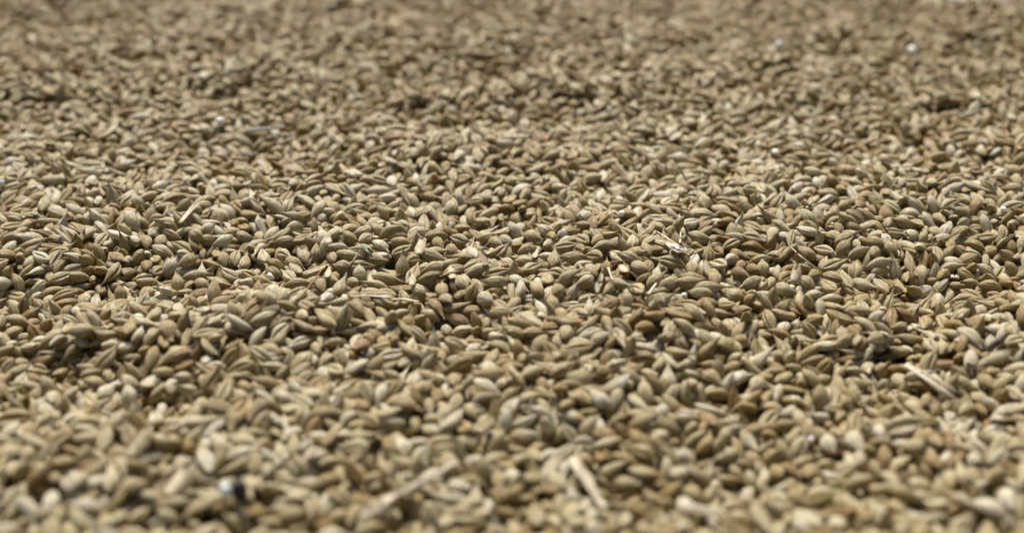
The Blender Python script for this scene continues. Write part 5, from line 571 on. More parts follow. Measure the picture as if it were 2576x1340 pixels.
-1193,-355,-43,157,24,-89,-337,-219,-32,147,16,102,88,-231,-24,32,-70,-74,-171,72,-11,-52,15,-1,1104,267,-24,-154,-13,60,-460,365,-32,157,12,-89,-1126,483,-10,-164,15,166,-1030,806,-57,-15,-7,-103,
-825,769,-43,165,29,-156,567,727,-55,170,-12,-87,-537,816,-66,50,4,-80,364,856,-6,46,13,54,533,838,-36,138,14,-169,-1083,1081,-55,8,-15,95,-966,1068,-48,-145,-32,92,-671,1061,-49,79,5,67,
241,1120,-48,-30,-15,-128,875,-1173,29,-159,-32,-6,1155,-1188,-11,-25,-16,168,-1176,-1102,-36,159,-28,-82,520,-1080,-18,-32,-22,-43,-729,-1066,-11,52,28,81,-496,-1054,-4,-51,20,176,-690,-1013,-38,1,31,-122,
605,-957,-72,-33,23,-40,-72,-949,-58,-41,-2,117,992,-908,9,-165,4,2,-908,-895,-11,152,-33,177,-365,-929,15,-135,3,-162,-409,-870,19,90,45,-153,-360,-846,32,-76,-27,92,-36,-850,-67,125,-6,18,
-947,-725,5,173,5,-92,-590,-725,21,-85,-13,22,739,-750,-54,-114,-1,161,927,-764,-28,-90,-17,-7,36,-699,-16,123,-2,113,-782,-624,-49,19,-9,-74,-402,-581,11,-161,6,-169,-31,-636,9,19,5,72,
-498,-505,-22,-11,18,151,-378,-366,-14,-97,0,89,1129,-368,5,151,11,-179,-446,-292,-27,-53,7,42,-406,-324,-15,137,-25,17,26,-313,-21,57,0,-11,1172,-336,-21,-36,74,22,-610,-225,-41,-33,47,-62,
551,-280,-25,-150,6,-56,595,-227,-22,-135,22,125,-1066,-187,-28,62,5,-153,280,-127,-20,-75,16,16,926,-146,19,48,10,92,693,-19,-16,-139,36,125,527,48,-8,-6,31,-86,-1033,94,-22,115,-15,-90,
116,115,-7,146,-7,-44,204,107,-5,-23,41,159,532,181,-17,-80,-10,124,562,217,-35,-178,6,-131,1141,172,7,133,-7,-99,-343,265,-42,57,-32,-176,-141,262,-44,-178,-23,-141,630,272,-25,113,17,122,
986,276,15,-134,22,134,-667,503,20,-19,-13,21,-339,486,-25,-73,81,-33,-567,541,-7,18,-23,104,279,512,-8,168,-38,-22,262,608,-33,154,14,93,1145,615,-8,-104,-4,-58,-357,676,-36,1,-14,-17,
363,662,-19,-2,9,90,541,647,-19,99,-1,62,810,681,-46,-163,-34,76,721,723,-40,12,33,70,932,758,-49,111,18,-105,1154,721,-38,-126,41,55,-573,825,-39,18,5,158,-575,865,-73,177,15,-65,
-772,918,-38,153,87,174,-699,902,-59,91,-26,-116,86,938,-26,-27,-11,-130,1064,932,-53,-19,54,-124,-853,956,-17,-88,-14,-74,721,981,-45,5,-16,34,1005,1068,-55,45,-24,84,-836,1099,-32,-63,-23,-45,
-359,1178,-15,30,15,99,707,1138,-32,-153,-7,-102,-618,-1188,0,-168,-45,-47,832,-1161,37,-89,-3,42,1151,-1147,-1,35,-16,-165,-826,-1100,2,-135,32,122,-816,-1048,-13,-94,-44,-124,770,-1066,28,-135,62,-86,
-212,-981,7,7,1,25,586,-906,-57,173,35,170,-796,-885,13,111,-24,83,-472,-910,28,107,-3,56,1111,-853,-15,13,27,156,-1156,-792,1,153,11,24,-571,-820,32,64,-28,-9,-97,-836,-34,-148,33,173,
-54,-780,-18,154,5,149,-1161,-646,-7,41,-8,106,-767,-636,1,-10,10,7,378,-642,-48,151,41,175,777,-655,-40,-21,50,67,-193,-579,12,138,-7,152,992,-489,31,154,5,86,-930,-432,-64,18,-39,173,
855,-441,-16,25,-2,31,-999,-406,-45,27,16,-26,25,-394,-8,-30,-41,166,512,-410,-8,-155,12,16,721,-420,-26,-5,-64,-9,-402,-303,18,15,26,37,272,-270,1,-1,46,-106,404,-319,16,-173,37,-21,
1040,-245,11,-96,13,143,-764,-195,-55,-161,41,-146,-4,-205,12,169,36,-12,-1048,-103,9,-23,22,-109,788,-72,21,122,4,-126,37,16,9,164,-8,116,-642,96,6,10,-14,-49,-367,137,-21,35,-40,60,
661,158,-18,48,31,150,-861,174,14,153,5,-11,138,197,-9,141,4,-31,714,201,-11,-30,40,-53,-21,246,-27,-83,-19,162,216,271,3,84,-18,-101,-390,281,-15,90,15,41,621,318,-19,-150,56,138,
568,378,-45,-139,-41,3,852,383,-53,-145,32,-61,-670,442,24,-160,24,-166,-553,423,2,-143,-27,-40,387,409,-51,108,27,-26,-1137,528,30,155,25,-135,-629,472,15,-175,-24,91,-141,485,3,-51,0,144,
621,496,-60,-150,21,-126,1158,504,5,90,2,-136,956,551,-33,-57,9,97,-214,614,-28,136,-26,-158,-506,669,-34,124,35,-104,-192,682,-12,173,-13,-45,629,663,-71,126,46,-92,-1077,746,-11,99,18,-172,
-134,684,21,168,-10,54,752,749,-25,55,36,161,-962,827,-39,-144,35,119,-917,832,-22,144,-19,-40,-462,814,-33,-43,-2,-175,726,795,-35,153,23,-128,149,858,-7,139,-4,-65,683,850,-21,-46,32,38,
800,848,-36,-60,-14,-148,-1089,913,-68,4,54,-99,974,952,-41,74,-23,10,1105,962,-28,-19,56,-15,-1069,1001,-37,-10,42,-19,679,1023,-19,-9,-5,39,932,1043,-37,119,11,34,1011,1036,-33,-38,10,179,
-60,1101,-19,26,-22,-51,45,1094,-11,-51,66,-75,400,1088,12,-118,6,2,-207,1171,7,-121,-68,111,-658,-1158,20,179,-1,159,-387,-1136,33,135,13,43,629,-863,-30,-175,-23,-4,-113,-760,1,-37,-6,-163,
1034,-739,3,-28,-60,-95,657,-613,-24,-47,-24,-4,-83,-487,23,-45,-17,-169,335,-489,5,-164,-6,-3,95,-300,20,-122,-42,168,717,-339,-16,19,30,-124,117,-219,9,-14,-7,164,-591,-187,-30,53,30,-60,
-1118,-178,8,-78,16,-59,1129,-112,-3,-78,47,171,-443,-82,-51,-126,31,157,86,-49,8,164,-67,120,-774,-5,13,-113,1,-110,-594,-7,-42,19,68,75,-1199,118,21,-21,-9,-49,-1017,54,15,164,-24,36,
-230,170,2,62,31,164,530,152,22,-148,30,39,896,193,24,148,-63,-91,-168,218,12,-175,60,-40,-101,177,2,-110,9,-160,-1184,295,23,53,-7,-95,-512,272,2,-54,19,171,-70,215,14,-115,-26,-154,
673,330,-26,-50,26,170,-1125,348,45,-71,-33,47,-450,406,3,-31,19,-168,-368,597,9,154,-1,5,-973,675,27,-126,-55,111,-915,651,24,165,13,115,594,705,-33,-87,17,-120,-867,785,0,139,25,-175,
-234,766,28,-76,-49,127,564,779,-2,-12,-10,-75,-834,842,-18,54,3,84,-67,832,6,-174,-33,163,33,884,23,166,-35,-93,884,868,-6,5,73,-81,-430,1007,-20,-168,23,-156,-1160,1079,7,-142,-31,51,
596,1109,10,-76,-44,23,664,1141,15,9,18,-22,],
[697,-1176,-40,180,5,136,-212,-1034,-36,-80,-11,-90,878,-892,-9,49,-12,-165,-277,-868,-28,144,28,-103,426,-533,-70,18,5,34,456,-561,-69,-82,12,65,1157,-452,-19,3,0,-145,-420,-262,-65,157,-38,-6,
-286,80,-19,62,0,-160,947,217,-18,171,10,38,841,1009,-80,3,18,89,-530,1105,-85,61,-18,-121,-1144,1110,-32,-140,29,106,997,-1192,7,167,-32,-44,609,-1148,-19,168,1,-78,470,-1063,-38,-132,47,90,
654,-989,-31,49,-56,9,861,-1056,14,-101,54,-54,920,-1021,29,52,17,52,-666,-876,-31,-165,74,10,-460,-853,3,156,0,87,-308,-866,18,-44,-13,-144,-466,-817,35,-170,-16,64,-236,-813,-25,-13,68,-47,
188,-651,-53,27,5,68,1189,-677,-38,9,-14,148,364,-540,-43,2,6,-41,214,-488,-48,80,70,124,356,-469,-62,-2,23,-134,420,-488,-53,7,40,-143,989,-321,-27,40,9,145,494,-333,-26,-170,13,-125,
970,-244,-18,132,5,-25,-938,-141,-52,-123,2,134,-809,17,-15,-47,32,39,930,22,-22,150,16,-19,-435,79,-30,-165,39,-157,-853,131,-2,-36,7,82,257,139,-9,124,-22,-93,823,249,-25,2,-17,-108,
-1016,248,7,-30,-3,-58,983,295,-31,2,-6,-132,-1070,369,-15,-21,0,94,-746,423,0,159,-3,-39,-898,592,-39,35,4,60,779,696,-68,-5,-14,22,-389,1033,-74,20,5,152,408,1063,-23,-51,-8,141,
-886,1176,7,-178,23,-107,689,1174,-14,9,-11,-88,-926,-1112,-19,-70,-15,-43,-532,-1148,4,104,-1,-82,694,-1096,5,-143,4,58,729,-1122,9,-27,-29,134,880,-1129,26,-157,23,159,-1178,-999,-48,68,82,172,
-808,-978,-36,27,-15,82,448,-954,-42,28,-11,-51,516,-980,-67,93,-7,4,864,-1001,50,47,5,100,-954,-959,-11,2,-3,-175,187,-957,-48,-46,8,43,851,-903,27,126,-5,-84,1052,-935,-8,70,2,102,
-451,-927,5,-123,43,178,527,-724,-90,152,-21,25,1010,-696,-30,164,31,-167,-306,-611,39,175,32,62,-290,-588,-4,-155,-15,-162,404,-659,-72,150,12,173,527,-504,-44,157,-3,69,-1143,-452,-15,-152,68,57,
-1082,-465,-28,-47,34,59,975,-421,7,-3,25,-60,-192,-352,16,-156,7,52,146,-411,-23,15,19,1,-745,-304,-68,88,19,-20,-611,-325,-45,-155,31,13,-214,-334,-6,172,-10,-112,-53,-298,-7,-17,-13,147,
-299,-228,-9,122,-41,-163,-170,-254,2,64,-17,41,882,-202,-10,-63,7,156,630,-139,-17,132,20,69,-1191,-56,19,66,-22,117,-386,-130,-72,16,54,10,8,-25,-25,35,-31,-178,451,-1,-20,56,25,51,
122,48,12,144,4,98,-642,124,-33,-94,-8,56,648,126,-28,161,44,92,892,98,7,-78,20,-10,-224,238,-35,61,-18,59,750,276,-20,-137,14,-178,-814,277,-18,57,-3,-70,560,322,-69,167,2,-59,
721,330,-45,14,25,144,-390,361,-35,-21,-33,110,641,392,-78,49,21,-15,941,384,-54,88,56,106,1076,340,-25,-71,10,135,-1049,520,-4,138,1,-38,-397,482,-27,82,-8,161,221,476,-19,69,-6,-74,
581,487,-81,-73,-39,57,665,473,-86,-158,-3,-17,-1156,566,2,-125,21,-47,-308,560,-30,149,-3,105,-127,541,-45,-166,25,87,-1013,657,-24,168,1,-13,-570,611,-42,-110,20,-5,-1019,711,-22,163,-1,11,
-650,663,-18,52,11,-93,743,637,-56,22,-34,76,-713,758,-17,-145,-6,76,-334,710,-42,-27,-23,-44,95,738,-24,37,-12,136,-268,788,11,-85,-7,12,911,843,-58,-158,4,-64,-846,914,-33,58,11,160,
345,931,-19,-116,29,120,406,923,-10,-49,31,-54,-938,966,-47,60,18,35,-470,994,-70,1,9,66,-60,1004,-31,-15,-2,22,314,987,-25,113,12,-36,14,1051,-51,-153,-33,-69,-782,1081,-23,45,-26,84,
-473,1087,-39,35,-17,67,896,1116,-57,-64,35,74,1180,1159,-76,85,-3,45,5,-1141,-60,36,-46,114,831,-1120,39,-47,19,-161,-1011,-1071,-17,-171,-37,-85,-933,-1071,3,-158,41,105,-317,-1094,16,29,-7,160,
-61,-1070,-54,10,27,145,138,-1029,-62,-53,-13,-92,-930,-1024,-17,76,67,-30,-729,-996,-11,-113,-20,119,-359,-1002,24,57,-3,46,597,-961,-25,-179,-47,149,-915,-940,15,-59,16,123,1163,-897,1,175,4,163,
-710,-914,-2,-18,25,-120,311,-882,-63,144,-13,-138,510,-842,-58,-175,-31,51,676,-873,-53,162,13,-49,-918,-816,26,30,34,80,-542,-850,14,179,-19,78,209,-809,-30,175,-15,87,763,-756,-16,-77,15,-22,
142,-695,-4,159,32,63,1188,-721,-2,39,0,-133,-267,-584,38,118,-39,95,900,-672,5,116,-17,16,139,-580,-1,-27,-54,-115,602,-604,-19,54,69,59,727,-545,-20,-4,25,-156,-540,-489,-14,-1,57,176,
-634,-439,-20,18,-3,-139,1011,-403,23,105,-10,-131,-499,-401,-16,-172,11,10,-462,-366,-17,102,-61,123,79,-361,-10,53,1,-28,-1174,-320,-5,86,10,62,232,-335,20,25,34,-47,567,-330,-19,-63,23,152,
969,-301,4,-59,25,48,-1108,-276,-23,-104,-59,-89,871,-304,-5,-75,41,-79,-522,-170,-63,120,-4,-79,520,-216,1,-20,-42,177,1163,-228,-12,74,17,51,616,-110,2,-3,-58,-2,-686,-97,-51,-59,42,112,
-265,-61,-15,149,10,19,365,-58,-5,153,30,64,543,-63,-6,47,-53,123,1089,-99,3,9,-8,-104,-793,-52,-7,161,4,55,-308,-56,-36,22,6,79,-201,-18,-2,-79,33,138,-82,-34,4,171,-7,73,
1057,-14,-2,-128,16,57,-551,92,-7,-179,54,-62,168,23,-1,-30,30,-66,-1103,116,-7,133,6,-25,-697,153,-14,-172,28,165,761,210,-11,-10,13,80,1059,162,17,133,25,-134,-576,210,-28,-10,-17,49,
359,280,-32,-73,64,-39,1162,237,32,6,11,-32,-1166,259,9,121,-24,74,-70,285,-14,-161,21,156,882,328,-20,62,20,-143,-284,361,5,171,-70,-120,519,397,-74,-136,28,-135,961,407,-18,94,-28,-18,
367,454,-59,-60,41,-96,759,482,-66,-105,-10,-91,1018,474,-26,100,10,-167,-1125,579,16,-94,21,-53,-380,554,4,121,17,152,316,537,-6,50,-30,176,-1103,659,8,123,18,168,836,595,-35,114,19,-111,
782,642,-38,145,43,-124,-874,750,-18,94,13,-171,-680,735,-9,3,-10,101,-1191,872,-56,-4,30,-79,575,842,1,115,13,-15,-1006,904,-38,68,63,136,-934,933,-20,21,65,-138,222,927,10,38,10,-4,
430,903,9,75,51,12,-991,959,-22,25,48,-172,-443,973,-48,-135,3,42,133,990,4,-165,-8,143,358,978,-12,-26,-12,115,456,972,11,94,11,-34,-694,1001,-29,150,-49,127,-590,995,-38,-38,42,-158,
-331,1075,-11,153,-2,-150,505,1077,15,140,-15,-48,-1120,1158,-2,169,2,41,-7,1142,-6,-41,3,-45,677,1111,-15,-29,53,104,-1004,1193,36,12,13,-62,545,1190,36,-58,35,-32,-386,-1093,32,109,63,-20,
613,-983,4,-92,75,-34,1098,-1073,27,105,-4,133,-585,-1038,3,-54,-23,80,-21,-1031,-26,-106,19,-80,197,-1029,-10,-179,17,-13,186,-823,-6,-3,-2,93,126,-844,2,169,14,-154,898,-737,22,-44,23,23,
1100,-783,-1,45,-2,57,-625,-535,4,82,-10,-20,490,-537,4,154,-7,-100,278,-507,-10,-95,-33,-15,950,-466,32,33,14,-125,-1008,-261,-23,-151,18,125,712,-264,0,-21,-8,-86,580,-159,-1,-143,15,-48,
1000,-176,24,-128,-23,-14,329,-130,20,113,2,-137,506,-41,8,4,14,47,1136,-62,-3,15,16,-128,-722,2,-17,61,7,-15,475,70,23,41,1,132,9,311,-21,-170,-32,-133,286,330,5,121,-17,176,
779,355,-6,138,36,146,873,388,16,48,35,163,866,364,-24,-34,8,-114,417,429,-36,-180,41,158,150,594,10,154,23,-151,711,563,-49,-77,17,95,812,801,-19,-42,-3,95,512,893,12,-164,-82,164,
320,968,27,-109,-36,-30,-757,998,-5,132,28,172,-224,1060,-12,-99,70,113,209,1072,18,148,3,-164,],
]
PATCH = [np.array(c, float).reshape(-1, 6) for c in PATCH]
CLS = np.concatenate([np.full(len(c), k) for k, c in enumerate(PATCH)]); PATCH = np.concatenate(PATCH)
def rot_axes(E):            # columns of the rotation matrices for Euler XYZ angles
    cx, cy_, cz = np.cos(E).T; sx, sy, sz = np.sin(E).T
    X = np.stack([cy_*cz, cy_*sz, -sy], 1); Y = np.stack([sx*sy*cz-cx*sz, sx*sy*sz+cx*cz, sx*cy_], 1); Z = np.stack([cx*sy*cz+sx*sz, cx*sy*sz-sx*cz, cx*cy_], 1)
    return X, Y, Z
def relief(x, y):           # the lie of the heap: broad swells and hollows, then the slope down to the floor at its far edge (centimetres)
    z = .15*np.sin(x*.23-y*.29+1.3)+.12*np.sin(x*.41+.7*np.sin(y*.31)+.5)*np.cos(y*.37)
    for px, py, r, d in HOLLOWS: z = z+d*np.exp(-((x-px)**2+(y-py)**2)/(r*r))
    e = 85.3-.44*(x-31.5)-y
    return z+np.where(e < 0, np.maximum(e*.5, -2.2), 0)
def spread():
    P, E, C = [], [], []
    for row in range(4):
        for col in range(5):
            ox, oy = -64+col*TILE+row*9.0, 15+row*TILE
            p = PATCH[:, :3]/100*GROW+np.array([ox+TILE/2, oy+TILE/2, 0]); P.append(p); E.append(np.radians(PATCH[:, 3:])); C.append(CLS)
    P, E, C = np.concatenate(P), np.concatenate(E), np.concatenate(C)
    P[:, 2] += relief(P[:, 0], P[:, 1])
    inside = (np.abs(P[:, 0]) < .36*(.9147*P[:, 1]+8.3)*1.04+10) & (P[:, 1] > 23) & (P[:, 1] < 98)
    return P, E, GROW*(.88+.07*(C & 3)), GROW*(.90+.06*(C >> 2)), inside
def beads(p, ax, l, w):     # a grain as a row of five balls
    t = np.array([-.36, -.2, 0, .2, .36]); r = np.array([.08, .13, .16, .13, .07])
    return p[:, None, :]+ax[:, None, :]*(t[None, :, None]*.95*l[:, None, None]), r[None]*w[:, None]
def make_room(P, AX, SL, SW, live, bodies):
    """take out the grains that would lie inside, or bury, one of the bodies (centre, axis, length)"""
    S, SR = beads(P, AX, SL, SW); live = live.copy(); toward = np.array([0, -.915, .404])
    for p, ux, s in bodies:
        p, ux = np.array(p, float), np.array(ux, float)
        near = np.where(live & (np.abs(P-p).max(1) < 2.0))[0]; K, KR = beads(p[None], ux[None], np.array([s]), np.array([1.05]))
        d = S[near][:, :, None, :]-K[0][None, None]; D = np.linalg.norm(d, axis=-1); gap = D-(SR[near][:, :, None]+KR[0][None, None])
        up = d@toward; side = np.sqrt(np.maximum(0, D*D-up*up))-.8*(SR[near][:, :, None]+KR[0][None, None])
        live[near[(gap.reshape(len(near), -1).min(1) < -.075) | ((side < 0) & (up > .02)).reshape(len(near), -1).any(1)]] = False
    return live

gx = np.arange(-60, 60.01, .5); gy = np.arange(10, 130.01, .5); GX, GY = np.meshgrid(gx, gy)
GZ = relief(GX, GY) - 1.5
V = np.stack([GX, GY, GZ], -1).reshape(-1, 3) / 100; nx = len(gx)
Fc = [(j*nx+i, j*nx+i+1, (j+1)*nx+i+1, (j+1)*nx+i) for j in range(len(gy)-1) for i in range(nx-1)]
bed = link('barley_bed', mesh('barley_bed', V, Fc, M_BED)); setp(bed, 'lower layer of the barley heap, gap shade painted into its dark colour', None, None, 'structure')
fl = link('floor', mesh('floor', [(-6, -3, -.026), (6, -3, -.026), (6, 9, -.026), (-6, 9, -.026)], [(0, 1, 2, 3)], M_FLOOR)); setp(fl, 'grey floor behind the far edge of the heap', None, None, 'structure')

# ------------------------------------------------------------------ one barley grain (metres, base at -x, awn end at +x, crease at -z)
TP = np.array([0, .03, .08, .16, .28, .42, .56, .70, .81, .89, .95, 1.0]); RP = np.array([.07, .21, .43, .68, .91, 1.0, .94, .75, .51, .33, .21, .13])
def grain_arrays(seed, nt=38, na=92):
    g = np.random.default_rng(seed)
    L, A, B = .0096, .00203*g.uniform(.95, 1.07), .00165*g.uniform(.93, 1.06)
    kind = 'full' if seed < 116 else ('thin', 'shrivelled', 'bent', 'broken', 'shrivelled', 'thin', 'bent', 'full', 'broken', 'shrivelled')[(seed-116) % 10]
    if kind == 'thin': A, B = A*.78, B*.74
    if kind == 'shrivelled': A, B = A*.95, B*.72
    t = np.r_[0, np.sort(.5-.5*np.cos(np.linspace(.12, np.pi, nt-1)))]; t = np.clip(t, 0, 1)
    phi = np.linspace(0, 2*np.pi, na, endpoint=False)
    T, PH = np.meshgrid(t, phi, indexing='ij')
    sh = g.uniform(-.05, .05); r = np.interp(np.clip(T + sh*np.sin(np.pi*T), 0, 1), TP, RP)
    r = r*(1+.03*np.sin(3.1*T*np.pi+g.uniform(0, 6)))
    tw = g.uniform(-.35, .35)*(T-.5) + g.uniform(-.12, .12)*np.sin(5*T)       # twist of the crease
    D = np.angle(np.exp(1j*(PH+np.pi/2-tw)))                                   # angle from the crease
    win = np.clip((T-.04)/.12, 0, 1)*np.clip((.97-T)/.15, 0, 1)
    depth = g.uniform(.26, .50)
    rad = np.ones_like(T) - depth*win*np.exp(-(D/g.uniform(.14, .24))**2) + .07*win*np.exp(-((np.abs(D)-.62)/.32)**2)
    edge = g.uniform(.80, 1.02)
    rad += .035*win*(1/(1+np.exp(-(np.abs(D)-edge)/.035)))                      # back husk laps over the crease husk
    nerves = [np.pi, np.pi-.72, -(np.pi-.72), np.pi-1.36, -(np.pi-1.36)]
    vein = np.zeros_like(T)
    for nv in nerves:
        dd = np.angle(np.exp(1j*(D-nv-.05*np.sin(6*T+nv)))); w = np.clip((T-.05)/.2, 0, 1)
        rad += (.022+.03*np.clip(T-.6, 0, 1))*w*np.exp(-(dd/.075)**2); vein = np.maximum(vein, (.42+.5*np.clip((T-.5)/.4, 0, 1))*w*np.exp(-(dd/.062)**2))
    vein = np.maximum(vein, .9*win*np.exp(-((np.abs(D)-edge+.03)/.045)**2)*(.35+.65*np.clip(np.sin(4*T+g.uniform(0, 6))+.6, 0, 1)))
    vein = np.maximum(vein, .65*win*np.exp(-(D/.07)**2))
    for k in range(5):                                                          # shrinkage wrinkles, mostly lengthwise
        m = g.integers(5, 15); rad += g.uniform(.006, .015)*(2.6 if kind == 'shrivelled' else 1)*np.sin(m*PH+g.uniform(0, 6)+g.uniform(-4, 4)*T)*np.sin(np.pi*T)
    wr = g.uniform(0, 1)
    if wr > .55: rad += .016*(wr-.45)*2*np.sin(T*g.uniform(60, 95)+2*np.sin(2*PH))*np.exp(-((np.abs(D)-1.25)/.5)**2)*win
    flat = np.where(T > .8, 1-.55*np.clip((T-.8)/.2, 0, 1), 1.0)                # the awn end is a flattened husk
    y = A*r*rad*np.cos(PH); z = B*r*rad*np.sin(PH)*flat
    z = np.where((z < 0), z*.92, z)
    x = (T-.5)*L
    if kind == 'broken':
        c = np.clip((T-.62)/.38, 0, 1); x = np.minimum(x, (.12+.05*np.sin(2*PH+1)+.03*np.sin(5*PH))*L-.02*L*c); y = y*(1-.15*c); z = z+0*c
    ext = g.choice([0., 0., .04, .08, .13, .2]); k = np.clip((T-.86)/.14, 0, 1); x = x+L*ext*k; y = y*(1-.45*k*(ext > .05)); z = z*(1-.3*k*(ext > .05))
    rag = np.clip((T-.93)/.07, 0, 1); x = x + rag*L*.035*(np.sin(2*PH+g.uniform(0, 6))+.7*np.sin(5*PH+g.uniform(0, 6)))
    kb = 2.4 if kind == 'bent' else 1.0; bz, by = kb*g.uniform(-.0010, .0006), kb*g.uniform(-.0007, .0007)
    z = z + bz*(2*(T-.5))**2*(1+.3*(T > .5)); y = y + by*(2*(T-.5))**2
    if g.uniform() > .6: z = z + .0007*np.clip((T-.82)/.18, 0, 1)**1.5*g.uniform(-1, 1.4)
    V = np.stack([x, y, z], -1).reshape(-1, 3)
    gp = np.stack([T*1.6, y/A, z/B], -1).reshape(-1, 3); gp[:, 0] = T.ravel()
    poles = [[V[:na, 0].min()-.0001, V[:na, 1].mean(), V[:na, 2].mean()], [V[-na:, 0].mean()-.0011, V[-na:, 1].mean(), V[-na:, 2].mean()]]
    V = np.vstack([V, poles]); gp = np.vstack([gp, [[0, 0, 0], [1, 0, 0]]]); vein = np.r_[vein.ravel(), 0, 1.0]
    F, tag = [], []
    for i in range(nt-1):
        for j in range(na):
            k = (j+1) % na; F.append((i*na+j, i*na+k, (i+1)*na+k, (i+1)*na+j))
            tm = .5*(t[i]+t[i+1]); tag.append(2 if tm > .87 else (1 if abs(D[i, j]) < edge-.02 and .06 < tm else 0))
    b0, b1 = nt*na, nt*na+1
    for j in range(na):
        k = (j+1) % na; F.append((b0, k, j)); tag.append(0); F.append((b1, (nt-1)*na+j, (nt-1)*na+k)); tag.append(2)
    return V, F, np.array(tag), gp, vein
def grain_mesh(name, V, F, gp, vein):
    me = mesh(name, V, F, M_GRAIN)
    a = me.attributes.new('gp', 'FLOAT_VECTOR', 'POINT'); a.data.foreach_set('vector', np.asarray(gp, np.float32).ravel())
    a = me.attributes.new('vein', 'FLOAT', 'POINT'); a.data.foreach_set('value', np.asarray(vein, np.float32))
    return me
NV = 26
WHOLE, PARTS = [], []
for s in range(NV):
    V, F, tag, gp, vein = grain_arrays(100+s)
    WHOLE.append(grain_mesh('grain_%02d' % s, V, F, gp, vein))
    prt = []
    for k, nm in enumerate(('back_husk', 'crease_husk', 'awn_stub')):
        Fk = [f for f, q in zip(F, tag) if q == k]; used = sorted({v for f in Fk for v in f}); idx = {v: i for i, v in enumerate(used)}
        prt.append(grain_mesh(nm, V[used], [tuple(idx[v] for v in f) for f in Fk], gp[used], vein[used]))
    PARTS.append(prt)

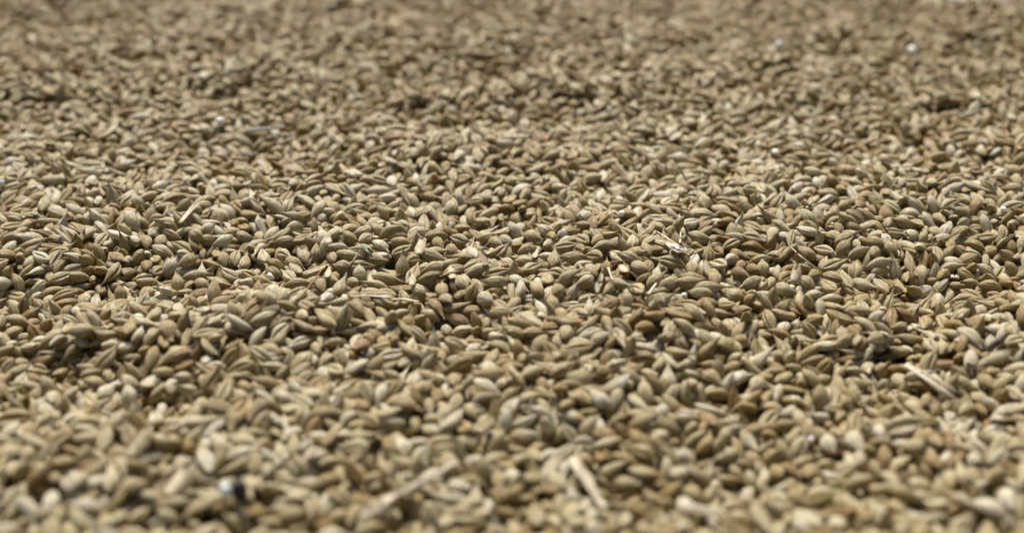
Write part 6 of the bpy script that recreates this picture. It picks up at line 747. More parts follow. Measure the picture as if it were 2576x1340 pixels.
# ------------------------------------------------------------------ the grains that show largest, each a thing of its own
# x, y, z (mm), quaternion (x1000), length and width scale, tone, shape, label
GRAINS = [
(-134.9,483.7,1.6,459,-121,-334,814,103,106,42,2,'olive grain with a dark pointed tip beside a plump pale one'),
(-127.9,478.8,-0.6,851,469,46,-234,103,106,82,5,'plump pale grain lying diagonally over a dark gap'),
(-129.1,471.6,-0.9,217,470,841,156,103,106,67,3,'rounded grain seen almost end on, folded crease showing'),
(-121.5,482.4,-0.2,17,-251,-903,-350,96,106,57,3,'grain with a dark central crease pointing up left'),
(-117.4,484.8,-0.2,117,-414,-883,-188,90,106,57,13,'creased grain lying right against another creased one'),
(-117.4,486.6,2.9,329,-106,-485,804,90,106,47,14,'tan grain slanting up left, back showing, left of the tiny granule'),
(-113.5,488.2,-0.2,268,-376,487,-741,103,106,42,6,'smooth dull slender grain lying level above a gap'),
(-107.3,487.4,-0.2,291,-26,567,-770,90,106,97,3,'creamy plump grain with its blunt end up right'),
(-100.9,493.8,-1.1,687,685,-111,-214,90,106,62,13,'straw coloured grain slanting up left, back showing, above the tiny granule'),
(-101.5,479.1,-2.9,196,-686,-699,49,103,106,62,2,'upright heart shaped grain with a split crease and black base'),
(-96.8,472.8,-2.3,671,224,148,691,103,106,47,2,'tan grain standing upright, back showing, right of the tiny granule'),
(-122.8,467.5,-1.7,721,472,-83,500,90,106,92,4,'smooth cream grain standing on end beside a dark gap'),
(-113.1,465.4,-4.4,661,741,79,90,109,106,72,5,'long grain lying level with a dark dot at its left end'),
(-118.6,459.3,-4.6,589,196,-328,712,90,106,62,5,'narrow speckled grain hanging with its pointed tip up'),
(-110.3,460.5,-5.5,807,495,-132,-292,90,106,52,4,'plump speckled grain with both ends darkened'),
(-104.8,463.6,-6.0,103,-158,-982,3,104,106,67,3,'pale grain slanting up left, crease showing, left of the tiny granule'),
(-101.6,465.9,-4.3,88,-313,-894,-309,94,106,52,10,'dark striped creased grain below the white granule'),
(-130.3,460.8,-3.5,289,-908,-261,158,90,106,57,8,'straw coloured grain lying level, second left of the tiny granule'),
(-129.4,459.1,-4.3,439,845,297,74,90,106,62,10,'straw coloured grain lying level, nearest left of the tiny granule'),
(-133.4,468.0,-3.6,321,-303,-433,786,103,106,72,14,'pale grain lying level, side showing, left of the tiny granule'),
(-126.7,466.3,-2.8,348,-738,-484,317,103,106,42,14,'short grain seen from its blunt end with open crease'),
(-131.1,466.9,-0.9,465,-211,-243,825,103,106,17,2,'brown shaded grain half sunk in a dark gap'),
(-129.6,484.6,1.6,682,211,211,668,103,106,57,12,'straw coloured grain seen end on, side showing, left of the tiny granule'),
(-116.9,471.9,-1.0,717,496,284,399,103,106,57,6,'straw coloured grain slanting up right, back showing, left of the tiny granule'),
(-105.8,477.9,-2.6,558,-20,-205,804,103,106,47,13,'greenish grey grain tapering to a sharp upright tip'),
(-77.1,487.5,0.7,100,-968,-224,-60,99,106,37,10,'olive brown grain with its crease along the top'),
(-84.6,487.9,-0.6,212,-200,555,-779,90,106,67,0,'pale grain lying level, back showing, above the brown needle'),
(-70.7,490.2,1.1,690,157,3,707,103,106,87,14,'pale upright grain with a smooth rounded back'),
(-67.6,474.6,3.3,582,-111,521,-614,90,106,100,14,'whitish grain hanging down in front of the pale upright one'),
(-64.0,474.8,2.5,18,-162,883,-441,91,106,87,15,'yellowish grain lying level with a dark chipped end'),
(-58.1,466.8,2.6,610,779,-75,-124,122,114,72,0,'long grain with a white blade tip crossed by the dark awn'),
(-64.7,469.7,1.1,429,-292,-359,776,103,106,57,2,'straw coloured grain slanting up left, side showing, above the brown needle'),
(-60.2,461.6,1.0,185,-76,-542,817,92,106,52,10,'straw coloured grain lying level, back showing, above the dark awn'),
(-53.4,454.5,1.5,615,138,-246,736,90,106,67,8,'plump upright grain with a blackened base right of the dark awn'),
(-48.1,464.6,2.3,765,578,-225,-175,90,106,62,1,'smooth slim grain lying level behind the green blade'),
(-70.9,473.3,1.0,596,457,-69,657,90,106,47,14,'narrow upright grain with a purple brown foot'),
(-75.4,473.2,0.4,623,-28,-115,773,103,106,57,3,'straw coloured grain standing upright, back showing, above the brown needle'),
(-78.0,467.2,-0.4,797,514,6,-316,97,106,57,0,'grey veined grain ending in a blackened tip'),
(-76.7,461.9,-0.6,139,868,-467,-92,103,106,62,13,'yellow orange grain leaning on a split pale one'),
(-78.5,456.5,-0.4,127,471,843,226,103,106,77,9,'pale grain split in two lobes by its crease'),
(-85.9,464.4,-2.2,375,-51,-496,782,90,106,67,0,'pale grain slanting up left, back showing, right of the tiny granule'),
(-83.4,477.1,-0.9,351,-822,335,-297,103,106,87,2,'cream grain lying level, crease showing, left of the brown needle'),
(-90.7,475.9,-1.5,26,-599,-797,-75,103,106,82,14,'gaping pale grain standing upright with a black slit'),
(-63.3,452.0,0.1,647,656,-343,-182,103,106,67,12,'pale grain lying level, back showing, left of the dark awn'),
(-66.6,449.2,-0.1,546,-120,-229,797,103,106,62,13,'straw coloured grain slanting up left, back showing, right of the brown needle'),
(-73.4,447.3,0.8,602,792,96,41,103,106,62,15,'straw coloured grain lying level, back showing, left of the brown needle'),
(-55.0,487.4,3.5,218,-54,533,-815,92,106,82,4,'cream grain slanting up right, back showing, above the green blade'),
(-59.6,480.9,4.2,279,-259,-772,508,90,106,37,8,'orange brown grain leaning into a shadowed gap'),
(-53.5,481.0,3.5,719,457,322,414,103,106,67,5,'pale grain slanting up right, back showing, above the green blade'),
(-43.5,449.6,1.3,680,716,-57,-148,124,114,67,0,'very large grain lying across two smaller ones'),
(-55.3,448.0,0.7,265,-475,-505,670,103,106,67,3,'pale grain seen end on, side showing, right of the dark awn'),
(-38.8,461.4,1.4,631,374,-268,625,100,106,57,1,'tall upright grain with an orange foot and pointed top'),
(-29.0,474.3,-0.6,786,589,-14,-186,132,114,72,1,'large pale grain under the dark edged creased one'),
(-19.4,489.7,-0.6,470,-840,232,-138,90,106,62,6,'plump grain with a straight seam along its middle'),
(-28.2,490.2,0.6,72,-107,652,-747,100,106,57,14,'straw coloured grain lying level, back showing, left of the brown pointed husk'),
(-27.7,485.9,0.0,474,-257,-396,743,103,106,57,13,'straw coloured grain slanting up left, second left of the brown pointed husk'),
(-22.6,480.0,-0.4,389,-336,-484,708,103,106,57,10,'straw coloured grain slanting up left, nearest left of the brown pointed husk'),
(-39.9,473.0,1.9,316,-902,-291,-32,90,106,62,3,'straw coloured grain slanting up right, crease showing, right of the green blade'),
(-34.9,467.2,1.3,333,-792,-358,364,103,106,57,2,'short plump grain with a level seam beside the tall upright grain'),
(-27.9,455.1,3.1,214,-61,553,-803,94,106,72,10,'pale grain slanting up right, back showing, left of the brown pointed husk'),
(-21.9,459.4,2.7,720,604,162,301,90,106,57,11,'straw coloured grain slanting up right, back showing, left of the brown pointed husk'),
(-14.5,456.4,2.7,256,-911,-306,-105,96,106,52,6,'straw coloured grain slanting up right, crease showing, below the brown pointed husk'),
(-11.8,454.8,2.7,166,-20,564,-809,121,114,77,2,'long yellowish grain lying slanted below a creased one'),
(-5.5,450.7,3.2,337,-931,-142,1,105,106,52,4,'big grain with a blackened crease pointing right'),
(-18.2,465.9,2.1,87,-146,-783,598,94,106,42,15,'tan grain lying level, back showing, left of the brown pointed husk'),
(-33.8,451.1,3.3,111,-717,-685,60,103,106,42,11,'small olive grain standing with a vertical seam'),
(-14.4,476.2,-0.0,93,-577,-810,49,103,106,97,9,'whitish papery grain behind the brown pointed husk'),
(-4.6,483.0,-2.8,315,-870,-359,-124,91,106,42,4,'large olive grain with two long lobes leaning up right'),
(-9.7,497.3,-2.8,789,527,163,270,90,106,72,13,'yellow grain with a black dot at its lower left end'),
(-2.5,493.4,-2.5,773,479,-245,-335,103,106,72,5,'pale grain slanting up left, back showing, left of the cracked grain'),
(-6.2,492.2,-2.8,685,565,-357,-289,103,106,57,7,'straw coloured grain lying level, back showing, right of the brown pointed husk'),
(-41.2,479.4,2.9,156,-188,-652,718,90,106,47,12,'tan grain lying level, back showing, right of the green blade'),
(-28.3,447.9,2.7,662,719,40,205,108,106,57,6,'wrinkled grain with a ragged lifted tip'),
(-17.5,443.5,3.3,523,-155,-288,787,103,106,67,7,'pale grain slanting up left, back showing, below the brown pointed husk'),
(-5.6,442.8,3.5,89,-142,-602,781,90,106,72,0,'pale grain lying level, back showing, below the brown pointed husk'),
(-32.3,440.2,1.9,428,-233,-405,773,103,106,72,12,'pale grain slanting up left, back showing, right of the green blade'),
(-23.9,438.7,2.8,682,-20,-62,729,103,106,47,4,'blunt grain standing with a black spot on its face'),
(7.6,494.0,-0.8,770,494,-249,-317,103,106,72,8,'pale grain slanting up left, back showing, above the cracked grain'),
(19.1,478.6,1.3,302,-944,-134,4,102,106,52,8,'big grey grain with its seam along the upper edge'),
(32.2,465.8,7.1,137,-43,568,-810,100,106,62,2,'big plump grain tapering to a pale tip on the left'),
(21.4,458.6,5.8,60,-84,-581,807,101,106,67,3,'spindle shaped grain pointed at both ends'),
(28.7,458.5,6.5,331,257,799,432,103,106,57,7,'plump grain with a level brown seam behind the spindle'),
(14.9,461.3,3.9,721,208,1,661,103,106,37,1,'upright olive yellow grain in a shadowed gap'),
(6.8,457.5,2.3,250,-863,-397,189,103,106,72,13,'pale grain lying level, crease showing, below the cracked grain'),
(40.7,451.6,8.9,241,-74,-651,716,94,106,67,5,'wrinkled pale grain with a bent corner'),
(43.1,447.3,7.3,364,-292,-488,737,103,106,77,9,'pale grain slanting up left, back showing, above the green flake'),
(15.7,449.1,4.1,345,-887,273,-138,90,106,67,2,'pale grain lying level, crease showing, right of the cracked grain'),
(19.3,444.0,5.0,754,582,-17,304,100,106,62,15,'long grain pointing up right with a ragged torn tip'),
(25.8,485.2,1.6,224,395,826,334,103,106,62,7,'rounded plump grain with a slanting seam'),
(14.7,488.8,0.9,533,318,639,454,103,106,57,0,'round grain seen end on beside the grey crumpled one'),
(24.5,470.3,3.7,416,-647,362,-526,103,106,27,5,'brown grain seen end on with a dark dot'),
(13.9,484.4,-0.4,718,471,376,348,103,106,77,5,'pale grain lying level, back showing, left of the grey kernel'),
(31.7,480.1,3.5,746,434,310,400,103,106,62,3,'straw coloured grain slanting up right, back showing, below the round white granule'),
(8.1,437.7,3.5,515,-163,-337,771,103,106,62,12,'straw coloured grain slanting up left, back showing, below the cracked grain'),
(15.7,435.6,3.9,742,396,338,422,103,106,67,15,'pale grain slanting up right, side showing, below the cracked grain'),
(25.9,440.1,5.1,726,518,276,357,103,106,82,10,'cream grain slanting up right, back showing, below the grey kernel'),
(36.1,434.5,6.4,768,561,-201,-236,90,106,67,2,'pale grain lying level, back showing, left of the green flake'),
(26.9,446.6,6.2,509,-235,-342,754,103,106,67,8,'pale grain slanting up left, back showing, below the grey kernel'),
(32.8,433.1,5.0,426,-335,472,-695,103,106,47,7,'single crumpled yellow grain'),
(42.6,433.6,4.8,243,-783,504,-272,103,106,72,10,'pale grain seen end on, crease showing, above the green flake'),
(25.1,443.1,5.2,530,794,276,112,90,106,67,13,'pale grain lying level, back showing, below the grey kernel'),
(69.2,483.2,2.9,791,582,-13,-186,102,106,72,14,'big pale grain pointing down right above an upright one'),
(80.0,479.5,1.8,7,-265,922,282,90,106,57,12,'grain with black stripes at its lower left tip'),
(89.4,484.1,2.5,312,-925,218,-4,97,106,52,10,'grey boat shaped grain with a dark seam'),
(70.5,468.0,2.4,682,212,-352,605,96,106,32,7,'slim orange brown grain standing upright'),
(72.7,456.9,3.9,270,449,821,225,103,106,82,8,'glossy yellow grain with a white crack'),
(78.7,470.3,0.1,235,-320,516,-759,103,106,97,2,'shiny cream grain lying above the glossy yellow one'),
(89.7,465.1,-1.3,695,81,-297,650,90,106,52,8,'tall upright grain at the right rim of the dark hollow'),
(90.3,472.7,-1.5,767,625,64,130,100,106,62,8,'straw coloured grain lying level, back showing, left of the curved awn'),
(62.1,448.3,6.9,716,-73,-100,687,103,106,67,10,'round yellow grain with a black eye'),
(54.9,451.1,7.5,6,-158,-907,-389,116,114,62,7,'straw coloured grain lying level, crease showing, below the burst grain'),
(74.2,471.5,2.3,418,492,691,324,103,106,12,5,'amber brown grain seen end on, side showing, right of the burst grain'),
(61.0,441.9,5.2,153,-127,-631,750,90,106,57,8,'straw coloured grain lying level, back showing, above the half sunk granule'),
(60.5,437.8,5.3,674,731,87,63,113,114,67,10,'long grain with a black right tip at the front of the hollow'),
(52.8,436.1,5.9,792,554,127,220,90,106,62,3,'straw coloured grain lying level, back showing, left of the half sunk granule'),
(48.4,437.3,6.8,790,472,29,390,90,106,57,9,'straw coloured grain slanting up right, back showing, above the green flake'),
(65.9,436.9,3.9,817,566,73,78,128,114,72,5,'long blurred pale grain in front of the black tipped one'),
(62.9,432.9,3.9,117,-119,-565,808,94,106,67,12,'pale grain lying level, back showing, right of the half sunk granule'),
(83.2,450.9,-0.6,251,-27,502,-827,95,106,67,9,'pale grain slanting up right, back showing, right of the half sunk granule'),
(80.1,455.2,1.1,626,614,-379,-294,103,106,22,7,'orange brown grain at the edge of the dark hollow'),
(69.6,444.0,4.7,766,29,81,637,103,106,47,0,'tan grain seen end on, side showing, right of the half sunk granule'),
(81.6,475.2,-0.4,694,538,-353,-324,103,106,22,0,'olive tan grain slanting up left, back showing, right of the burst grain'),
(82.4,467.2,-1.1,725,399,325,458,103,106,22,3,'olive tan grain slanting up right, side showing, right of the half sunk granule'),
(85.6,464.4,-1.4,381,-476,-405,682,103,106,17,8,'orange round ended grain with a black end'),
(105.8,470.2,2.4,374,-27,-537,756,90,106,62,7,'straw coloured grain slanting up left, second left of the curved awn'),
(113.3,472.7,2.4,257,-860,397,-190,103,106,72,13,'plump folded grain with a twisted seam'),
(98.5,473.0,1.9,60,-875,-478,-47,103,106,47,2,'grey grain under the end of the long awn'),
(114.0,462.4,1.3,294,-937,-184,-52,107,106,47,10,'dark striped slender grain pointing right'),
(125.4,471.8,2.0,758,603,56,241,100,106,57,6,'wrinkled grain with a lifted white tip'),
(116.9,454.3,-1.2,27,-626,-747,-224,103,106,62,10,'plump upright grain with a small nub on top'),
(122.3,463.7,-0.8,47,-797,-579,-166,103,106,52,1,'wrinkled upright grain with an off centre seam'),
(131.0,463.6,1.2,779,606,32,159,107,106,77,6,'large pale grain lying level in front of a wrinkled one'),
(123.6,453.9,-2.8,756,502,-259,-330,103,106,72,2,'pale grain slanting up left, back showing, right of the curved awn'),
(101.9,448.2,0.9,447,-76,-482,750,90,106,62,5,'straw coloured grain slanting up left, nearest left of the curved awn'),
(129.8,454.4,-3.3,35,-564,-819,-97,103,106,67,3,'pale grain slanting up left, crease showing, left of the spiky brown husk'),
(137.0,475.8,2.5,503,-246,-509,654,103,106,52,11,'straw coloured grain slanting up left, back showing, above the spiky brown husk'),
(132.1,479.5,2.8,283,-302,-554,722,103,106,47,10,'tan grain lying level, back showing, right of the curved awn'),
(122.4,481.5,3.4,826,511,-34,236,103,106,57,1,'straw coloured grain slanting up right, back showing, above the curved awn'),
(120.5,475.7,2.4,793,435,-94,415,93,106,47,4,'large flat olive grain leaning right'),
(105.9,454.4,0.9,346,-346,415,-767,103,106,42,13,'round olive grain under the long awn'),
(94.2,444.6,-0.5,783,530,-144,-292,90,106,72,14,'pale grain slanting up left, back showing, left of the curved awn'),
(109.2,446.2,0.3,148,557,788,218,103,106,57,14,'straw coloured grain slanting up left, crease showing, below the curved awn'),
(131.1,462.4,-1.5,770,606,129,153,90,106,62,1,'straw coloured grain lying level, back showing, left of the spiky brown husk'),
(131.2,471.9,2.3,782,359,301,410,103,106,57,15,'straw coloured grain slanting up right, side showing, right of the curved awn'),
(70.0,544.3,0.2,687,22,-205,697,103,106,9,6,'orange teardrop shaped grain, blurred, point upward'),
(-93.2,516.9,2.9,308,97,-462,826,133,114,77,2,'large pale blurred grain with a forked end'),
(-102.7,444.6,-3.2,681,307,332,-575,145,114,72,11,'pale grain whose long thin tip points straight down'),
(47.0,377.9,1.0,716,215,-172,641,90,106,92,1,'pale upright grain standing in the soft focus foreground'),
(74.8,381.4,-2.2,821,261,173,478,103,106,87,0,'yellowish shiny grain beside an upright pale one'),
(-119.8,377.6,-6.8,647,301,-83,696,90,106,72,14,'small pale grain hanging upright beside a yellow one'),
(-123.0,379.5,-4.3,719,351,255,543,103,106,100,1,'pale oval grain leaning right beside an upright small one'),
(-114.7,374.1,-3.0,530,237,-327,746,100,106,92,6,'yellow green tinted grain with a crooked top'),
(-103.1,381.0,-2.6,630,53,94,769,103,106,87,14,'round pale grain left of two more pale ones'),
(12.0,324.4,-1.2,504,-128,-313,795,103,106,82,4,'pale stubby blurred grain'),
(45.6,316.4,-3.7,503,-197,-320,778,103,106,100,4,'bright cream blurred grain at the lower right of centre'),
(89.1,347.0,-2.6,658,-171,-219,700,103,106,87,6,'cream grain standing point up in the right foreground'),
(102.3,313.5,1.8,742,618,-86,-247,90,106,57,12,'straw coloured grain slanting up left, back showing, right of the cream point up grain'),
(74.2,314.8,-0.5,671,506,-302,-450,103,106,42,10,'amber bottomed blurred grain in the right foreground'),
]
# grains of the settled patches that lie nearest: number in the heap, tone, shape, label
PICKED = [
(11112,100,6,'cream grain slanting up left, nearest left of the bottom right corner'),
(10902,15,7,'amber brown grain slanting up right, crease showing, above the bottom left corner'),
(10839,74,21,'pale grain slanting up right, side showing, above the black lump'),
(10903,55,16,'straw coloured grain slanting up right, back showing, right of the black lump'),
(11176,57,9,'straw coloured grain slanting up right, side showing, below the cream point up grain'),
(10899,62,6,'straw coloured grain lying level, back showing, right of the black lump'),
(10165,26,1,'olive tan grain slanting up left, crease showing, right of the bright cream grain'),
(10662,61,14,'straw coloured grain slanting up right, back showing, below the broad pale flake'),
(8294,49,5,'tan grain slanting up right, side showing, below the white feathery husk'),
(10659,100,2,'cream grain slanting up left, side showing, right of the bottom left corner'),
(10664,71,25,'pale grain slanting up left, side showing, right of the long foreground straw'),
(11175,59,14,'straw coloured grain slanting up right, crease showing, right of the amber bottomed grain'),
(8949,60,3,'straw coloured grain lying level, side showing, below the white feathery husk'),
(10166,53,14,'straw coloured grain standing upright, back showing, left of the long foreground straw'),
(9866,45,8,'tan grain lying level, back showing, right of the broad pale flake'),
(10900,58,23,'straw coloured grain lying level, back showing, left of the middle of the bottom edge'),
(10597,76,2,'pale grain slanting up left, crease showing, left of the long foreground straw'),
(10844,61,10,'straw coloured grain lying level, back showing, right of the long foreground straw'),
(8451,85,12,'cream grain slanting up left, second left of the bottom right corner'),
(10904,62,10,'straw coloured grain lying level, side showing, above the long foreground straw'),
(10354,66,5,'pale grain lying level, side showing, right of the short foreground straw'),
(7848,97,8,'cream grain lying level, second below the broad pale flake'),
(10896,77,4,'pale grain standing upright, crease showing, below the long foreground straw'),
(9142,56,14,'straw coloured grain slanting up left, side showing, below the black speck'),
(13339,62,2,'straw coloured grain slanting up right, back showing, above the bottom right corner'),
(10172,77,16,'pale grain standing upright, back showing, above the long foreground straw'),
(7999,100,24,'cream grain lying level, second right of the long foreground straw'),
(11113,61,3,'straw coloured grain standing upright, side showing, above the bottom left corner'),
(8886,61,10,'straw coloured grain slanting up right, side showing, left of the white feathery husk'),
(9960,86,9,'cream grain slanting up right, side showing, left of the broad pale flake'),
(11174,48,21,'tan grain lying level, nearest right of the short foreground straw'),
(8299,60,18,'straw coloured grain lying level, side showing, right of the short foreground straw'),
(11123,84,10,'cream grain lying level, crease showing, left of the long foreground straw'),
(8729,78,24,'pale grain lying level, back showing, below the fan of fibres'),
(10604,68,16,'pale grain slanting up right, back showing, below the black speck'),
(10769,79,7,'cream grain slanting up right, side showing, right of the short foreground straw'),
(7996,10,0,'amber brown grain slanting up left, crease showing, left of the long foreground straw'),
(10853,86,3,'cream grain slanting up right, crease showing, left of the black speck'),
(8232,47,17,'tan grain lying level, back showing, right of the cream point up grain'),
(10665,33,14,'olive tan grain slanting up right, back showing, above the middle of the bottom edge'),
(8947,72,2,'pale grain seen end on, side showing, left of the white feathery husk'),
(10118,80,5,'cream grain lying level, nearest below the fan of fibres'),
(14865,57,6,'straw coloured grain slanting up right, side showing, above the lower right edge'),
(9874,44,23,'tan grain slanting up left, back showing, above the bright cream grain'),
(9055,67,11,'pale grain slanting up left, back showing, above the bright cream grain'),
(11134,65,6,'pale grain lying level, back showing, below the green flake'),
(9923,94,24,'cream grain lying level, crease showing, above the bright cream grain'),
(9678,81,11,'cream grain slanting up right, side showing, above the bright cream grain'),
(7991,70,5,'pale grain slanting up left, back showing, right of the bottom left corner'),
(8816,88,13,'cream grain lying level, second below the fan of fibres'),
(9207,62,11,'straw coloured grain slanting up left, crease showing, left of the amber bottomed grain'),
(9675,47,12,'tan grain lying level, second right of the short foreground straw'),
(11127,78,18,'pale grain slanting up right, crease showing, left of the small white foreground granule'),
(9357,78,8,'pale grain slanting up left, back showing, below the white feathery husk'),
(9437,62,10,'straw coloured grain slanting up left, back showing, above the bright cream grain'),
(10672,50,15,'tan grain lying level, back showing, above the black speck'),
(10670,71,2,'pale grain lying level, side showing, above the long foreground straw'),
(14345,16,14,'amber brown grain lying level, side showing, left of the fan of fibres'),
(11149,80,11,'cream grain slanting up left, side showing, below the half sunk granule'),
(10167,76,6,'pale grain seen end on, side showing, left of the broad pale flake'),
(11178,33,10,'olive tan grain slanting up right, side showing, left of the bright cream grain'),
(8957,67,20,'pale grain slanting up left, side showing, left of the lower right edge'),
(10112,47,6,'tan grain standing upright, crease showing, above the black lump'),
(8663,81,15,'cream grain lying level, crease showing, left of the white feathery husk'),
(9611,25,21,'olive tan grain standing upright, side showing, above the middle of the bottom edge'),
(8724,48,19,'tan grain slanting up right, back showing, left of the broad pale flake'),
(9861,80,15,'cream grain standing upright, crease showing, below the broad pale flake'),
(10766,89,7,'cream grain slanting up right, side showing, above the black lump'),
(10367,23,4,'olive tan grain lying level, side showing, above the long foreground straw'),
(9610,56,12,'straw coloured grain slanting up right, back showing, above the bottom left corner'),
(9179,73,10,'pale grain slanting up right, back showing, above the broad pale flake'),
(10916,54,9,'straw coloured grain slanting up right, second above the broad pale flake'),
(9925,98,22,'cream grain slanting up right, crease showing, below the green flake'),
(10660,42,6,'tan grain standing upright, crease showing, below the long foreground straw'),
(14842,73,5,'pale grain standing upright, crease showing, above the bottom right corner'),
(9926,45,10,'tan grain slanting up right, crease showing, above the black speck'),
(8955,94,6,'cream grain slanting up left, crease showing, right of the white feathery husk'),
(10353,66,4,'pale grain standing upright, back showing, below the black speck'),
(10843,59,20,'straw coloured grain standing upright, nearest above the black lump'),
(10909,32,21,'olive tan grain standing upright, back showing, left of the black speck'),
(10915,100,25,'cream grain slanting up right, side showing, below the dark awn'),
(10106,81,4,'cream grain lying level, side showing, right of the black lump'),
(8297,81,7,'cream grain slanting up right, side showing, above the white feathery husk'),
(8728,89,3,'cream grain lying level, side showing, above the short foreground straw'),
(10359,73,18,'pale grain standing upright, crease showing, above the black lump'),
(8732,53,4,'straw coloured grain slanting up right, back showing, above the short foreground straw'),
(9914,50,17,'tan grain seen end on, crease showing, right of the middle of the bottom edge'),
(10917,50,15,'tan grain slanting up right, crease showing, below the half sunk granule'),
(9530,93,7,'cream grain lying level, side showing, left of the black lump'),
(9664,37,12,'olive tan grain slanting up right, side showing, left of the long foreground straw'),
(6389,54,8,'straw coloured grain lying level, crease showing, below the lower left edge'),
(8302,60,22,'straw coloured grain lying level, crease showing, above the white feathery husk'),
(8002,70,13,'pale grain slanting up left, side showing, right of the black lump'),
(9382,78,25,'pale grain slanting up right, back showing, above the short foreground straw'),
(11173,41,11,'tan grain slanting up left, side showing, above the middle of the bottom edge'),
(10854,31,7,'olive tan grain slanting up right, crease showing, left of the small white foreground granule'),
(9442,66,11,'pale grain lying level, crease showing, right of the cream point up grain'),
(9136,90,3,'cream grain slanting up right, crease showing, left of the bottom right corner'),
(10589,81,20,'cream grain slanting up right, back showing, right of the long foreground straw'),
(10898,70,21,'pale grain seen end on, side showing, above the bottom left corner'),
(10914,60,10,'straw coloured grain standing upright, back showing, above the small white foreground granule'),
(8950,72,14,'pale grain lying level, side showing, right of the long foreground straw'),
(24713,61,11,'straw coloured grain lying level, back showing, right of the middle of the left edge'),
(10895,82,11,'cream grain standing upright, back showing, right of the amber bottomed grain'),
(8522,50,12,'tan grain lying level, back showing, right of the black lump'),
(10668,69,16,'pale grain lying level, second above the black lump'),
(11136,64,5,'straw coloured grain slanting up right, nearest above the broad pale flake'),
(14571,77,16,'pale grain slanting up right, crease showing, below the lower right edge'),
(9153,70,22,'pale grain slanting up right, side showing, above the bright cream grain'),
(14627,100,5,'cream grain seen end on, back showing, above the bottom right corner'),
(9920,96,25,'cream grain slanting up right, crease showing, below the lower left edge'),
(8580,96,12,'cream grain lying level, nearest below the broad pale flake'),
(10425,25,0,'olive tan grain slanting up right, crease showing, right of the broad pale flake'),
(9676,59,21,'straw coloured grain standing upright, second above the black lump'),
(8733,54,2,'straw coloured grain lying level, back showing, above the black speck'),
(10601,77,1,'pale grain lying level, nearest above the black lump'),
(10617,20,15,'amber brown grain lying level, crease showing, below the green flake'),
(10348,89,11,'cream grain standing upright, crease showing, right of the black lump'),
(13649,87,19,'cream grain slanting up right, crease showing, below the lower right edge'),
(11124,40,4,'olive tan grain slanting up left, side showing, right of the short foreground straw'),
(8893,46,8,'tan grain slanting up right, side showing, left of the short foreground straw'),
(9139,50,5,'tan grain lying level, side showing, left of the broad pale flake'),
(10842,67,18,'pale grain slanting up right, crease showing, right of the lower left edge'),
(8062,79,2,'cream grain lying level, side showing, above the white feathery husk'),
(10517,100,19,'cream grain slanting up left, back showing, above the bright cream grain'),
(8721,62,6,'straw coloured grain slanting up right, side showing, below the black lump'),
(14877,81,22,'cream grain slanting up left, back showing, left of the thick dark stalk'),
(11182,69,14,'pale grain standing upright, side showing, below the green flake'),
(7784,100,4,'cream grain lying level, nearest right of the long foreground straw'),
(12908,81,7,'cream grain slanting up right, back showing, below the thick dark stalk'),
(9134,93,13,'cream grain slanting up left, crease showing, left of the amber bottomed grain'),
(10119,44,9,'tan grain slanting up right, side showing, left of the small white foreground granule'),
(8958,62,20,'straw coloured grain standing upright, crease showing, left of the black speck'),
(11186,50,3,'tan grain lying level, crease showing, left of the green flake'),
(10174,96,13,'cream grain slanting up left, back showing, above the long foreground straw'),
(8523,79,1,'cream grain lying level, back showing, right of the black speck'),
(9438,60,0,'straw coloured grain slanting up left, crease showing, left of the broad pale flake'),
(9175,57,12,'straw coloured grain standing upright, back showing, above the broad pale flake'),
(9921,76,6,'pale grain slanting up left, back showing, above the long foreground straw'),
]
AWNED_BODIES = [((-5.842, 43.975, 0.301), (0.227, 0.959, 0.168), 1.03), ((11.226, 45.509, -0.016), (-0.63, 0.767, -0.122), 1.03), ((0.583, 48.153, -0.113), (0.908, 0.412, 0.078), 0.9)]
def barley_grain(loc, quat, sl, sw, tone, var, label, k):
    r = bpy.data.objects.new('barley_grain', None); COL.objects.link(r); r.empty_display_size = .002
    r.location = loc; r.rotation_mode = 'QUATERNION'; r.rotation_quaternion = quat; r.scale = (sl, sw, sw)
    setp(r, label, 'barley grain', 'barley grains on top of the heap')
    sd = (k*.6180339) % 1
    for nm, m in zip(('back_husk', 'crease_husk', 'awn_stub'), PARTS[var]):
        c = link(nm, m, r); c['tone'] = tone; c['seed'] = sd
    return r
bodies = list(AWNED_BODIES)
for k, (px, py, pz, qw, qx, qy, qz, sl, sw, tone, var, label) in enumerate(GRAINS):
    q = Quaternion((qw, qx, qy, qz)).normalized(); bodies.append(((px/10, py/10, pz/10), tuple(q @ Vector((1, 0, 0))), sl/100))
    barley_grain((px/1000, py/1000, pz/1000), q, sl/100, sw/100, tone/100, var, label, k)
P, E, SL, SW, live = spread()
live = make_room(P, rot_axes(E)[0], SL, SW, live, bodies)
for k, (i, tone, var, label) in enumerate(PICKED):
    barley_grain(tuple(P[i]/100), Euler(E[i]).to_quaternion(), SL[i], SW[i], tone/100, var, label, k+400); live[i] = False

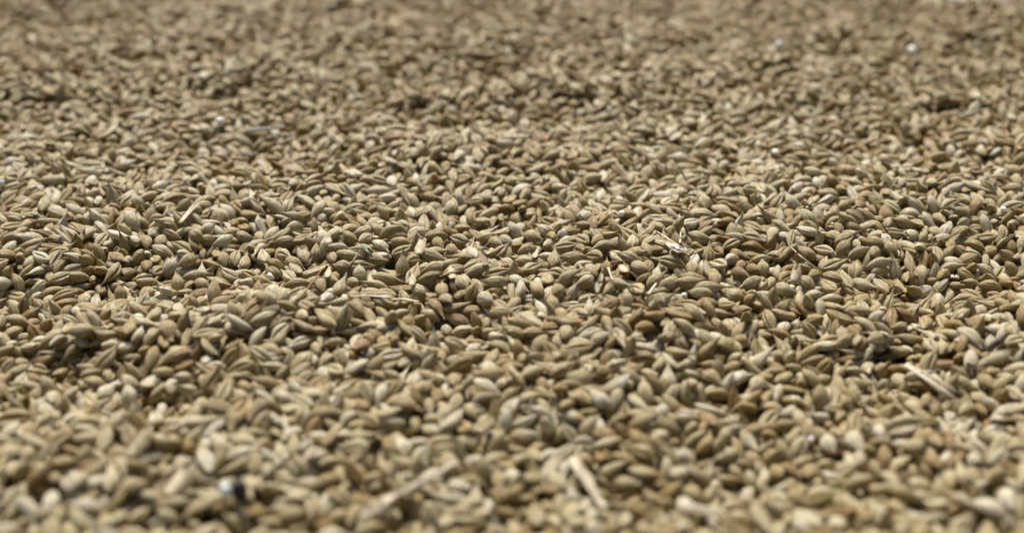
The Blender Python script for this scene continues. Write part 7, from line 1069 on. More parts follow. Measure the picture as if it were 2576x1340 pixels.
# ------------------------------------------------------------------ the mass of grains
P0, E0, L0, W0, in0 = spread()          # a second layer just below, the same settled patch turned round
P0 = np.stack([-P0[:, 0]+7.3, 121.0-P0[:, 1]+4.1, P0[:, 2]], 1); P0[:, 2] += relief(P0[:, 0], P0[:, 1])-relief(7.3-P0[:, 0], 125.1-P0[:, 1])-.85
E0 = E0+np.array([0, 0, math.pi]); in0 = (np.abs(P0[:, 0]) < .36*(.9147*P0[:, 1]+8.3)*1.04+10) & (P0[:, 1] > 23) & (P0[:, 1] < 98)
P = np.vstack([P[live], P0[in0]])/100; E = np.vstack([E[live], E0[in0]]); SL = np.r_[SL[live], L0[in0]]; SW = np.r_[SW[live], W0[in0]]; N = len(P)
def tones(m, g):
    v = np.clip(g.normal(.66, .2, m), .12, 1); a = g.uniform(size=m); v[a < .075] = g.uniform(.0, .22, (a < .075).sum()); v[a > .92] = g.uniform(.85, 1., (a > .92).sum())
    return np.clip(v-.30*np.clip((P[:, 1]-.55)/.30, 0, 1), 0, 1)         # yellow lens cast of the distance painted into the farther grains' tone
me = bpy.data.meshes.new('barley_grain_mass'); me.from_pydata(P.tolist(), [], [])
def add(nm, typ, key, val): a = me.attributes.new(nm, typ, 'POINT'); a.data.foreach_set(key, np.ascontiguousarray(val).ravel())
add('rot', 'FLOAT_VECTOR', 'vector', E.astype(np.float32)); add('scl', 'FLOAT_VECTOR', 'vector', np.stack([SL, SW, SW], 1).astype(np.float32))
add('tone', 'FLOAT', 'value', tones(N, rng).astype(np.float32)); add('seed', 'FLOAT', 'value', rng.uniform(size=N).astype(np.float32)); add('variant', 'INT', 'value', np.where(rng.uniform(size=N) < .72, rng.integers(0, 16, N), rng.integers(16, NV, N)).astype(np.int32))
mass = link('barley_grain_mass', me); setp(mass, 'the many small barley grains that make up the rest of the heap', None, None, 'stuff')
src = bpy.data.collections.new('grain_shapes')
for s in range(NV): src.objects.link(bpy.data.objects.new('grain_shape_%02d' % s, WHOLE[s]))
ng = bpy.data.node_groups.new('scatter_grains', 'GeometryNodeTree')
ng.interface.new_socket('Geometry', in_out='INPUT', socket_type='NodeSocketGeometry'); ng.interface.new_socket('Geometry', in_out='OUTPUT', socket_type='NodeSocketGeometry')
gi, go = ng.nodes.new('NodeGroupInput'), ng.nodes.new('NodeGroupOutput')
ci = ng.nodes.new('GeometryNodeCollectionInfo'); ci.inputs['Collection'].default_value = src; ci.inputs['Separate Children'].default_value = True; ci.inputs['Reset Children'].default_value = True
ip = ng.nodes.new('GeometryNodeInstanceOnPoints'); ip.inputs['Pick Instance'].default_value = True
def named(nm, typ): x = ng.nodes.new('GeometryNodeInputNamedAttribute'); x.data_type = typ; x.inputs['Name'].default_value = nm; return x.outputs['Attribute']
er = ng.nodes.new('FunctionNodeEulerToRotation'); ng.links.new(named('rot', 'FLOAT_VECTOR'), er.inputs[0])
ng.links.new(gi.outputs[0], ip.inputs['Points']); ng.links.new(ci.outputs[0], ip.inputs['Instance']); ng.links.new(named('variant', 'INT'), ip.inputs['Instance Index'])
ng.links.new(er.outputs[0], ip.inputs['Rotation']); ng.links.new(named('scl', 'FLOAT_VECTOR'), ip.inputs['Scale']); ng.links.new(ip.outputs[0], go.inputs[0])
mod = mass.modifiers.new('scatter', 'NODES'); mod.node_group = ng

# ------------------------------------------------------------------ chaff, straw, granules
def tube(pts, radii, mat, name, seg=8, flat=1.0, up=(0, 0, 1), jag=0.0):
    pts = [Vector(p) for p in pts]; V, F = [], []; up = Vector(up)
    for i, p in enumerate(pts):
        d = (pts[min(i+1, len(pts)-1)]-pts[max(i-1, 0)]).normalized(); s = d.cross(up).normalized(); u = s.cross(d).normalized()
        for j in range(seg):
            a = 2*math.pi*j/seg; rr = radii[i]*(1+jag*random.uniform(-1, 1)); V.append(p+s*(rr*math.cos(a))+u*(rr*flat*math.sin(a)))
    for i in range(len(pts)-1):
        for j in range(seg): k = (j+1) % seg; F.append((i*seg+j, i*seg+k, (i+1)*seg+k, (i+1)*seg+j))
    F.append(tuple(range(seg))[::-1]); F.append(tuple(range((len(pts)-1)*seg, len(pts)*seg)))
    return mesh(name, V, F, mat)
def densify(pts, n=10, wob=0.0):
    pts = [np.array(p, float) for p in pts]; d = np.r_[0, np.cumsum([np.linalg.norm(b-a) for a, b in zip(pts, pts[1:])])]; t = np.linspace(0, d[-1], n)
    out = np.stack([np.interp(t, d, [p[i] for p in pts]) for i in range(3)], 1)
    for it in range(2): out[1:-1] = .25*out[:-2]+.5*out[1:-1]+.25*out[2:]
    if wob: out[1:-1] += rng.normal(0, wob, out[1:-1].shape)
    return out
def local(me, origin):
    me.transform(Matrix.Translation(-Vector(origin))); return me
def shell(pts, width, mat, name, cup=.45, na=9, normal=(0, -.4, .9), fork=0.0, thick=.00012, nt=14, point=.25):
    """thin cupped husk along a line, with real thickness"""
    C = densify(pts, nt); n0 = Vector(normal); V = []; random.seed(len(name)+int(abs(C[0][0])*1e5))
    ph = random.uniform(0, 6)
    for s in (0, 1):
        for i in range(nt):
            t = i/(nt-1); d = Vector(C[min(i+1, nt-1)]-C[max(i-1, 0)]).normalized(); sd = d.cross(n0).normalized(); nn = sd.cross(d)
            w = width*.5*float(np.interp(t, (0, .2, .5, .8, 1), (.4, .8, 1, .5+.5*point, point)))*(1+.06*math.sin(9*t+ph))
            for j in range(na):
                q = 2*j/(na-1)-1; a = q*1.25
                rag = fork*(math.sin(3.2*q+ph)+.5*math.sin(8.3*q+2*ph))*max(0, t-.75)*4*.7
                p = Vector(C[i])+sd*(w*math.sin(a)/math.sin(1.25))+nn*(w*cup*(math.cos(a)-1)*1.4+.00006*math.sin(q*11+ph))+d*(rag*width)
                V.append(p-nn*(thick*s))
    F = []; o = nt*na
    for i in range(nt-1):
        for j in range(na-1):
            a, b, c, e = i*na+j, i*na+j+1, (i+1)*na+j+1, (i+1)*na+j; F += [(a, b, c, e), (a+o, e+o, c+o, b+o)]
    for i in range(nt-1):
        for j in (0, na-1): a, b = i*na+j, (i+1)*na+j; F.append((a, b, b+o, a+o) if j == 0 else (b, a, a+o, b+o))
    for j in range(na-1):
        for i in (0, nt-1): a, b = i*na+j, i*na+j+1; F.append((b, a, a+o, b+o) if i == 0 else (a, b, b+o, a+o))
    return mesh(name, V, F, mat)
def lump(size, mat, name, rough=.18, seed=0, sub=3):
    bm = bmesh.new(); bmesh.ops.create_icosphere(bm, subdivisions=sub, radius=.5); g = np.random.default_rng(seed)
    dirs = g.normal(size=(9, 3)); fr = g.uniform(2, 7, 9); ph = g.uniform(0, 6, 9)
    for v in bm.verts:
        c = np.array(v.co); f = 1+rough*sum(math.sin(fr[i]*float(dirs[i]@c)+ph[i]) for i in range(9))/3.5; v.co = Vector((c[0]*size[0]*f, c[1]*size[1]*f, c[2]*size[2]*f))
    me = bpy.data.meshes.new(name); bm.to_mesh(me); bm.free(); me.materials.append(mat); me.polygons.foreach_set('use_smooth', [True]*len(me.polygons)); return me
MATS = dict(straw=M_STRAW, grey=M_STRAW_GREY, paper=M_PAPER, brown=M_AWN_BROWN, dark=M_AWN_DARK, huskbrown=M_HUSK_BROWN, green=M_GREEN, pale_green=M_GREEN_PALE, white=M_WHITE, bluish=M_BLUISH, black=M_BLACK, nut=M_GREYNUT, starch=M_STARCH)
SPEC = [
{'k': 'awned', 'n': 'awned_barley_grain', 'c': 'barley grain', 'l': 'pale grain with a long dark awn standing up from its tip', 'p': [(-0.05842, 0.43975, 0.00301)], 'grain': [-0.05842, 0.43975, 0.00301, 0.7284, 0.2878, 0.1255, 0.6089, 1.03, 1.05], 'var': 2, 'tone': 0.62, 'awn': [(-0.05749, 0.44371, 0.0037), (-0.05856, 0.45872, -0.00053), (-0.05578, 0.45576, 0.00523), (-0.05399, 0.4647, 0.00598)], 'r': 0.00066, 'm': 'dark'},
{'k': 'awned', 'n': 'awned_barley_grain', 'c': 'barley grain', 'l': 'grain with a long thin straw coloured awn curving up left', 'p': [(0.11226, 0.45509, -0.00016)], 'grain': [0.11226, 0.45509, -0.00016, 0.289, -0.3184, -0.5646, 0.7045, 1.03, 1.0], 'var': 5, 'tone': 0.55, 'seed': 0.2, 'awn': [(0.10967, 0.45825, -0.00066), (0.10801, 0.45707, 0.00157), (0.10518, 0.45872, 0.00325), (0.10132, 0.45923, 0.00621), (0.1016, 0.47574, 0.00225)], 'r': 0.00036, 'm': 'straw'},
{'k': 'awnhusk', 'n': 'awned_husk', 'c': 'husk', 'l': 'brown husk whose spiky awn stands upright, right of centre', 'p': [(0.14442, 0.45566, -0.00366)], 'body': [(0.14398, 0.45428, -0.00303), (0.14276, 0.45671, -0.00065)], 'w': 0.003, 'hm': 'huskbrown', 'awn': [(0.14238, 0.4555, -0.0001), (0.14283, 0.46124, 0.00122), (0.14257, 0.46458, 0.00326)], 'r': 0.00034, 'm': 'brown'},
{'k': 'awnhusk', 'n': 'awned_husk', 'c': 'husk', 'l': 'pale husk with a straight awn pointing down between grains', 'p': [(0.03789, 0.44965, 0.00715)], 'body': [(0.03721, 0.44766, 0.00802), (0.03916, 0.44135, 0.008)], 'w': 0.0036, 'hm': 'paper', 'awn': [(0.03908, 0.44048, 0.00839), (0.04927, 0.54255, -0.03992), (0.04007, 0.4311, 0.00782)], 'r': 0.00036, 'm': 'straw'},
{'k': 'shell', 'n': 'pointed_husk', 'c': 'husk', 'l': 'dark brown husk narrowing to a sharp upright point', 'p': [(-0.00887, 0.45048, 0.00659), (-0.01135, 0.47571, -0.00052), (-0.01446, 0.49009, -0.00183)], 'w': 0.0036, 'm': 'huskbrown', 'point': 0.05, 'fork': 0.0},
{'k': 'shell', 'n': 'papery_husk', 'c': 'husk', 'l': 'flat torn husk standing like a notched fin behind a large grain', 'p': [(-0.0339, 0.47156, 0.00166), (-0.03265, 0.4794, 0.00437)], 'w': 0.0042, 'm': 'paper', 'fork': 0.3, 'point': 0.6},
{'k': 'shell', 'n': 'papery_husk', 'c': 'husk', 'l': 'narrow pale husk standing upright with a square torn top', 'p': [(-0.03404, 0.43858, 0.00439), (-0.03393, 0.44403, 0.00568)], 'w': 0.0028, 'm': 'paper', 'fork': 0.3, 'point': 0.7},
{'k': 'shell', 'n': 'papery_husk', 'c': 'husk', 'l': 'pale flat husk standing behind a plump grain near the seam', 'p': [(-0.02016, 0.44481, 0.0042), (-0.02162, 0.45371, 0.0046)], 'w': 0.0034, 'm': 'paper', 'fork': 0.4, 'point': 0.4},
{'k': 'shell', 'n': 'papery_husk', 'c': 'husk', 'l': 'gaping husk with a forked top above a plump grain', 'p': [(0.09711, 0.44683, 0.00214), (0.09938, 0.45117, 0.00534)], 'w': 0.0038, 'm': 'paper', 'fork': 0.6, 'point': 0.5},
{'k': 'shell', 'n': 'papery_husk', 'c': 'husk', 'l': 'white feathery husk in the blurred left foreground', 'p': [(-0.08813, 0.30852, 0.0052), (-0.08446, 0.31775, 0.00794)], 'w': 0.0046, 'm': 'paper', 'fork': 0.6, 'point': 0.7},
{'k': 'shell', 'n': 'papery_husk', 'c': 'husk', 'l': 'whitish papery husk lying flat behind a plump grain', 'p': [(-0.06622, 0.47155, 0.006), (-0.06618, 0.47478, 0.00699)], 'w': 0.003, 'm': 'paper', 'fork': 0.3},
{'k': 'shell', 'n': 'papery_husk', 'c': 'husk', 'l': 'broad pale flake tilted in the blurred foreground left of centre', 'p': [(-0.10114, 0.32289, 0.00746), (-0.09675, 0.32878, 0.01194)], 'w': 0.0046, 'm': 'paper', 'fork': 0.5, 'point': 0.6},
{'k': 'shell', 'n': 'papery_husk', 'c': 'husk', 'l': 'upright narrow husk beside the flat straw sliver', 'p': [(-0.06401, 0.44859, 0.00287), (-0.06434, 0.45863, 0.00242)], 'w': 0.0026, 'm': 'paper', 'point': 0.15, 'fork': 0.0},
{'k': 'shell', 'n': 'papery_husk', 'c': 'husk', 'l': 'split flake leaning beside a brown grain below the orange one', 'p': [(-0.07458, 0.46985, -0.00194), (-0.07207, 0.46855, 0.001)], 'w': 0.0024, 'm': 'paper', 'fork': 0.4},
{'k': 'rod', 'n': 'brown_awn', 'c': 'awn', 'l': 'thin brown needle standing slanted in front of the grains', 'p': [(-0.06719, 0.41767, 0.01137), (-0.06884, 0.44896, 0.00118), (-0.06637, 0.45452, 0.00309)], 'r': 0.0003, 'm': 'brown'},
{'k': 'shell', 'n': 'straw_sliver', 'c': 'straw', 'l': 'flat pale straw sliver bridging a dark gap', 'p': [(-0.07258, 0.45588, 0.00056), (-0.06868, 0.45758, 0.00153), (-0.06538, 0.46509, 0.00045)], 'w': 0.0015, 'm': 'paper', 'point': 0.6},
{'k': 'rod', 'n': 'straw_sliver', 'c': 'straw', 'l': 'thin white straw lying level left of the long awned grain', 'p': [(0.10936, 0.54596, -0.03454), (0.09922, 0.46301, 0.00117), (0.10624, 0.4621, 0.0006)], 'r': 0.00045, 'm': 'straw', 'flat': 0.5},
{'k': 'rod', 'n': 'straw_sliver', 'c': 'straw', 'l': 'short pale stick leaning over an orange grain', 'p': [(0.03254, 0.44013, 0.01004), (0.03343, 0.43028, 0.01003)], 'r': 0.00042, 'm': 'straw', 'flat': 0.6},
{'k': 'rod', 'n': 'straw_sliver', 'c': 'straw', 'l': 'white stick slanting down right beside a plump seamed grain', 'p': [(0.03838, 0.42807, 0.00939), (0.04117, 0.42751, 0.00653)], 'r': 0.00042, 'm': 'straw', 'flat': 0.6},
{'k': 'rod', 'n': 'straw_sliver', 'c': 'straw', 'l': 'short upright stick behind the broken grain with white starch', 'p': [(0.05958, 0.46473, 0.00868), (0.06161, 0.48007, 0.00658)], 'r': 0.00042, 'm': 'straw', 'flat': 0.6},
{'k': 'rod', 'n': 'straw_stalk', 'c': 'straw', 'l': 'long thick pale straw slanting up right in the foreground', 'p': [(-0.03753, 0.29743, 0.00445), (-0.03149, 0.29973, 0.00787), (-0.02721, 0.3109, 0.00445), (-0.02191, 0.31228, 0.00668), (-0.01454, 0.32044, 0.00745)], 'r': 0.0014, 'm': 'straw', 'taper': 0.25, 'jag': 0.18, 'wob': 0.0003, 'flat': 0.5, 'strands': 6},
{'k': 'rod', 'n': 'straw_stalk', 'c': 'straw', 'l': 'blurred straw slanting down right in the foreground, right of the long one', 'p': [(0.0158, 0.33139, 0.00152), (0.01974, 0.31907, 0.00237), (0.02366, 0.30532, 0.00303)], 'r': 0.0013, 'm': 'straw', 'taper': 0.2, 'jag': 0.15, 'flat': 0.5, 'strands': 5},
{'k': 'rod', 'n': 'straw_stalk', 'c': 'straw', 'l': 'grey green stick lying level in the blurred background', 'p': [(-0.11879, 0.60666, 0.00313), (-0.10273, 0.61441, 0.0024)], 'r': 0.001, 'm': 'grey', 'jag': 0.1},
{'k': 'rod', 'n': 'straw_sliver', 'c': 'straw', 'l': 'whitish straw lying level in front of the centre, left piece', 'p': [(-0.05306, 0.42343, 0.00714), (-0.04761, 0.43201, 0.00352), (-0.0402, 0.42656, 0.0053)], 'r': 0.00075, 'm': 'straw', 'flat': 0.4},
{'k': 'rod', 'n': 'straw_sliver', 'c': 'straw', 'l': 'whitish straw lying level in front of the centre, right piece', 'p': [(-0.04017, 0.42598, 0.00482), (-0.03639, 0.43203, 0.00227), (-0.03091, 0.42548, 0.0043)], 'r': 0.00075, 'm': 'straw', 'flat': 0.4},
{'k': 'rod', 'n': 'straw_sliver', 'c': 'straw', 'l': 'white rod lying slanted at the right edge of the centre grains', 'p': [(0.0445, 0.42164, 0.00871), (0.04798, 0.43078, 0.00851)], 'r': 0.0006, 'm': 'straw', 'flat': 0.6},
{'k': 'rod', 'n': 'dark_stalk', 'c': 'stalk', 'l': 'short black stalk leaning in the blurred grains above centre', 'p': [(-0.03816, 0.53621, 0.00555), (-0.03456, 0.52399, 0.00576)], 'r': 0.00055, 'm': 'dark'},
{'k': 'rod', 'n': 'dark_stalk', 'c': 'stalk', 'l': 'small dark hook rising from the grains right of centre', 'p': [(0.13658, 0.48568, 0.0076), (0.13701, 0.48409, 0.0062), (0.13809, 0.48336, 0.00516)], 'r': 0.0005, 'm': 'dark'},
{'k': 'rod', 'n': 'dark_stalk', 'c': 'stalk', 'l': 'thick dark stalk fragment at the right edge', 'p': [(0.14873, 0.3961, 0.00172), (0.15114, 0.39533, 0.00483), (0.15425, 0.3977, 0.00634)], 'r': 0.0013, 'm': 'dark', 'jag': 0.2},
{'k': 'rod', 'n': 'dark_stalk', 'c': 'stalk', 'l': 'thin dark twig crossing behind the white papery grain', 'p': [(-0.01083, 0.47797, 0.0007), (-0.00813, 0.48791, -0.0004)], 'r': 0.0003, 'm': 'dark'},
{'k': 'tuft', 'n': 'chaff_tuft', 'c': 'chaff', 'l': 'fan of grey awn fibres fallen across grains on the right', 'p': [(0.12218, 0.39198, -0.00139), (0.13363, 0.372, -0.00278)], 'num': 9, 'spread': 0.0022, 'r': 0.00028, 'm': 'straw'},
{'k': 'tuft', 'n': 'chaff_tuft', 'c': 'chaff', 'l': 'frayed white fibres at the upper left of centre', 'p': [(-0.12385, 0.49151, 0.00544), (-0.11995, 0.51373, 0.00647)], 'num': 6, 'spread': 0.0016, 'r': 0.00028, 'm': 'straw'},
{'k': 'shell', 'n': 'grass_blade', 'c': 'leaf', 'l': 'narrow dark green leaf blade beside the dark awn', 'p': [(-0.05428, 0.47121, 0.00555), (-0.05122, 0.46072, 0.00788), (-0.04895, 0.45915, 0.00586)], 'w': 0.0013, 'm': 'green', 'point': 0.3, 'fork': 0.0},
{'k': 'shell', 'n': 'green_flake', 'c': 'leaf', 'l': 'pale green flake in front of the grains right of centre', 'p': [(0.04387, 0.41195, 0.00892), (0.04581, 0.41289, 0.01079)], 'w': 0.0018, 'm': 'pale_green', 'fork': 0.5, 'point': 0.4},
{'k': 'broken', 'n': 'broken_grain', 'c': 'barley grain', 'l': 'burst grain showing white starch under a long split straw', 'p': [(0.05644, 0.45368, 0.01108)], 'body': [(0.05424, 0.4611, 0.01041), (0.05683, 0.45115, 0.01179), (0.06238, 0.46064, 0.0056)], 'outer': [(0.05039, 0.4617, 0.01111), (0.0531, 0.46036, 0.01072), (0.05611, 0.46308, 0.0088)], 'w': 0.0034, 'starch': [((0.05583, 0.45121, 0.01298), (0.0024, 0.0018, 0.0014)), ((0.05707, 0.45048, 0.01264), (0.0022, 0.0016, 0.0013)), ((0.05833, 0.45065, 0.012), (0.0016, 0.0012, 0.001))], 'straw': [(0.05342, 0.48312, 0.00551), (0.05685, 0.4638, 0.00965), (0.06327, 0.45963, 0.00662)]},
{'k': 'cracked', 'n': 'cracked_grain', 'c': 'barley grain', 'l': 'cracked grain with a black hair curling over it and gaping flap', 'p': [(0.00583, 0.48153, -0.00113)], 'grain': [0.00583, 0.48153, -0.00113, 0.7798, 0.5882, 0.095, 0.1923, 0.9, 1.1], 'flap': [(0.00773, 0.46116, 0.0048), (0.00894, 0.47918, -0.00082), (0.00995, 0.48449, -0.00087)], 'hair': [(0.00636, 0.48004, 0.00221), (0.00607, 0.47836, 0.00013), (0.00676, 0.46797, 0.00321), (0.00761, 0.45905, 0.00533)]},
{'k': 'lump', 'n': 'white_granule', 'c': 'granule', 'l': 'round white granule in a dark gap just above centre', 'p': [(0.04104, 0.4967, 0.00732)], 's': (0.00253, 0.00227, 0.00215), 'm': 'white', 'seed': 1, 'rough': 0.07, 'rot': (0.3, 0.2, 0.7), 'g': 'white granules among the grains'},
{'k': 'lump', 'n': 'white_granule', 'c': 'granule', 'l': 'white granule half sunk in front of long blurred grains', 'p': [(0.05724, 0.42878, 0.00503)], 's': (0.00224, 0.00201, 0.0019), 'm': 'white', 'seed': 2, 'rough': 0.07, 'rot': (0.6, 0.4, 1.4), 'g': 'white granules among the grains'},
{'k': 'lump', 'n': 'white_granule', 'c': 'granule', 'l': 'tiny white granule stuck on a grain left of centre', 'p': [(-0.09941, 0.47468, -0.00483)], 's': (0.0016, 0.00144, 0.00136), 'm': 'white', 'seed': 3, 'rough': 0.07, 'rot': (0.9, 0.6, 2.1), 'g': 'white granules among the grains'},
{'k': 'lump', 'n': 'white_granule', 'c': 'granule', 'l': 'bright white granule in the blurred upper left', 'p': [(-0.13318, 0.61975, 0.00299)], 's': (0.00472, 0.00424, 0.00401), 'm': 'white', 'seed': 4, 'rough': 0.07, 'rot': (1.2, 0.8, 2.8), 'g': 'white granules among the grains'},
{'k': 'lump', 'n': 'white_granule', 'c': 'granule', 'l': 'white granule in the blurred grains at upper right', 'p': [(0.113, 0.57848, 0.00296)], 's': (0.0026, 0.0026, 0.00346), 'm': 'white', 'seed': 5, 'rough': 0.07, 'rot': (1.5, 1.0, 3.5), 'g': 'white granules among the grains'},
{'k': 'lump', 'n': 'white_granule', 'c': 'granule', 'l': 'bluish white granule near the top, right of centre', 'p': [(0.14202, 0.73936, 0.00646)], 's': (0.00495, 0.00446, 0.00421), 'm': 'bluish', 'seed': 6, 'rough': 0.07, 'rot': (1.8, 1.2, 4.2), 'g': 'white granules among the grains'},
{'k': 'lump', 'n': 'white_granule', 'c': 'granule', 'l': 'dull white granule near the top right', 'p': [(0.21485, 0.7451, 0.00193)], 's': (0.00555, 0.005, 0.00472), 'm': 'white', 'seed': 7, 'rough': 0.07, 'rot': (2.1, 1.4, 4.9), 'g': 'white granules among the grains'},
{'k': 'lump', 'n': 'white_granule', 'c': 'granule', 'l': 'small white granule in the right foreground', 'p': [(0.08408, 0.34582, -0.00092)], 's': (0.00189, 0.0017, 0.00161), 'm': 'white', 'seed': 8, 'rough': 0.07, 'rot': (2.4, 1.6, 5.6), 'g': 'white granules among the grains'},
{'k': 'lump', 'n': 'white_granule', 'c': 'granule', 'l': 'bluish white granule against the black lump in the foreground', 'p': [(-0.07251, 0.30646, 0.00762)], 's': (0.00367, 0.0033, 0.00312), 'm': 'bluish', 'seed': 9, 'rough': 0.07, 'rot': (2.7, 1.8, 6.3), 'g': 'white granules among the grains'},
{'k': 'lump', 'n': 'white_granule', 'c': 'granule', 'l': 'bluish speck at the left edge of the photo', 'p': [(-0.20796, 0.5444, 0.00161)], 's': (0.00253, 0.00228, 0.00215), 'm': 'bluish', 'seed': 10, 'rough': 0.07, 'rot': (3.0, 2.0, 7.0), 'g': 'white granules among the grains'},
{'k': 'lump', 'n': 'white_granule', 'c': 'granule', 'l': 'glossy white crumb between grains left of centre', 'p': [(-0.12267, 0.45217, -0.00319)], 's': (0.00139, 0.00159, 0.00259), 'm': 'white', 'seed': 11, 'rough': 0.07, 'rot': (3.3, 2.2, 7.7), 'g': 'white granules among the grains'},
{'k': 'lump', 'n': 'white_granule', 'c': 'granule', 'l': 'white crumb wedged between two big grains right of centre', 'p': [(0.07927, 0.45511, -0.00284)], 's': (0.00246, 0.00246, 0.00327), 'm': 'white', 'seed': 12, 'rough': 0.07, 'rot': (3.6, 2.4, 8.4), 'g': 'white granules among the grains'},
{'k': 'lump', 'n': 'white_granule', 'c': 'granule', 'l': 'torn white flake on a grain at left of centre', 'p': [(-0.08596, 0.46181, -0.00296)], 's': (0.00332, 0.00199, 0.00166), 'm': 'white', 'seed': 13, 'rough': 0.2, 'rot': (3.9, 2.6, 9.1), 'g': 'white granules among the grains'},
{'k': 'lump', 'n': 'white_granule', 'c': 'granule', 'l': 'pale granule at the right edge of the grains', 'p': [(0.18806, 0.5066, 0.00497)], 's': (0.00257, 0.00232, 0.00219), 'm': 'white', 'seed': 14, 'rough': 0.07, 'rot': (4.2, 2.8, 9.8), 'g': 'white granules among the grains'},
{'k': 'lump', 'n': 'black_lump', 'c': 'lump', 'l': 'black crusty lump beside the bluish granule in the foreground', 'p': [(-0.06885, 0.3072, 0.00745)], 's': (0.00411, 0.00441, 0.00735), 'm': 'black', 'seed': 15, 'rough': 0.2, 'rot': (0.1, 0.1, 0), 'g': None},
{'k': 'lump', 'n': 'shrivelled_kernel', 'c': 'kernel', 'l': 'grey crumpled pea like kernel seen end on in a dark gap', 'p': [(0.01887, 0.49038, 0.00132)], 's': (0.00463, 0.0044, 0.00394), 'm': 'nut', 'seed': 16, 'rough': 0.12, 'rot': (4.8, 3.2, 11.2), 'g': None},
{'k': 'lump', 'n': 'dark_seed', 'c': 'seed', 'l': 'dark purple seed in a gap of the blurred grains', 'p': [(-0.11333, 0.58699, -0.00192)], 's': (0.00269, 0.00307, 0.00422), 'm': 'dark', 'seed': 17, 'rough': 0.07, 'rot': (5.1, 3.4, 11.9), 'g': None},
{'k': 'lump', 'n': 'black_lump', 'c': 'lump', 'l': 'black speck in a gap of the central foreground', 'p': [(-0.00607, 0.34239, 0.00204)], 's': (0.00287, 0.00259, 0.00244), 'm': 'black', 'seed': 18, 'rough': 0.2, 'rot': (5.4, 3.6, 12.6), 'g': None},
]
def single(name, me, at, label, cat, group=None):
    o = link(name, local(me, at)); o.location = at; setp(o, label, cat, group); return o
random.seed(5)
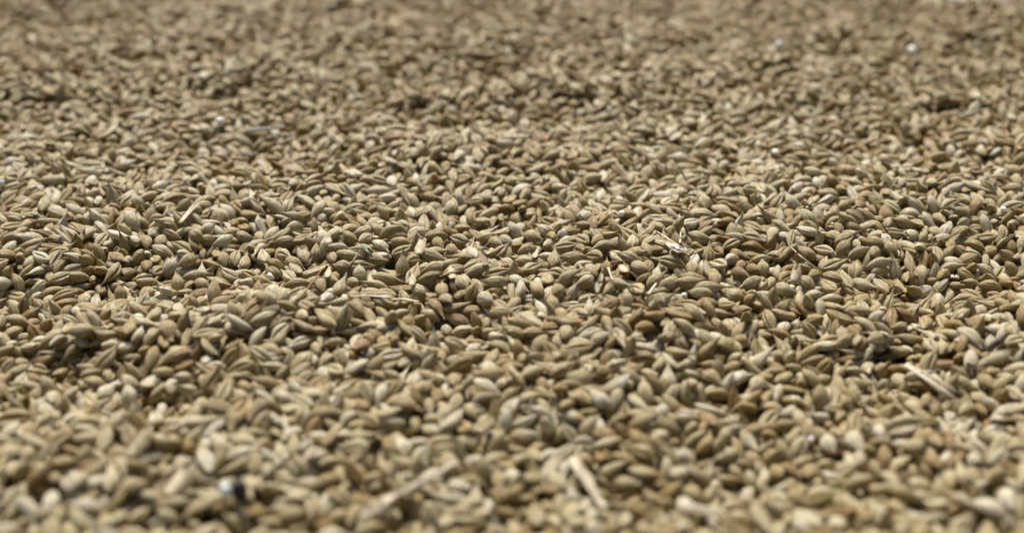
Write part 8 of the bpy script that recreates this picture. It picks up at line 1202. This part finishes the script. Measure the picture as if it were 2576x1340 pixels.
for it in SPEC:
    kind, name, cat, label, a = it['k'], it['n'], it['c'], it['l'], it
    if kind == 'rod':
        pts = densify(a['p'], 14, a.get('wob', 0)); r = a['r']; m = len(pts)
        rad = [r*(1-a.get('taper', .3)*i/(m-1)) for i in range(m)]
        o = single(name, tube(pts, rad, MATS[a['m']], name, 8, a.get('flat', 1.0), jag=a.get('jag', .08)), pts[0], label, cat, a.get('g'))
        for s in range(a.get('strands', 0)):                       # split fibres along the stalk
            i0 = random.randint(0, 5); i1 = min(m, i0+random.randint(5, 9)); of = np.array([random.uniform(-1, 1), random.uniform(-1, 1), random.uniform(.2, .9)])*r
            sub = np.array([pts[i]+of*(1+.9*abs(i-(i0+i1)/2)/(i1-i0)) for i in range(i0, i1)]); link('fibre', local(tube(densify(sub, 8), [r*.28*(1-.5*j/7) for j in range(8)], MATS[a['m']], 'fibre', 6, .6, jag=.2), pts[0]), o)
    elif kind == 'shell':
        single(name, shell(a['p'], a['w'], MATS[a['m']], name, fork=a.get('fork', .25), cup=a.get('cup', .45), point=a.get('point', .25)), a['p'][0], label, cat, a.get('g'))
    elif kind == 'lump':
        o = link(name, lump(a['s'], MATS[a['m']], name, a.get('rough', .12), a.get('seed', 0))); o.location = a['p'][0]; o.rotation_euler = a.get('rot', (0, 0, 0)); setp(o, label, cat, a.get('g'))
    elif kind == 'tuft':
        root = bpy.data.objects.new(name, None); COL.objects.link(root); root.location = a['p'][0]; setp(root, label, cat)
        p0, p1 = Vector(a['p'][0]), Vector(a['p'][1]); ax = p1-p0; sd = ax.cross(Vector((0, -.4, .9))).normalized()
        for i in range(a['num']):
            f = 2*i/(a['num']-1)-1; e = p0+ax*random.uniform(.8, 1.05)+sd*(f*a['spread'])+Vector((0, 0, random.uniform(-.0004, .0008))); b = p0+sd*(f*a['spread']*.25)
            pts = densify([b, (b+e)/2+Vector((0, 0, .0005)), e], 8); c = link('fibre', local(tube(pts, [a['r']*(1-.6*j/7) for j in range(8)], MATS[a['m']], 'fibre', 6, .6), p0), root)
    elif kind in ('awned', 'awnhusk'):
        root = bpy.data.objects.new(name, None); COL.objects.link(root); root.location = a['p'][0]; setp(root, label, cat)
        if kind == 'awned':
            q = a['grain']
            h = Quaternion(q[3:7]).normalized().to_matrix().to_4x4(); h = Matrix.Translation(Vector(q[:3])-Vector(a['p'][0])) @ h @ Matrix.Diagonal((q[7], q[8], q[8], 1))
            for nm, m in zip(('back_husk', 'crease_husk', 'awn_stub'), PARTS[a['var']]):
                c = link(nm, m, root); c.matrix_local = h; c['tone'] = a['tone']; c['seed'] = a.get('seed', .9)
        else:
            c = link('husk', local(shell(a['body'], a['w'], MATS[a['hm']], 'husk', fork=0.0, point=.12), a['p'][0]), root)
        pts = densify(a['awn'], 16); m = len(pts)
        c = link('awn', local(tube(pts, [a['r']*(1.5-1.0*min(1, i/4)) if i < 4 else a['r']*(1-.45*i/m) for i in range(m)], MATS[a['m']], 'awn', 7, .75), a['p'][0]), root)
    elif kind == 'broken':
        root = bpy.data.objects.new(name, None); COL.objects.link(root); root.location = a['p'][0]; setp(root, label, cat)
        link('husk', local(shell(a['body'], a['w'], MATS['paper'], 'husk', cup=-.5, fork=.2), a['p'][0]), root)
        link('outer_husk', local(shell(a['outer'], a['w']*.8, MATS['paper'], 'outer_husk', cup=.3, fork=.3), a['p'][0]), root)
        for i, (sp, ss) in enumerate(a['starch']):
            c = link('starch', lump(ss, M_STARCH, 'starch', .25, 40+i), root); c.location = Vector(sp)-Vector(a['p'][0])
        pts = densify(a['straw'], 12); link('straw_awn', local(tube(pts, [.0004*(1-.4*abs(2*i/11-1)) for i in range(12)], M_STRAW, 'straw_awn', 7, .6), a['p'][0]), root)
    elif kind == 'cracked':
        root = bpy.data.objects.new(name, None); COL.objects.link(root); root.location = a['p'][0]; setp(root, label, cat)
        q = a['grain']; h = Matrix.Translation(Vector(q[:3])-Vector(a['p'][0])) @ Quaternion(q[3:7]).normalized().to_matrix().to_4x4() @ Matrix.Diagonal((q[7], q[8], q[8], 1))
        for nm, m in zip(('back_husk', 'crease_husk', 'awn_stub'), PARTS[3]):
            c = link(nm, m, root); c.matrix_local = h; c['tone'] = .6; c['seed'] = .33
        link('husk_flap', local(shell(a['flap'], .0022, M_PAPER, 'husk_flap', cup=.5, fork=.1), a['p'][0]), root)
        pts = densify(a['hair'], 14); link('hair', local(tube(pts, [.00011]*14, M_BLACK, 'hair', 6), a['p'][0]), root)

# small slivers of chaff and awn lying everywhere between the grains: one uncountable mass
top = np.where(P[:, 2]*100-relief(P[:, 0]*100, P[:, 1]*100) > .02)[0]; CH = []
for i in rng.choice(top, 1500, replace=False):
    q = P[i]*1000+np.array([rng.normal(0, 1.2), rng.normal(0, 1.2), rng.uniform(1.0, 1.9)])
    CH.append((*q, rng.uniform(0, 6.28), float(np.clip(rng.normal(.3, .3), -.2, 1.1)), rng.uniform(1.8, 5.0), float(rng.choice([.3, .4, .6, 1.1, 1.7, 2.3]))))
V, F = [], []
for (x, y, z, az, el, ln, w) in CH:
    p = Vector((x, y, z))/1000; d = Vector((math.cos(az)*math.cos(el), math.sin(az)*math.cos(el), math.sin(el))); s = d.cross(Vector((random.uniform(-.5, .5), random.uniform(-.5, .5), 1))).normalized(); u = s.cross(d)
    b = len(V); ln /= 1000; w /= 2000
    for t, f in ((-.5, .5), (-.2, 1), (.15, .9), (.5, random.choice((.08, .1, .6)))):
        for q in (-1, 0, 1): V.append(p+d*(ln*t)+s*(w*f*q)+u*((1-abs(q))*w*.5+.02*ln*math.sin(9*t+x)))
        for q in (1, -1): V.append(p+d*(ln*t)+s*(w*f*q*.8)-u*.00008)
    for i in range(3):
        for j in range(5): k = (j+1) % 5; F.append((b+i*5+j, b+i*5+k, b+i*5+5+k, b+i*5+5+j))
    F.append((b+4, b+3, b+2, b+1, b)); F.append((b+15, b+16, b+17, b+18, b+19))
chaff = link('chaff', mesh('chaff', V, F, M_PAPER, False)); setp(chaff, 'small pale slivers of chaff caught between the grains', None, None, 'stuff')
